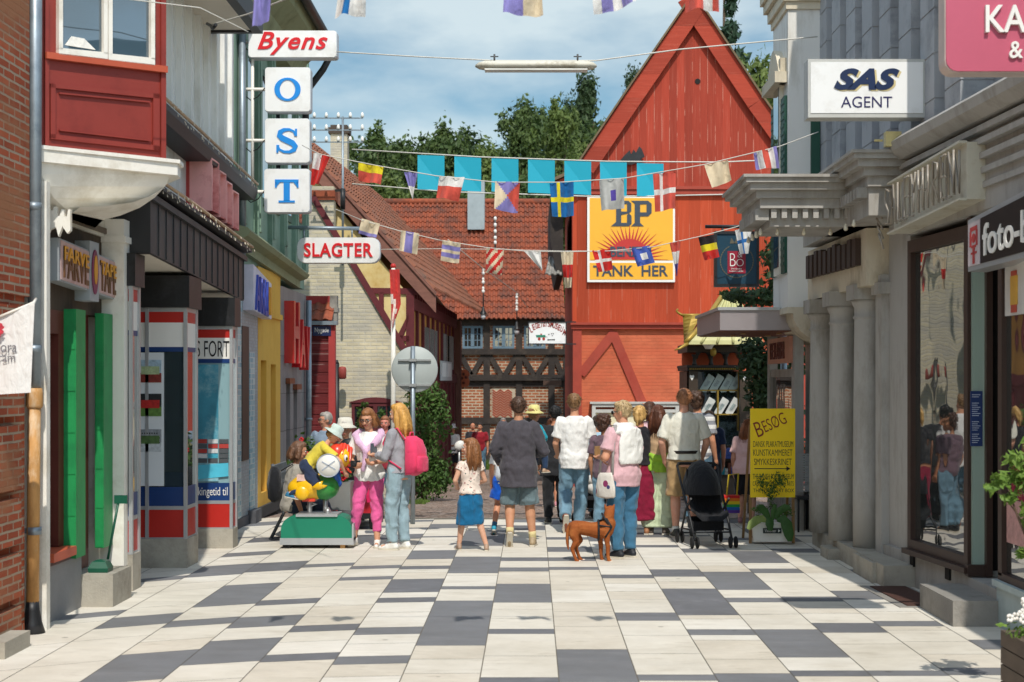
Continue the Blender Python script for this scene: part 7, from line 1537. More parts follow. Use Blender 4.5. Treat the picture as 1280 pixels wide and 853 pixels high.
# pink bag on the scooter
h = thing('pink_carrier_bag', 'bright pink carrier bag with pale print behind the woman in pink trousers', 'bag', tuple(at(468, 628, 19.6))); p, q = at(458, 628, 19.6), at(478, 590, 19.6); b = MB(); b.loft([[V(((p.x+q.x)/2+sx*(q.x-p.x)/2*f, 19.6+sy*.06*f, z)) for sx, sy in ((-1, -1), (1, -1), (1, 1), (-1, 1))] for z, f in ((p.z, .85), (p.z+.1, 1), (q.z, .95))], 0, False); b.build('bag', mat('hot pink', 'd8235f', .5, .06, 4), h)
b = MB(); b.tube([(p.x+.03, 19.55, q.z), (p.x+.06, 19.55, q.z+.12), (q.x-.06, 19.55, q.z+.12), (q.x-.03, 19.55, q.z)], .008, 6); b.build('handle', MATS['hot pink'], h)
b = MB()
for k in range(5): b.ell(((p.x+q.x)/2+.03*math.sin(k*2), 19.535, p.z+.08+k*.05), (.03, .006, .02), 8)
b.build('print', SWHITE, h)
# yellow advertising board
Yb = 18.7; B_2 = lambda x, y, d=0: at(x, y, Yb)+V((0, d, 0)); h = thing('yellow_advert_board', 'bright yellow standing board hand lettered BESOG on weathered wooden legs', 'advert board', (B_2(966, 0).x, Yb+.1, 0))
YLB = mat('advert yellow', 'f6d20a', .5, .03, 3); MRN = mat('maroon paint', '7a1d16', .6); OLDW = mat('weathered wood', '8a6a44', .8, .25, 5, stretch=(1, 1, .3))
a_, c_ = B_2(938, 622), B_2(994, 511); b = MB(); b.box((a_.x, Yb, a_.z), (c_.x, Yb+.03, c_.z)); b.build('panel', YLB, h)
for x in (937.5, 991): 
    p = B_2(x, 0); b = MB(); b.bar((p.x, Yb-.03, 0), (p.x+.01, Yb+.035, a_.z+.02), .035, .03, (0, -1, 0), 0); b.bar((p.x, Yb+.62, 0), (p.x+.01, Yb+.06, c_.z-.2), .03, .03, (0, 1, 0)); b.build('leg', OLDW, h)
b = MB(); b.box((a_.x+.02, Yb-.025, .07), (c_.x-.02, Yb+.0, .10)); b.build('crossbar', OLDW, h)
s3 = Yb/F
def bt(tx, x, y, w_, hh, mt=INK, ang=0, bold=0.0): text(tx, B_2(x, y), (math.cos(ang), 0, math.sin(ang)), (-math.sin(ang), 0, math.cos(ang)), w_*s3, hh*s3, mt, h, .003, bold=bold)
bt('B', 947.5, 547, 9, 19, MRN, .35, -.005); bt('ESØG', 957, 541, 30, 15, MRN, .42, -.005)
for tx, y, x0_, w_, hh in (('DANSK PLAKATMUSEUM', 559, 941.5, 50, 7.5), ('KUNSTKAMMERET', 570, 941.5, 49, 8), ('SMYKKESKRINET', 581.5, 942.5, 47, 8), ('THE DANISH POSTER MUSEUM', 599, 941, 51, 6.5), ('CABINET OF DECORATIVE ARTS', 607.5, 941, 51, 5.5), ('THE JEWELLERY BOX', 617, 941.5, 51, 6)): bt(tx, x0_, y, w_, hh, INK, 0, -.006)
b = MB(); p, q = B_2(943, 586.5), B_2(984, 585.5); b.box((p.x, Yb-.003, p.z), (q.x, Yb, q.z)); b.prism([B_2(983, 583), B_2(988, 586), B_2(983, 589)], (0, -.003, 0)); b.build('arrow', INK, h)
h = thing('plant_trough', 'white trough with dark leafy plants standing under the yellow board', 'planter', (B_2(966, 0).x, Yb-.2, 0)); a_, c_ = at(941, 674, 18.55), at(989, 655, 18.55)
b = MB(); b.loft([[V(((a_.x+c_.x)/2+sx*(c_.x-a_.x)/2*f, 18.55+.14+sy*.12*f, z)) for sx, sy in ((-1, -1), (1, -1), (1, 1), (-1, 1))] for z, f in ((.03, .93), (c_.z, 1.0))], 0, False); b.build('trough', WHITE, h)
b = MB(); p, q = at(954, 667, 18.53), at(977, 660.5, 18.53); b.box((p.x, 18.54, p.z), (q.x, 18.552, q.z)); nm = b.build('name_plate', mat('plate black', '16231f', .4), h); text('Vaderser', (p.x+.02, 18.54, p.z+.014), (1, 0, 0), (0, 0, 1), (q.x-p.x)*.62, (q.z-p.z)*.6, SWHITE, nm, .003); b = MB(); b.prism([(q.x-.04, 18.539, p.z+.012), (q.x-.015, 18.539, (p.z+q.z)/2), (q.x-.04, 18.539, q.z-.012)], (0, -.003, 0)); b.build('arrow', SWHITE, nm)
rg = random.Random(21); W_ = lambda x, y, d=0: at(x, y, 18.5)+V((0, d, 0))
greens(h, [(W_(963, 610), (.13, .08, .16)), (W_(975, 600), (.1, .08, .12)), (W_(952, 603), (.09, .06, .1)), (W_(965, 630), (.06, .06, .14)), (W_(950, 637), (.12, .1, .08)), (W_(982, 640), (.12, .1, .1))], 750, .02, LEAF_S, rg)
def big_leaf(h, pts, wid, mt):
    b = MB(); P = [V(p) for p in pts]; n_ = len(P)
    L1, R1 = [], []
    for i, p in enumerate(P):
        w_ = wid*math.sin(math.pi*min(.97, (i+.35)/(n_-.2)))**.8; t_ = (P[min(i+1, n_-1)]-P[max(i-1, 0)]).normalized(); sd = t_.cross(V((0, -1, 0))).normalized(); L1.append(p+sd*w_+V((0, .015, 0))); R1.append(p-sd*w_+V((0, .015, 0)))
    vs = []; fs = []
    for i in range(n_): vs += [L1[i], P[i], R1[i]]
    for i in range(n_-1): fs += [(3*i, 3*i+1, 3*i+4, 3*i+3), (3*i+1, 3*i+2, 3*i+5, 3*i+4)]
    b.add(vs, fs, 0, True); return b.build('leaf', mt, h)
for pts, w_, pale in (([(958, 652), (952, 648), (944, 650), (938, 655), (934, 661)], .055, 1), ([(964, 650), (962, 648), (961, 655), (962, 663)], .055, 0), ([(970, 650), (977, 648), (982, 655), (985, 668), (986, 676)], .07, 0), ([(962, 650), (956, 640), (950, 634), (946, 632)], .05, 0), ([(968, 648), (974, 638), (981, 634), (986, 634)], .05, 0), ([(965, 650), (966, 640), (968, 630)], .035, 0)):
    big_leaf(h, [W_(x, y, -.06-.01*i) for i, (x, y) in enumerate(pts)], w_, mat_leaf('pale big leaf', (.16, .24, .06), (.3, .38, .12), scale=5) if pale else mat_leaf('big leaf', (.03, .09, .02), (.07, .16, .04), scale=5))
# perforated metal chair behind the board
Yc = 20.0; h = thing('perforated_chair', 'grey perforated metal chair behind the yellow board beside the columns', 'chair', (at(1008, 0, Yc).x, Yc+.2, 0)); a_, c_ = at(997, 614, Yc), at(1018, 568, Yc)
b = MB(); nx_, nz_ = 9, 15; dx, dz = (c_.x-a_.x)/nx_, (c_.z-a_.z)/nz_
for i in range(nx_+1): b.box((a_.x+i*dx-.006, Yc, a_.z), (a_.x+i*dx+.006, Yc+.012, c_.z))
for j in range(nz_+1): b.box((a_.x, Yc+.0015, a_.z+j*dz-.007), (c_.x, Yc+.0135, a_.z+j*dz+.007))
b.build('backrest', mat('chair grey', 'a3a6a8', .5, .06), h)
b = MB(); b.box((a_.x, Yc+.03, .43), (c_.x, Yc+.46, .47)); b.build('seat', mat('chair dark', '2b2d30', .6), h)
for x, y in ((a_.x+.02, Yc+.05), (c_.x-.02, Yc+.05), (a_.x+.02, Yc+.44), (c_.x-.02, Yc+.44)): b = MB(); b.tube([(x, y, 0), (x, y, .45)], .014, 8); b.build('leg', BLKPL, h)
# toy stall
Yt = 23.6; h = thing('toy_stall', 'small display stall of coloured boxes in front of the kiosk', 'stall', (at(905, 0, Yt).x, Yt, gz(Yt))); x0, x1 = at(880, 0, Yt).x, at(938, 0, Yt).x; g_ = gz(Yt)
b = MB(); b.box((x0, Yt, g_+.55), (x1, Yt+.6, g_+.6)); b.box((x0, Yt+.02, g_), (x0+.04, Yt+.06, g_+.55)); b.box((x1-.04, Yt+.02, g_), (x1, Yt+.06, g_+.55)); b.box((x0, Yt+.3, g_+.6), (x1, Yt+.34, g_+1.05)); b.box((x0, Yt+.1, g_+.82), (x1, Yt+.4, g_+.85)); b.build('shelf', KBR, h)
rg = random.Random(13); cols = [mat('box '+c, c, .5, .2, 9) for c in ('b3392f', '2e8f9c', 'd2a632', '3f57a0', 'c9c4ba', '6b3a2c', 'd97a3a')]
for k in range(26):
    x = x0+.05+(k % 13)*(x1-x0-.1)/13; z = g_+(.6 if k < 13 else .85); b = MB(); b.box((x, Yt+.08, z), (x+.045, Yt+.2, z+rg.uniform(.08, .2))); b.ell((x+.022, Yt+.07, z+.06), (.015, .006, .02), 8); b.build('toy_box', rg.choice(cols), h)
# foreground planter
Yp = 8.3; h = thing('wooden_planter', 'brown wooden planter box at the lower right edge', 'planter', (at(1300, 0, Yp).x, Yp+.3, 0)); x0 = 2.96; zt_ = .43
PLW = mat('planter boards', '5f5246', .75, .2, 4, stretch=(.3, 1, 3), bump=.2)
b = MB(); 
for k in range(4): b.box((x0, Yp, k*zt_/4+.004), (x0+.75, Yp+1.3, (k+1)*zt_/4-.004))
b.box((x0+.015, Yp+.015, 0), (x0+.735, Yp+1.285, zt_-.02)); b.build('box', PLW, h)
Yp = 9.2; h2 = thing('potted_flowers', 'white and red flowers growing in the brown wooden planter', 'flowers', (x0+.3, Yp+.2, zt_)); rg = random.Random(4)
greens(h2, [((x0+.15, Yp+.15, zt_+.03), (.2, .15, .07)), ((x0+.45, Yp+.2, zt_+.05), (.25, .2, .1))], 420, .03, LEAF_Y, rg)
flowers(h2, (x0+.0, Yp+.1, zt_+.12), (.05, .05), 5, FLW, rg, .016, .05); flowers(h2, (x0+.12, Yp+.1, zt_+.17), (.07, .05), 9, FLW, rg, .018, .05); flowers(h2, (x0+.22, Yp+.08, zt_+.10), (.07, .05), 7, FLR, rg, .018, .05)
h2 = thing('young_tree', 'young light green sapling rising from the wooden planter', 'sapling', (x0+.5, Yp+.4, zt_)); Z_ = lambda x, y, d=0: at(x, y, Yp+.35)+V((0, d, 0))
rg = random.Random(6); greens(h2, [(Z_(1250, 600), (.07, .1, .07)), (Z_(1266, 575), (.06, .1, .06)), (Z_(1280, 600), (.1, .1, .12)), (Z_(1238, 610), (.04, .08, .025)), (Z_(1290, 640), (.1, .1, .1)), (Z_(1278, 690), (.04, .06, .05)), (Z_(1300, 560), (.12, .1, .12)), (Z_(1262, 622), (.06, .08, .04))], 520, .038, LEAF_Y, rg)
b = MB(); b.tube([(x0+.5, Yp+.4, zt_-.02), Z_(1290, 690), Z_(1270, 640), Z_(1258, 605)], [.012, .01, .007, .003], 6); b.tube([Z_(1290, 690), Z_(1295, 620), Z_(1300, 560)], [.009, .006, .003], 6); b.tube([Z_(1270, 640), Z_(1255, 622), Z_(1238, 610)], [.005, .004, .002], 5); b.build('stem', BARK, h2)
# pushchairs
def pushchair(px, py, lab, hood_lift, blanket=None, yaw=0, s=1.0):
    g = G_(px, py); h = thing('pushchair', lab, 'pushchair', tuple(g), yaw)
    T_ = lambda x, y, z: V((x*s, y*s, z*s)); o0 = V((0, 0, 0))
    def mk(b, nm, mt, par=None): return b.build(nm, mt, par or h, local=True)
    b = MB()
    for sx in (-1, 1):
        b.tube([T_(sx*.24, -.36, .10), T_(sx*.25, -.05, .45), T_(sx*.26, .3, .78), T_(sx*.27, .48, 1.0)], .016*s, 8); b.tube([T_(sx*.25, .38, .10), T_(sx*.25, .10, .45), T_(sx*.25, -.18, .62)], .015*s, 8); b.tube([T_(sx*.25, -.25, .22), T_(sx*.25, .34, .2)], .012*s, 6)
    for y, z in ((.38, .13), (-.3, .2), (.1, .45)): b.tube([T_(-.25, y, z), T_(.25, y, z)], .011*s, 6)
    mk(b, 'frame', BLKPL)
    b = MB(); b.tube([T_(-.27, .48, 1.0), T_(-.24, .55, 1.03), T_(.24, .55, 1.03), T_(.27, .48, 1.0)], .02*s, 8); mk(b, 'handle', RUBBER)
    b = MB(); rows = [(-.30, .34), (-.28, .40), (-.02, .38), (.08, .46), (.18, .68), (.26, .92)]; vs = []; fs = []
    for y, z in rows: vs += [T_(-.21, y-.02, z+.07), T_(-.13, y, z), T_(.13, y, z), T_(.21, y-.02, z+.07)]
    for i in range(len(rows)-1):
        for j in range(3): fs.append((4*i+j, 4*i+j+1, 4*i+j+5, 4*i+j+4))
    b.add(vs, fs, 0, True); mk(b, 'seat', BLKCL)
    b = MB(); vs = []; fs = []; n_ = 9; m_ = 8                       # hood: quarter shell over the seat
    for i in range(n_+1):
        a_ = math.radians(-12+hood_lift*i/n_)
        for j in range(m_+1):
            q = -math.pi/2+math.pi*j/m_; r_ = .45
            vs.append(T_(.25*math.sin(q), .30-r_*math.cos(q)*math.sin(a_)*1.0, .62+r_*math.cos(q)*math.cos(a_)+.02))
    for i in range(n_):
        for j in range(m_): fs.append((i*(m_+1)+j, i*(m_+1)+j+1, (i+1)*(m_+1)+j+1, (i+1)*(m_+1)+j))
    b.add(vs, fs, 0, True); mk(b, 'hood', BLKCL)
    b = MB(); b.add([T_(-.2, .2, .22), T_(.2, .2, .22), T_(.2, -.12, .20), T_(-.2, -.12, .20), T_(-.2, .22, .36), T_(.2, .22, .36), T_(.2, -.12, .32), T_(-.2, -.12, .32)], [(0, 1, 2, 3), (0, 4, 5, 1), (1, 5, 6, 2), (3, 2, 6, 7), (0, 3, 7, 4)]); mk(b, 'basket', BLKCL)
    for x, y in ((-.25, -.38), (.25, -.38), (-.26, .38), (.26, .38)):
        for dx in (-.035, .035):
            bb = MB(); bb.lathe([(.045*s, -.012*s), (.07*s, -.012*s), (.078*s, 0), (.07*s, .012*s), (.045*s, .012*s)], T_(x+dx, y, .078), (1, 0, 0), 16); w_ = mk(bb, 'wheel', RUBBER)
            bb = MB(); bb.lathe([(.005*s, -.01*s), (.045*s, -.008*s), (.045*s, .008*s), (.005*s, .01*s)], T_(x+dx, y, .078), (1, 0, 0), 12); mk(bb, 'rim', STEEL, w_)
    if blanket:
        b = MB(); b.ell(T_(0, .0, .62), (.22*s, .28*s, .12*s), 16); b.ell(T_(.02, -.12, .5), (.2*s, .2*s, .12*s), 14); mk(b, 'blanket', blanket)
    return h
pushchair(883, 682, 'black folding pushchair with its hood up beside the man in khaki shorts', 100, yaw=math.radians(8), s=.94)
pushchair(752, 652, 'black pram with a white blanket half hidden behind the woman with the dog', 60, mat_cloth('white blanket', 'd9d6cf'), math.radians(-25), .95)
# far parked bicycle? none: the small post stands there
# ================================================================== PEOPLE
def skin(c): return mat('skin '+c, c, .55, .08, 9, spec=.35, dirt=tuple(min(1, x*1.0) for x in (hexc(c)[0], hexc(c)[1]*.82, hexc(c)[2]*.78)), dirt_s=11)
def mat_hair(c):
    n_ = 'hair '+c
    if n_ in MATS: return MATS[n_]
    m = mat(n_, c, .5, .38, 26, bump=.6, bscale=38, stretch=(1, 1, .14), spec=.45); return m
WRK = bpy.data.textures.new('wrinkles', 'MARBLE'); WRK.marble_type = 'SOFT'; WRK.noise_scale = .20; WRK.turbulence = 16; WRK.noise_depth = 1
WRF = bpy.data.textures.new('locks', 'CLOUDS'); WRF.noise_scale = .022; WRF.noise_depth = 1
IRIS = mat('iris', '3b2c22', .2); LIP = mat('lips', 'a8594e', .5); SHOEW = mat('white shoe', 'dcd9d2', .6, .05, 8); SOLE = mat('pale sole', 'c9c2b2', .7)
def shoe_mat(c): return mat('shoe '+c, c, .6, .12, 10)
def rotx(a): return Matrix.Rotation(a, 3, 'X')
def person(px, py, top, yaw, lab, gnd=None, Y=None, top_g=None, bot=None, hair=('short', '4a3626'), sk='c98f6f', w=1.0, fem=False, lean=0, hy=0, hp=0, hs=1.0, J=None, shoes='3a3a3a', hat=None, glasses=False, sit=0.0, fine=True, socks=None, face=True, group=None, name='person', base_z=None, grip=0):
    """one figure. px: photo column, py: row of the feet, top: row of the head top; yaw 0 looks away from the camera, 180 towards it"""
    if Y is None: Y = EYE*F/(py-CY)
    z0 = gz(Y) if base_z is None else base_z
    loc = V(((px-CX)*Y/F, Y, z0)); hgt = at(0, top, Y).z-z0+sit; s = hgt/1.75
    root = thing(name, lab, 'person', tuple(loc), math.radians(yaw), group); ORG[root.name] = V((0, 0, 0))
    j = dict(sl=(-.17*w, 0, 1.40), sr=(.17*w, 0, 1.40), el=(-.225*w, -.03, 1.11), er=(.225*w, -.03, 1.11), wl=(-.235*w, .05, .87), wr=(.235*w, .05, .87),
             hl=(-.092*w, 0, .90), hr=(.092*w, 0, .90), kl=(-.10, .02, .49), kr=(.10, .02, .49), al=(-.10, -.02, .085), ar=(.10, -.02, .085))
    if fem: j['sl'] = (-.15*w, 0, 1.39); j['sr'] = (.15*w, 0, 1.39)
    J = dict(J or {}); bent = {k: v for k, v in J.items()}; j.update(J); j = {k: V(v) for k, v in j.items()}
    la = math.radians(-lean); RB = rotx(la); piv = V((0, 0, .95))
    def bend(p): p = V(p); return piv+RB @ (p-piv) if p.z > .95 else p
    for k in ('sl', 'sr'): j[k] = bend(j[k])
    for k in ('el', 'er', 'wl', 'wr'):
        if k not in bent: j[k] = j['sl' if k[1] == 'l' else 'sr']+(j[k]-V((-.17*w if k[1] == 'l' else .17*w, 0, 1.40)))
    shift = V((0, 0, -sit/s if sit else 0))
    def fin(b, nm, mt, par=root, vox=None, smooth=2, wr=0.0, tex=WRK):
        b.v = [(p+shift)*s for p in b.v]; o = b.build(nm, mt, par, local=True)
        if vox:
            r_ = o.modifiers.new('join', 'REMESH'); r_.mode = 'VOXEL'; r_.voxel_size = vox if fine else vox*1.6; r_.use_smooth_shade = True
            if smooth: q = o.modifiers.new('smooth', 'SMOOTH'); q.factor = .5; q.iterations = smooth
        if wr: d = o.modifiers.new('folds', 'DISPLACE'); d.texture = tex; d.strength = wr; d.mid_level = .5; d.texture_coords = 'LOCAL'
        return o
    hip, wst, sho = (.172, .128, .142) if fem else (.166, .148, .164); hip, wst, sho = hip*w, wst*w, sho*w
    TR = [(.84, .0, hip*.86, .105*w), (.93, -.005, hip, .118*w), (1.06, .0, wst, .10*w), (1.20, .005, sho*.95, .115*w), (1.32, .01, sho*1.0, .118*w), (1.385, 0, sho*.92, .098*w), (1.425, -.005, sho*.68, .078*w), (1.455, -.008, sho*.46, .066), (1.49, -.005, .058, .058)]
    def ring(z, cy, rx_, ry_, o=0, n=20): return [bend((math.cos(a_)*(rx_+o), cy+math.sin(a_)*(ry_+o), z)) for a_ in [2*math.pi*i/n for i in range(n)]]
    def torso(b, z0_, z1_, o, flare=0.0):
        def itp(z):
            for A, B_ in zip(TR, TR[1:]):
                if A[0] <= z <= B_[0]: t_ = (z-A[0])/(B_[0]-A[0]); return [x+(y-x)*t_ for x, y in zip(A, B_)]
            return list(TR[0]) if z < TR[0][0] else list(TR[-1])
        zs = [z0_]+[r_[0] for r_ in TR if z0_+.02 < r_[0] < z1_-.02]+[z1_]; rs = []
        for z in zs:
            q = itp(z); e = flare*max(0, (1.1-z)); rs.append(ring(z, q[1], q[2], q[3], o+e))
        b.loft(rs)
    # head frame
    nb_ = bend((0, -.005, 1.49)); RH = RB @ Matrix.Rotation(math.radians(hy), 3, 'Z') @ rotx(math.radians(-hp))
    def hd(x, y, z): return nb_+RH @ (V((x, y, z-1.49))*hs)
    R3 = RH
    b = MB()
    if not (top_g and top_g.get('full')): torso(b, .84, 1.49, -.004)
    b.tube([bend((0, -.015, 1.40)), bend((0, -.01, 1.48)), hd(0, .0, 1.56)], [.062*w, .054, .052], 12)
    b.ell(hd(0, 0, 1.648), [q*hs for q in (.077, .094, .102)], 18, k=12, rot=R3); b.ell(hd(0, .028, 1.580), [q*hs for q in (.054, .062, .060)], 14, rot=R3); b.ell(hd(0, .055, 1.545), [q*hs for q in (.028, .03, .024)], 10, rot=R3)
    for sx in (-1, 1): b.ell(hd(sx*.076, -.008, 1.625), [q*hs for q in (.012, .024, .034)], 8, rot=R3); b.ell(hd(sx*.036, .066, 1.600), [q*hs for q in (.026, .026, .024)], 8, rot=R3)
    b.cap(hd(0, .088, 1.642), hd(0, .110, 1.603), .010*hs, .015*hs, 8); b.ell(hd(0, .084, 1.660), [q*hs for q in (.055, .014, .012)], 8, rot=R3)
    for sd in ('l', 'r'):
        sx = -1 if sd == 'l' else 1; S_, E_, W_ = j['s'+sd], j['e'+sd], j['w'+sd]; H_, K_, A_ = j['h'+sd], j['k'+sd], j['a'+sd]
        b.cap(S_, E_, .050*w, .040*w); b.cap(E_, E_.lerp(W_, .35), .041*w, .039*w); b.cap(E_.lerp(W_, .3), W_, .039*w, .027)
        d = (W_-E_).normalized(); sdv = d.cross(V((0, 0, 1))); sdv = sdv.normalized() if sdv.length > .2 else V((0, 1, 0))
        if abs(d.z) > .8: sdv = V((0, 1, 0))
        pl = sdv.cross(d).normalized(); pl = pl if pl.x*sx < 0 or abs(pl.x) < .3 else -pl
        pc = W_+d*.055; b.cap(W_+d*.01, W_+d*.045, .026, .030, 8)
        for q in (-.022, 0, .02): b.cap(W_+d*.03+sdv*q*.8, W_+d*.085+sdv*q, .016, .014, 8)
        for i, (q, ln) in enumerate(((-.030, .062), (-.010, .078), (.010, .074), (.029, .06))):
            f0 = W_+d*.085+sdv*q; f1 = f0+d*ln*.5+pl*(.012+.02*grip); f2 = f1+d*ln*.42*(1-grip*.7)+pl*(.018+.03*grip); b.cap(f0, f1, .0098, .0095, 6); b.cap(f1, f2, .0095, .008, 6)
        th = sdv if sdv.y > 0 else -sdv; t0 = W_+d*.03+th*.025; t1 = t0+d*.035+th*.022; b.cap(t0, t1, .013, .011, 6); b.cap(t1, t1+d*.03+pl*.012, .011, .009, 6)
        b.cap(H_+V((0, 0, .02)), K_, .092*w, .057*w); b.cap(K_, K_.lerp(A_, .33), .056*w, .058*w); b.cap(K_.lerp(A_, .28), A_, .057*w, .036)
        tdir = V(j.get('t'+sd, (sx*.15, 1, 0))); tdir = tdir.normalized(); j['td'+sd] = tdir
        b.cap(A_+V((0, 0, -.03))-tdir*.03, A_+tdir*.13+V((0, 0, -.055)), .036, .028)
    body = fin(b, 'body', skin(sk), vox=.0085*max(s, .7), smooth=1)
    # face
    if face:
        for sx in (-1, 1):
            e = MB(); e.ell(hd(sx*.032, .083, 1.637), [q*hs for q in (.0145, .011, .0095)], 10, rot=R3); eo = fin(e, 'eye', SHOEW)
            e = MB(); e.ell(hd(sx*.032, .0925, 1.637), [q*hs for q in (.007, .003, .0075)], 8, rot=R3); fin(e, 'iris', IRIS, eo)
            e = MB(); e.cap(hd(sx*.016, .097, 1.659), hd(sx*.048, .088, 1.661), .005*hs, .004*hs, 6); fin(e, 'brow', mat_hair(hair[1]))
        e = MB(); e.cap(hd(-.021, .086, 1.573), hd(.021, .086, 1.573), .0065*hs, .0065*hs, 8); e.cap(hd(-.012, .091, 1.571), hd(.012, .091, 1.571), .006*hs, .006*hs, 8); fin(e, 'mouth', LIP)
    if glasses:
        e = MB(); dk = glasses == 'dark'
        for sx in (-1, 1):
            rr = [hd(sx*.034+.024*math.cos(a_), .108, 1.637+.019*math.sin(a_)) for a_ in [2*math.pi*i/12 for i in range(13)]]; e.tube(rr, .0035*hs, 5)
            if dk: e.prism(rr[:-1], RH @ V((0, .004, 0)))
            e.tube([hd(sx*.058, .106, 1.64), hd(sx*.080, .05, 1.64), hd(sx*.082, -.01, 1.635)], .003*hs, 5)
        e.tube([hd(-.012, .11, 1.64), hd(.012, .11, 1.64)], .003*hs, 5); fin(e, 'glasses', BLKPL)
    # hair
    st, hc = hair[0], hair[1]; hm = mat_hair(hc)
    if st != 'bald':
        e = MB(); e.ell(hd(0, -.017, 1.663), [q*hs for q in (.087, .096, .104)], 20, k=14, rot=R3); e.ell(hd(0, .028, 1.715), [q*hs for q in (.066, .062, .043)], 14, rot=R3)
        if st in ('short', 'crop'): e.ell(hd(0, -.055, 1.612), [q*hs for q in (.066, .046, .05)], 12, rot=R3)
        else:
            for sx in (-1, 1): e.ell(hd(sx*.066, -.012, 1.628), [q*hs for q in (.026, .052, .07)], 10, rot=R3)
            e.ell(hd(0, -.06, 1.60), [q*hs for q in (.078, .05, .085)], 12, rot=R3)
        if st in ('bob', 'long'):
            ln = 1.52 if st == 'bob' else 1.33
            for sx in (-1, 1):
                e.tube([hd(sx*.070, -.0, 1.66), hd(sx*.084, -.005, 1.57), hd(sx*.088, -.012, (1.57+ln)/2), hd(sx*.074, -.02, ln)], [.03*hs, .038*hs, .04*hs, .02*hs], 10)
            for q, dz in ((-.045, 0), (0, -.02), (.045, .01)): e.tube([hd(q, -.065, 1.66), hd(q*1.3, -.088, 1.56), hd(q*1.4, -.085, (1.55+ln)/2), hd(q*1.1, -.07, ln+dz)], [.045*hs, .05*hs, .046*hs, .022*hs], 10)
        if st == 'ponytail': e.tube([hd(0, -.10, 1.69), hd(0, -.135, 1.66), hd(.005, -.135, 1.57), hd(0, -.115, 1.47)], [.022*hs, .03*hs, .034*hs, .012*hs], 10)
        if st == 'bun': e.ell(hd(0, -.10, 1.72), [q*hs for q in (.045, .04, .042)], 12, rot=R3)
        if st == 'curly':
            for k in range(26):
                a_, c_ = k*2.4, -.2+1.2*(k/26); e.ell(hd(.082*math.cos(a_)*math.cos(c_), -.022+.085*math.sin(a_)*math.cos(c_) if math.sin(a_)*math.cos(c_) < .45 else .0, 1.66+.10*math.sin(c_)), .03*hs, 8)
        fin(e, 'hair', hm, vox=.009*max(s, .7) if fine else None, smooth=1, wr=(.008 if st in ('long', 'bob', 'ponytail') else .014)*hs, tex=WRF)
        if fine:                                        # loose strands over the mass
            e = MB(); rg_ = random.Random(int(px*7)); lng = {'bob': 1.52, 'long': 1.33}.get(st)
            for _ in range(150):
                a_ = rg_.uniform(math.pi*.86, math.pi*2.14); ca, sa = math.cos(a_), math.sin(a_)
                if lng and sa < .3:
                    f = rg_.uniform(.98, 1.12); zb_ = lng+rg_.uniform(-.05, .08); jx = rg_.uniform(-.015, .015)
                    e.tube([hd(.06*ca, -.02+.07*sa, 1.735), hd(.088*ca*f, -.018+.10*sa*f, 1.66), hd(.112*ca*f+jx, -.03+.112*sa*f, (1.62+zb_)/2), hd(.10*ca*f+jx*2.4, -.035+.10*sa*f, zb_)], [.0015, .0032, .0032, .001], 3)
                else:
                    c_ = rg_.uniform(-.25, 1.2); cc, sc_ = math.cos(c_), math.sin(c_); k1 = rg_.uniform(1.04, 1.16); dx = rg_.uniform(-.02, .02)
                    p0_ = hd(.086*ca*cc, -.018+.095*sa*cc, 1.662+.104*sc_); p1_ = hd(.086*ca*cc*k1+dx, -.018+.095*sa*cc*k1, 1.662+.104*sc_*1.03-.018); e.tube([p0_, p0_.lerp(p1_, .6)+RH @ V((0, 0, .006)), p1_], [.0045, .0035, .001], 3)
            fin(e, 'hair_strands', hm)
    if hat:
        kind, hcx = hat[0], hat[1]; hm2 = mat_cloth('hat '+hcx, hcx); e = MB(); up = RH @ V((0, 0, 1)); o_ = hd(0, -.005, 1.675)
        if kind == 'bucket': e.lathe([(q*hs, z*hs) for q, z in ((.148, -.028), (.15, -.022), (.100, .012), (.094, .045), (.084, .092), (.05, .104), (.001, .106))]+[], o_, up, 24); 
        elif kind == 'cap': e.ell(hd(0, -.01, 1.69), [q*hs for q in (.084, .098, .078)], 18, rot=R3); e.ell(hd(0, .12, 1.685), [q*hs for q in (.062, .06, .010)], 14, rot=R3)
        elif kind == 'visor': e.tube([hd(.083*math.cos(a_), -.01+.1*math.sin(a_), 1.685) for a_ in [2*math.pi*i/20 for i in range(21)]], .014*hs, 6); e.ell(hd(0, .12, 1.68), [q*hs for q in (.06, .05, .009)], 12, rot=R3)
        fin(e, 'hat', hm2, wr=.008)
    # clothes: upper
    if top_g:
        mt, slv, hem = top_g['m'], top_g.get('slv', 'short'), top_g.get('hem', .88); o = top_g.get('o', .02); e = MB(); torso(e, hem, top_g.get('neck', 1.47), o, top_g.get('flare', .03))
        for sd in ('l', 'r'):
            S_, E_, W_ = j['s'+sd], j['e'+sd], j['w'+sd]; t0 = S_
            if slv == 'short': e.ell(S_, .060*w+o*.4, 12); e.tube([S_, S_.lerp(E_, .5), S_.lerp(E_, top_g.get('sl', .72))], [.064*w+o*.4, .062*w+o*.4, .066*w+o*.4], 14)
            elif slv == 'cap': e.ell(S_, .062*w+o*.4, 12); e.tube([S_, S_.lerp(E_, .34)], [.062*w+o*.4, .062*w+o*.4], 14)
            elif slv == 'long': e.ell(S_, .059*w+o*.4, 12); e.cap(S_, E_, .062*w+o*.4, .052*w+o*.4); e.tube([E_, E_.lerp(W_, .5), E_.lerp(W_, top_g.get('sl', .95))], [.052*w+o*.4, .046*w+o*.4, .04*w+o*.4], 14)
        if top_g.get('collar'): e.tube([bend((.064*math.cos(a_), -.005+.06*math.sin(a_), 1.475+.01*math.sin(a_))) for a_ in [2*math.pi*i/16 for i in range(17)]], .016, 8)
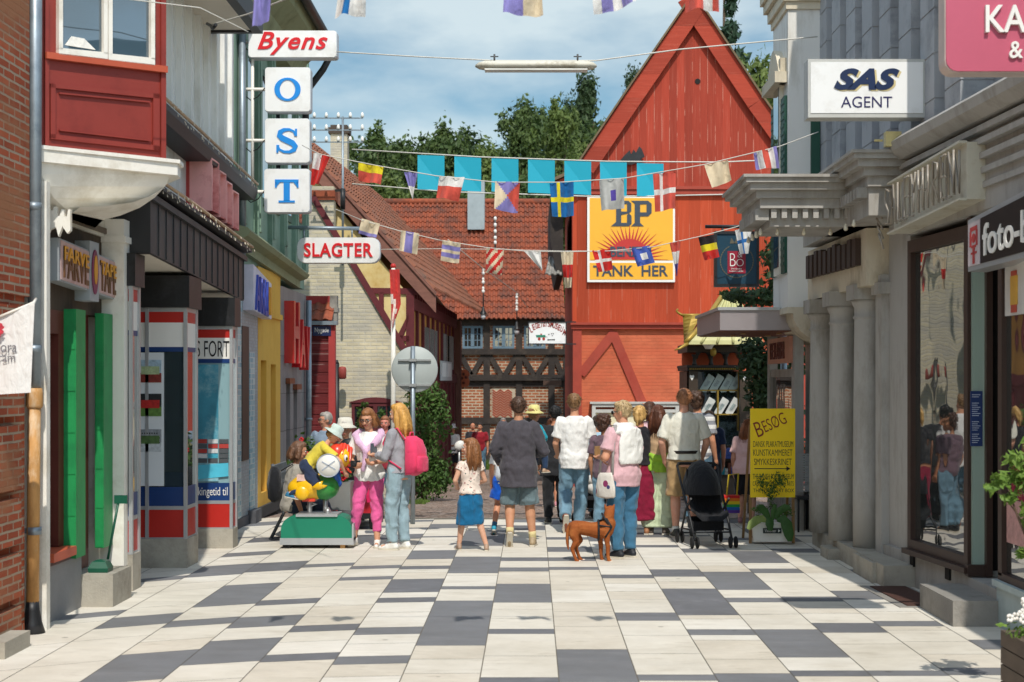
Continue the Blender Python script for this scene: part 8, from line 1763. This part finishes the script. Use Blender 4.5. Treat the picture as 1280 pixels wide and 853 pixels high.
        fin(e, top_g.get('n', 'shirt'), mt, vox=.0105*max(s, .7), smooth=3, wr=top_g.get('wr', .010))
    # clothes: lower
    if bot:
        mt, kind = bot['m'], bot['k']; e = MB(); o = bot.get('o', .018); wz = bot.get('waist', 1.02)
        if kind in ('trousers', 'shorts', 'crop'):
            torso(e, .86, wz, o*.75)
            for sd in ('l', 'r'):
                H_, K_, A_ = j['h'+sd], j['k'+sd], j['a'+sd]; f = bot.get('f', 0)
                e.cap(H_+V((0, 0, .03)), H_.lerp(K_, .4), .095*w+o*.6, .080*w+o*.7)
                if kind == 'shorts': t_ = bot.get('len', .8); e.tube([H_, H_.lerp(K_, t_*.5), H_.lerp(K_, t_)], [.098*w+o*.5, .088*w+o, .080*w+o+.012+f], 16)
                else:
                    e.cap(H_, K_, .096*w+o*.5, .062*w+o+f*.7); t_ = .72 if kind == 'crop' else .97; e.tube([K_, K_.lerp(A_, t_*.5), K_.lerp(A_, t_)], [.062*w+o+f*.7, .058*w+o*.8+f, (.045+o*.8+f)], 16)
        else:
            zb = bot.get('len', .5); n = 22; rs = []; fl = bot.get('f', .05); kx = (j['kl'].x+j['kr'].x)/2; ky = (j['kl'].y+j['kr'].y)/2
            for q in range(7):
                t_ = q/6; z = wz+(zb-wz)*t_; rx_ = (wst+.012)*(1-min(1, t_*3))+(hip+.02)*min(1, t_*3)+fl*t_; ry_ = .105*w*(1-min(1, t_*3))+.13*w*min(1, t_*3)+fl*t_
                rs.append([V((kx*t_+math.cos(a_)*rx_*(1+.05*t_*math.sin(a_*7)), ky*t_*.5+math.sin(a_)*ry_*(1+.05*t_*math.sin(a_*7)), z)) for a_ in [2*math.pi*i/40 for i in range(40)]])
            e.loft(rs)
        fin(e, bot.get('n', {'trousers': 'trousers', 'shorts': 'shorts', 'crop': 'trousers'}.get(kind, 'skirt')), mt, vox=.0105*max(s, .7), smooth=3, wr=bot.get('wr', .014 if kind != 'skirt' else .014))
        if bot.get('belt'):
            e = MB(); e.loft([ring(z, 0, hip*.9, .112*w, .034) for z in (.995, 1.03)]); fin(e, 'belt', mat('belt dark', '241c18', .5))
    if shoes:
        for sd in ('l', 'r'):
            A_, td = j['a'+sd], j['td'+sd]; up = V(j.get('u'+sd, (0, 0, 1))).normalized(); e = MB(); pr = up
            P_ = lambda f, u: A_+td*f+pr*u
            e.cap(P_(-.045, -.042), P_(.06, -.045), .038, .040); e.cap(P_(.05, -.052), P_(.155, -.062), .040, .026); e.cap(P_(-.02, -.01), P_(.02, -.025), .045, .042)
            so_ = fin(e, 'shoe', shoe_mat(shoes), vox=.009, smooth=2)
            e = MB(); sdv = td.cross(pr).normalized(); ol = [(-.088, .026), (-.04, .036), (.05, .036), (.12, .044), (.17, .032), (.19, .0), (.17, -.032), (.12, -.044), (.05, -.036), (-.04, -.036), (-.088, -.026)]
            e.prism([P_(f, -.084)+sdv*q for f, q in ol], pr*.018); fin(e, 'sole', SOLE, so_)
    if socks:
        for sd in ('l', 'r'): A_, K_ = j['a'+sd], j['k'+sd]; e = MB(); e.tube([A_+V((0, 0, -.02)), A_.lerp(K_, .13), A_.lerp(K_, socks[1])], [.044, .044, .047], 14); fin(e, 'sock', mat_cloth('sock '+socks[0], socks[0]))
    root['_s'] = s; root['_sh'] = shift.z
    return root, j, hd, bend, fin
def held(root, lab, cat, name, group=None):
    """a bag, phone or pack in someone's hands: its own thing in the same frame as the person"""
    t_ = bpy.data.objects.new(name, None); COL.objects.link(t_); t_.location = root.location; t_.rotation_euler = root.rotation_euler; t_['label'] = lab; t_['category'] = cat; ORG[t_.name] = V((0, 0, 0)); return t_
C_ = mat_cloth
DENIM = C_('light denim', '8fa6af', .18, 'denim'); DENIM2 = C_('mid denim', '54748a', .2, 'denim'); DENIM3 = C_('blue denim', '6b8b9d', .22, 'denim')
WTEE = C_('white tee', 'e6e5e1', .04); 
def T(m, slv='short', hem=.86, **k): return dict(m=m, slv=slv, hem=hem, **k)
def Bt(m, k, **q): return dict(m=m, k=k, **q)
# --- woman in pink trousers, camera in hand, scarf over the shoulders
r, j, hd, bend, fin = person(462, 683, 512, 172, 'woman in pink cropped trousers and glasses with a lilac scarf over a white shirt', fem=True, w=1.03, hair=('bob', '8a5a34'), sk='cf9a7c', hy=-8, hp=12, lean=4, glasses=True, shoes='e2dfd8', hs=1.05,
    top_g=T(WTEE, 'short', .84, o=.028), bot=Bt(C_('pink trousers', 'dd5f98', .08), 'crop', o=.012), J=dict(er=(.25, .02, 1.10), wr=(.12, .22, 1.04), el=(-.26, .0, 1.12), wl=(-.12, .24, 1.08), kr=(.13, .10, .50), ar=(.20, .02, .10), kl=(-.10, .04, .49), al=(-.12, .08, .085)), grip=1)
e = MB(); LIL = C_('lilac knit', 'd7b3cf', .08)
for sx in (-1, 1): e.tube([bend((sx*.02, -.12, 1.42)), bend((sx*.14, -.07, 1.47)), bend((sx*.17, .03, 1.43)), bend((sx*.11, .13, 1.34)), bend((0, .165, 1.24))], [.045, .05, .055, .05, .04], 12, flat=.7)
e.tube([bend((0, .16, 1.25)), bend((.02, .175, 1.10)), bend((.05, .17, .98))], [.05, .05, .045], 10, flat=.6); e.ell(bend((0, .17, 1.24)), .05, 10); fin(e, 'scarf', LIL, vox=.011, smooth=2, wr=.010)
h = held(r, 'small black camera held by the woman in pink trousers', 'camera', 'camera'); e = MB(); e.box((.05, .27, 1.03), (.17, .31, 1.11)); e.lathe([(.03, 0), (.03, .06), (.02, .06)], (.11, .31, 1.07), (0, 1, 0), 12); fin(e, 'body', BLKPL, h)
# --- blond woman with pink backpack
r, j, hd, bend, fin = person(499, 687, 505, 62, 'blond woman in light jeans and grey sweater wearing a bright pink backpack', fem=True, hair=('long', 'c9984f'), sk='d3a184', shoes='e4e2dc', hy=12, hp=6, top_g=T(C_('grey sweater', '9a9aa0', .1), 'long', .92, o=.02, sl=.75), bot=Bt(DENIM, 'trousers', o=.014, f=.008),
    J=dict(er=(.23, .06, 1.12), wr=(.12, .28, 1.12), el=(-.22, .06, 1.12), wl=(-.08, .30, 1.13), kr=(.10, .03, .5), kl=(-.09, .05, .49), al=(-.09, .04, .085)), grip=1)
h = held(r, 'bright pink backpack worn by the blond woman', 'backpack', 'backpack'); PKB = C_('backpack pink', 'dc3f66', .08)
e = MB(); e.loft([[V((math.copysign(abs(math.cos(a_))**.6, math.cos(a_))*rx_, -.13-ry_+math.copysign(abs(math.sin(a_))**.6, math.sin(a_))*ry_, z)) for a_ in [2*math.pi*i/20 for i in range(20)]] for z, rx_, ry_ in ((.90, .11, .05), (.93, .145, .085), (1.05, .155, .10), (1.2, .15, .095), (1.31, .12, .075), (1.36, .07, .045))]); bo = fin(e, 'bag', PKB, h, wr=.02)
e = MB(); e.loft([[V((math.cos(a_)*rx_, -.33+math.sin(a_)*.035, z)) for a_ in [2*math.pi*i/16 for i in range(16)]] for z, rx_ in ((.94, .09), (.96, .12), (1.10, .12), (1.13, .09))]); fin(e, 'pocket', PKB, h, wr=.012)
for sx in (-1, 1): e = MB(); e.tube([(sx*.09, -.14, 1.32), (sx*.13, -.06, 1.46), (sx*.14, .07, 1.42), (sx*.15, .13, 1.28), (sx*.17, .08, 1.10), (sx*.14, -.12, .98)], .018, 8, flat=.5); fin(e, 'strap', PKB, h)
e = MB(); e.tube([(-.04, -.17, 1.35), (-.03, -.18, 1.41), (.03, -.18, 1.41), (.04, -.17, 1.35)], .01, 6); fin(e, 'handle', PKB, h)
h = held(r, 'grey phone held up by the blond woman', 'phone', 'phone'); e = MB(); e.box((-.06, .36, 1.10), (.10, .375, 1.27)); fin(e, 'case', mat('phone grey', '55606a', .3, .1, spec=.6), h)
# --- girl in blue skirt
person(588, 688, 553, 8, 'girl with long brown hair in a flowered shirt and blue denim skirt', fem=True, hs=1.22, hair=('long', '8a5b36'), sk='d0a085', hy=70, hp=0, shoes='a58a76', w=.98, top_g=T(C_('flowered cotton', 'e3d3c6', .05, 'floral', 'b58a82', '5d6f6a', k=1.6), 'cap', .92, o=.02), bot=Bt(C_('blue skirt', '17628c', .12), 'skirt', len=.42, f=.035, waist=1.0),
    J=dict(kr=(.13, -.03, .49), ar=(.25, -.10, .085), kl=(-.13, .03, .49), al=(-.18, .06, .085), wl=(-.20, .13, 1.02), el=(-.25, -.02, 1.13), er=(.24, .04, 1.13), wr=(.10, .2, 1.05)))
# --- man in dark blazer carrying a child
r, j, hd, bend, fin = person(648, 683, 497, 0, 'man in charcoal blazer and denim shorts seen from behind carrying a child', hair=('short', '4f382a'), sk='c18d6d', w=1.06, shoes='a08d70', socks=('cfc08e', .22), top_g=T(C_('charcoal blazer', '4a474d', .1), 'long', .70, o=.035, flare=.10, n='blazer', collar=True, wr=.012), bot=Bt(C_('faded denim shorts', '66787d', .2, 'denim'), 'shorts', len=1.0, o=.014, f=.004),
    J=dict(kl=(-.10, .06, .50), al=(-.10, -.06, .14), tl=(-.05, .55, -.85), ul=(0, .85, .5), kr=(.13, .03, .49), ar=(.17, .02, .085), el=(-.28, -.02, 1.13), wl=(-.22, .16, .98), er=(.30, .0, 1.12), wr=(.20, .24, 1.08)), face=False)
r, j, hd, bend, fin = person(668, 683, 516, -35, 'small child in teal patterned jacket and yellow bucket hat carried on an arm', Y=18.72, base_z=.70, fem=True, hs=1.55, hair=('short', '9a7048'), hat=('bucket', 'd9d088'), shoes='b99a80', top_g=T(C_('teal print', '1f93a8', .1, 'floral', '2a4f7a', 'c9a03a', k=.9), 'long', .86, o=.035), bot=Bt(C_('navy check', '2c3f5c', .2), 'trousers', o=.02), face=False,
    J=dict(el=(-.30, .02, 1.28), wl=(-.42, -.14, 1.30), er=(.27, .08, 1.16), wr=(.15, .22, 1.1), kl=(-.13, .20, .72), al=(-.12, .22, .42), kr=(.15, .2, .7), ar=(.16, .2, .40)))
person(631, 668, 540, -4, 'boy in bright blue shorts and turquoise trainers walking ahead of the blazer man', hs=1.18, hair=('short', '7a5433'), socks=('3f6f8f', .2), shoes='2f93ad', top_g=T(WTEE, 'short', .86), bot=Bt(C_('royal blue', '1559c4', .08), 'shorts', len=.72, o=.035, f=.02), J=dict(kl=(-.13, .10, .52), al=(-.17, -.16, .13), tl=(-.1, .9, -.4), ul=(0, .4, .9)), face=False)
h = thing('white_carrier_bag', 'white plastic carrier bag at the left side of the blazer man', 'bag', tuple(at(625, 601, 19.2))); b = MB(); p, q = at(618, 601, 19.2), at(634, 578, 19.2); b.loft([[V(((p.x+q.x)/2+sx*(q.x-p.x)/2*f, 19.2+sy*.05*f, z)) for sx, sy in ((-1, -1), (1, -1), (1, 1), (-1, 1))] for z, f in ((p.z, .6), (p.z+.07, .9), (q.z-.05, .6), (q.z+.06, .2))], 0, True); b.build('bag', mat('bag white', 'cfd6de', .5, .06, 6), h)
# --- teenager in white tee
person(718, 664, 493, 4, 'teenager in plain white tee shirt and loose blue jeans stepping away', hair=('short', '80603f'), sk='cb9677', w=1.0, shoes='8a4e36', top_g=T(WTEE, 'short', .80, o=.03, flare=.06, wr=.011), bot=Bt(DENIM3, 'trousers', o=.014, f=.016), hy=-18, face=False, J=dict(kl=(-.11, .06, .50), al=(-.14, -.30, .20), tl=(.0, .5, -.9), ul=(0, .85, .5), kr=(.10, .05, .49), ar=(.06, .05, .085), el=(-.24, .03, 1.12), wl=(-.20, .2, .98), er=(.25, .02, 1.12), wr=(.19, .2, .98)))
# --- people in the middle crowd
person(694, 655, 508, 6, 'black haired man in a dark suit beside the teenager in white', Y=21.3, hair=('short', '1e1c1c'), w=1.06, top_g=T(C_('black suit', '2a2b2e', .1), 'long', .72, o=.03, flare=.05, n='jacket'), bot=Bt(C_('black trousers', '232427', .1), 'trousers', o=.02), shoes='1d1d1d', face=False)
person(689, 640, 524, 10, 'bare legged woman with brown bun and pink trainers among the crowd', Y=26, fem=True, hair=('bun', '5d3520'), sk='c98f70', shoes='c98a94', top_g=T(C_('dark top', '33313a'), 'short', .9), bot=Bt(C_('black short skirt', '27262b'), 'skirt', len=.62, f=.03), face=False)
person(747, 650, 520, 0, 'person in pale blue shirt half hidden behind the boy in plum tee', Y=22.5, hair=('short', '4d4038'), top_g=T(C_('pale blue shirt', '9fc1d6', .06), 'short', .86, o=.03), bot=Bt(DENIM2, 'trousers'), face=False)
person(756, 668, 521, -30, 'boy with brown hair in a plum grey tee beside the woman with the dog', hs=1.12, hair=('curly', '4a3024'), sk='b98464', hy=-20, top_g=T(C_('plum tee', '6b5660', .1), 'short', .84, o=.03), bot=Bt(DENIM3, 'trousers', o=.025), shoes='2d2d30', face=False)
r, j, hd, bend, fin = person(779, 697, 502, 40, 'woman with sunglasses, white cardigan and blue jeans holding a dog lead', fem=True, w=1.14, hair=('short', 'b39a72'), sk='cd9678', hy=22, hp=6, glasses='dark', shoes='23262c', top_g=T(C_('pink fleck tee', 'd3aab0', .1), 'short', .80, o=.032, flare=.02), bot=Bt(C_('strong blue denim', '3d6b88', .14, 'denim'), 'trousers', o=.014, f=.008), J=dict(el=(-.27, .0, 1.13), wl=(-.12, .26, 1.12), er=(.27, .04, 1.12), wr=(.10, .24, 1.05)), grip=1)
e = MB(); CARD = C_('white cardigan', 'e6e5e0', .04)
for sx in (-1, 1): e.tube([bend((sx*.03, -.12, 1.36)), bend((sx*.11, -.09, 1.42)), bend((sx*.165, -.0, 1.405)), bend((sx*.13, .10, 1.33)), bend((sx*.05, .15, 1.25))], [.06, .06, .065, .06, .05], 12, flat=.7)
e.loft([[bend((math.cos(a_)*rx_, -.125+math.sin(a_)*.05, z)) for a_ in [2*math.pi*i/16 for i in range(16)]] for z, rx_ in ((1.05, .15), (1.10, .18), (1.3, .185), (1.42, .14), (1.46, .08))]); e.tube([bend((.085*math.cos(a_), -.01+.075*math.sin(a_), 1.475)) for a_ in [2*math.pi*i/16 for i in range(17)]], .04, 10); fin(e, 'cardigan', CARD, vox=.011, smooth=2, wr=.010)
h = held(r, 'white shoulder bag with plum flowers hanging from the woman with the dog', 'handbag', 'shoulder_bag'); BAGM = C_('bag print', 'd8d2c8', .05, 'spots', '8a2f5e', '3f3f70', k=.55)
e = MB(); e.loft([[V((-.24+math.sin(a_)*.045*f, .03+math.cos(a_)*rx_, z)) for a_ in [2*math.pi*i/20 for i in range(20)]] for z, rx_, f in ((.68, .13, .8), (.70, .15, 1), (.80, .155, 1), (.92, .12, .8), (.96, .11, .5))]); fin(e, 'bag', BAGM, h, wr=.012)
e = MB(); e.tube([(-.24, -.08, .94), (-.22, -.07, 1.2), (-.17, -.06, 1.49), (-.17, .03, 1.48), (-.23, .10, 1.2), (-.25, .12, .94)], .016, 8, flat=.4); fin(e, 'strap', mat_cloth('grey strap', '9c9794'), h)
h = held(r, 'tan phone in the hand of the woman with the dog', 'phone', 'phone'); e = MB(); e.box((-.12, .33, 1.10), (-.04, .345, 1.24)); fin(e, 'case', mat('phone tan', '9a7a52', .4), h)
person(800, 668, 508, -8, 'woman with blond ponytail in black top and long dark red skirt', fem=True, hair=('ponytail', 'c7a062'), sk='c98f70', shoes='9a6a48', hy=-15, top_g=T(C_('black top', '242328', .1), 'cap', .95), bot=Bt(C_('wine skirt', '7e1633', .1), 'skirt', len=.20, f=.05), J=dict(er=(.24, .06, 1.14), wr=(.12, .24, 1.08)), face=False)
person(812, 655, 503, 20, 'woman in pale pink shading her eyes with a raised arm', Y=21.6, fem=True, hair=('bob', '4b2f20'), hy=-60, top_g=T(C_('pale pink shirt', 'd8b4bc', .06), 'long', .84, sl=.6), bot=Bt(C_('flowery dark', '343848', .1, 'spots', '7f93a6', 'b59a8c'), 'skirt', len=.4), J=dict(er=(.34, .14, 1.50), wr=(.13, .20, 1.66)))
r, j, hd, bend, fin = person(823, 668, 507, -12, 'woman with long brown hair, wide pale green trousers and a lime cloth round her waist', fem=True, hair=('long', '5b3422'), sk='c08a6a', shoes='5b5148', hy=-12, top_g=T(C_('sand top', 'b99a78', .06), 'none', 1.02, o=.012, neck=1.38), bot=Bt(C_('mint trousers', 'bcc9a8', .06), 'trousers', o=.035, f=.055, waist=1.04), J=dict(el=(-.24, -.05, 1.12), wl=(-.24, -.01, .88)), face=False)
e = MB(); e.loft([[V((math.cos(a_)*(.17+.02*f), math.sin(a_)*(.13+.02*f), z)) for a_ in [2*math.pi*i/20 for i in range(20)]] for z, f in ((.86, 2.2), (.95, 2), (1.05, .8), (1.10, .2))]); fin(e, 'waist_cloth', C_('lime cloth', '8fb83a', .1), vox=.011, wr=.03)
person(855, 672, 487, 3, 'tall man in cream short sleeved shirt and khaki shorts with back turned', hair=('crop', '9c6a48'), sk='cf9a82', w=1.05, shoes='3d3f3a', socks=('d5d2c8', .12), top_g=T(C_('cream shirt', 'd5d2c4', .04), 'short', .92, o=.03, collar=True, sl=.85, wr=.011), bot=Bt(C_('khaki', 'a5875f', .08), 'shorts', len=.98, o=.014, f=.004, belt=True), face=False, J=dict(el=(-.27, -.03, 1.13), wl=(-.22, .10, .92), er=(.27, .0, 1.13), wr=(.24, .16, .93)))
person(872, 655, 490, -30, 'curly haired person in grey and white stripes behind the khaki man', Y=21.2, hair=('curly', '4a3426'), top_g=T(C_('grey stripe', '8d8f95', .06, 'stripes', 'd9d8d4'), 'short', .86, o=.03), bot=Bt(DENIM2, 'trousers'), face=False)
person(886, 640, 514, 5, 'man in navy tee with a dark visor on his head before the kiosk', Y=22.8, hair=('crop', '8f6a4c'), hat=('visor', '1f2328'), sk='c98a6e', w=1.08, top_g=T(C_('navy tee', '24304a', .1), 'short', .84, o=.03), bot=Bt(C_('dark shorts', '33353a'), 'shorts', len=1.0), face=False)
r, j, hd, bend, fin = person(933, 655, 524, -20, 'woman in pale pink blouse and black knee tights partly behind the yellow board', fem=True, w=1.1, hair=('long', '9a5f3a'), sk='cf9a82', lean=8, hp=15, shoes='a87a80', top_g=T(C_('blush blouse', 'e0b8b4', .05), 'short', .84, o=.035, flare=.08), bot=Bt(C_('black tights', '1f1f23'), 'shorts', len=1.0, o=.01), face=False)
h = thing('rainbow_bag', 'rainbow striped shopping bag with yellow handles beside the pushchair', 'bag', tuple(at(911, 641, 20.9))); p, q = at(904, 641, 20.9), at(924, 619, 20.9)
for i, c in enumerate(('5a3a8f', '2a62b0', '2f9a4c', 'e0c02a', 'e07a26', 'cf2f2a')):
    z0_ = p.z+(q.z-p.z)*i/6; b = MB(); b.loft([[V(((p.x+q.x)/2+sx*(q.x-p.x)/2*(1.0-.02*k), 20.9+sy*.07, z)) for sx, sy in ((-1, -1), (1, -1), (1, 1), (-1, 1))] for k, z in enumerate((z0_, z0_+(q.z-p.z)/6))], 0, False); b.build('stripe', C_('rainbow '+c, c, .05), h)
b = MB(); b.tube([(p.x+.04, 20.84, q.z), (p.x+.07, 20.84, q.z+.28), (q.x-.02, 20.84, q.z+.3), (q.x-.04, 20.84, q.z)], .012, 6); b.build('handle', C_('bag yellow', 'd9b92a'), h)
# --- group on the left by the bench
r, j, hd, bend, fin = person(385, 640, 528, -86, 'child in yellow tee and mint bucket hat climbing on the painted duck', Y=18.28, base_z=.40, hs=1.42, sit=0, lean=44, hp=-10, hair=('short', '9a7248'), sk='d3a184', hat=('bucket', 'c3d3cb'), shoes='2c6f93', socks=('27354f', .3), top_g=T(C_('yellow tee', 'd6c348', .06), 'short', .86, o=.035), bot=Bt(C_('navy shorts', '2d3750', .1), 'shorts', len=.95, o=.035),
    J=dict(hl=(-.11, -.04, .90), hr=(.11, -.04, .90), kr=(.16, .18, .55), ar=(.17, -.34, .40), kl=(-.16, .2, .55), al=(-.17, -.28, .38), tr=(0, .9, -.2), er=(.26, .62, 1.02), wr=(.12, .70, .80), el=(-.26, .62, 1.02), wl=(-.12, .70, .80)))
r, j, hd, bend, fin = person(365, 660, 552, -80, 'person in grey tee sitting on the bench with a black backpack', Y=18.75, sit=.42, hair=('bob', '6a4a34'), sk='c08a6c', lean=8, top_g=T(C_('stone grey tee', '9b968c', .06), 'short', .86, o=.03), bot=Bt(C_('dark jeans', '2f3a4c', .12), 'trousers', o=.02), shoes='d6d3cc', J=dict(kl=(-.13, .42, .90), al=(-.13, .46, .50), kr=(.13, .42, .90), ar=(.13, .50, .50), hl=(-.1, .02, .92), hr=(.1, .02, .92)))
h = held(r, 'black backpack on the back of the person on the bench', 'backpack', 'backpack'); e = MB(); e.loft([[V((math.cos(a_)*rx_, -.22+math.sin(a_)*ry_, z)) for a_ in [2*math.pi*i/18 for i in range(18)]] for z, rx_, ry_ in ((.98, .1, .05), (1.02, .15, .09), (1.2, .16, .10), (1.35, .14, .08), (1.42, .07, .04))]); fin(e, 'bag', BLKCL, h, wr=.02)
e = MB(); e.tube([(.1, -.14, 1.38), (.13, .0, 1.46), (.13, .12, 1.3), (.15, .0, 1.1)], .018, 8, flat=.5); fin(e, 'strap', BLKCL, h)
person(407, 645, 516, 165, 'grey haired man with sunglasses pushed up behind the climbing child', Y=21.0, hair=('short', '9a938c'), sk='c98f74', hy=-50, top_g=T(C_('grey blue shirt', '7f8fa0', .06), 'short', .86), bot=Bt(DENIM2, 'trousers'), glasses=True, fine=False)
person(431, 655, 525, 175, 'older person in white sun hat and olive shirt riding the mobility scooter', Y=20.7, sit=.42, hair=('short', 'c9c4bc'), sk='c98f74', hat=('bucket', 'd9d5c9'), top_g=T(C_('olive shirt', '7c7a58', .08), 'short', .86), bot=Bt(C_('grey trousers', '5c5d60'), 'trousers'), shoes='3a3530', J=dict(kl=(-.13, .42, .90), al=(-.13, .46, .50), kr=(.13, .42, .90), ar=(.13, .46, .50), hl=(-.1, .02, .92), hr=(.1, .02, .92)), fine=False)
person(461, 640, 523, 190, 'grey haired woman behind the scooter looking towards the street', Y=21.8, fem=True, hair=('curly', '6f6a66'), sk='c98a70', top_g=T(C_('dull orange top', 'a8705c', .08), 'short', .86), bot=Bt(DENIM2, 'trousers'), fine=False)
person(481, 640, 521, 175, 'red cheeked person in a dark red top between the two women with cameras', Y=21.8, fem=True, hair=('short', '8a5a3c'), sk='c98070', top_g=T(C_('dark red top', '8f2f3a', .08), 'short', .86), bot=Bt(DENIM2, 'trousers'), fine=False)
# --- far people in the square
far = dict(fine=False)
person(566, 597, 531, 200, 'far woman in white cap, white tee and black shorts by the shrub', Y=41.5, fem=True, hair=('bob', '6a4a34'), hat=('bucket', 'dcdad6'), shoes='d9d6d0', top_g=T(WTEE, 'short', .88), bot=Bt(C_('black shorts', '25252b'), 'shorts', len=.75, o=.03), J=dict(wl=(-.1, .24, 1.15), wr=(.1, .24, 1.12)), **far)
person(591, 594, 529, 185, 'far bald man in dark jacket over a white shirt', Y=48, hair=('bald', '5a4030'), sk='b97a5c', top_g=T(C_('far dark jacket', '2e2e33'), 'long', .8), bot=Bt(C_('black trousers', '232427'), 'trousers'), **far)
person(600, 594, 529, 172, 'far dark haired man in a deep red tee shirt', Y=46.5, hair=('short', '2a1e18'), w=1.08, top_g=T(C_('deep red tee', '8c1f2b', .06), 'short', .86), bot=Bt(DENIM2, 'trousers'), shoes='d9d6d0', **far)
person(629, 596, 523, 180, 'far grey haired man in blue shirt and white shorts', Y=44.5, hair=('short', '8f8a84'), sk='c08468', top_g=T(C_('far blue shirt', '5f83b8', .06), 'short', .86), bot=Bt(C_('white shorts', 'd6d2c8'), 'shorts', len=.95), **far)
person(648, 594, 523, 178, 'far fair haired person with dark glasses beyond the blazer man', Y=46, fem=True, hair=('short', 'b98f62'), glasses='dark', top_g=T(C_('sand shirt', 'a58f78', .06), 'short', .86), bot=Bt(DENIM2, 'trousers'), **far)
# ================================================================== DOG
Yd2 = 16.9; h = thing('dog', 'slim rust brown dog with a black harness standing on the paving', 'dog', (at(738, 0, Yd2).x, Yd2, 0)); s_ = Yd2/F
def P_(x, y, d=0): p = at(x, y, Yd2); return V((p.x, Yd2+d, p.z))
def chain(b, pts, n=12):
    """pts: (px, py, depth, radius in px)"""
    for (x0, y0, d0, r0), (x1, y1, d1, r1) in zip(pts, pts[1:]): b.cap(P_(x0, y0, d0), P_(x1, y1, d1), r0*s_, r1*s_, n)
b = MB(); w_ = .065
chain(b, [(719, 659, 0, 8.5), (727, 660, 0, 9), (738, 662, 0, 9), (747, 663, 0, 11), (756, 662, 0, 11.5), (760, 655, 0, 10)])          # trunk: tucked belly, deep chest
chain(b, [(758, 655, 0, 8.5), (761, 646, .0, 6.8), (762, 641, .02, 6.5)])                                                          # neck
b.ell(P_(763, 639, .05), (6*s_, 9*s_, 6.6*s_), 16); chain(b, [(764, 640, .09, 4.5), (766, 642, .17, 3.0)])                           # skull, muzzle looking away
for dx in (-1, 1): b.add([P_(762+dx*4.5-2.2, 636, .02), P_(762+dx*4.5+2.2, 636, .02), P_(762+dx*6.5, 628.5, .03), P_(762+dx*4.5, 636, .06)], [(0, 1, 2), (1, 3, 2), (3, 0, 2), (0, 3, 1)]); b.cap(P_(762+dx*4.2, 636, .03), P_(762+dx*6.0, 631, .03), 2.6*s_, 1.0*s_, 8)
for d, dx in ((-w_, 0), (w_, 5)):
    chain(b, [(719+dx*.3, 659, d*.6, 7.5), (717+dx*.5, 668, d, 6.2), (720+dx, 676, d, 4.2), (715+dx, 685, d, 2.6), (715+dx, 686, d, 2.5), (719+dx, 697, d, 2.2), (721+dx, 700.5, d, 2.4)]); chain(b, [(720+dx, 701.0, d, 2.2), (725+dx, 702.0, d-.01, 2.0)])
for d, x0 in ((-w_, 759), (w_, 751)):
    chain(b, [(x0-1, 660, d*.7, 7), (x0-1, 671, d, 4.2), (x0, 680, d, 3.1), (x0+.5, 682, d, 3.2), (x0+.5, 693, d, 2.3), (x0+1.5, 699, d, 2.4)]); chain(b, [(x0+1.5, 700.0, d, 2.3), (x0+5, 701.3, d, 2.0)])
chain(b, [(713, 656, 0, 3.0), (710, 663, .0, 2.6), (709, 672, 0, 2.3), (709.5, 681, 0, 1.9), (710.5, 687, -.01, 1.0)])
o = b.build('body', mat('rust coat', '94522a', .85, .2, 9, spec=.15, dirt='b3703c', dirt_s=6, bump=.5, bscale=140, stretch=(.5, 1, 1)), h); r_ = o.modifiers.new('join', 'REMESH'); r_.mode = 'VOXEL'; r_.voxel_size = .008; r_.use_smooth_shade = True; q = o.modifiers.new('smooth', 'SMOOTH'); q.iterations = 4; q.factor = .5
b = MB(); 
def hoop(b, c0, rx_, rz_, tilt, r=.012):
    pts = []
    for i in range(25): a_ = 2*math.pi*i/24; p = c0+V((math.sin(a_)*rz_*math.sin(tilt), math.cos(a_)*rx_, math.sin(a_)*rz_*math.cos(tilt))); pts.append(p)
    b.tube(pts, r, 6)
hoop(b, P_(748, 663), .112, .112, 0); hoop(b, P_(758, 652), .085, .10, -.5); b.tube([P_(748, 651, -.02), P_(758, 648, -.07), P_(764, 658, -.09), P_(756, 671, -.09)], .012, 6); b.tube([P_(756, 671, -.1), P_(764, 658, -.095), P_(748, 656, -.1)], .012, 6); b.build('harness', mat('black webbing', '1a1b1f', .6), h)
for d, x0 in ((-w_, 760.5), (w_, 752.5), (-w_, 721), (w_, 726)): b = MB(); b.ell(P_(x0+3, 701.2, d), (3*s_, .024, 1.6*s_), 8); b.build('white_paw', mat('white fur', 'd3c7b8', .8), h)
b = MB(); b.tube([P_(752, 651), V((P_(757, 640).x, Yd2+.1, P_(757, 640).z)), at(762, 600, 17.2), at(764, 565, 17.1)], .008, 6); b.build('dog_lead', mat('grey lead', '6a6468', .7), label='thin grey dog lead from the harness up to the shoulder bag', category='lead')
bpy.data.objects.remove(TXO)
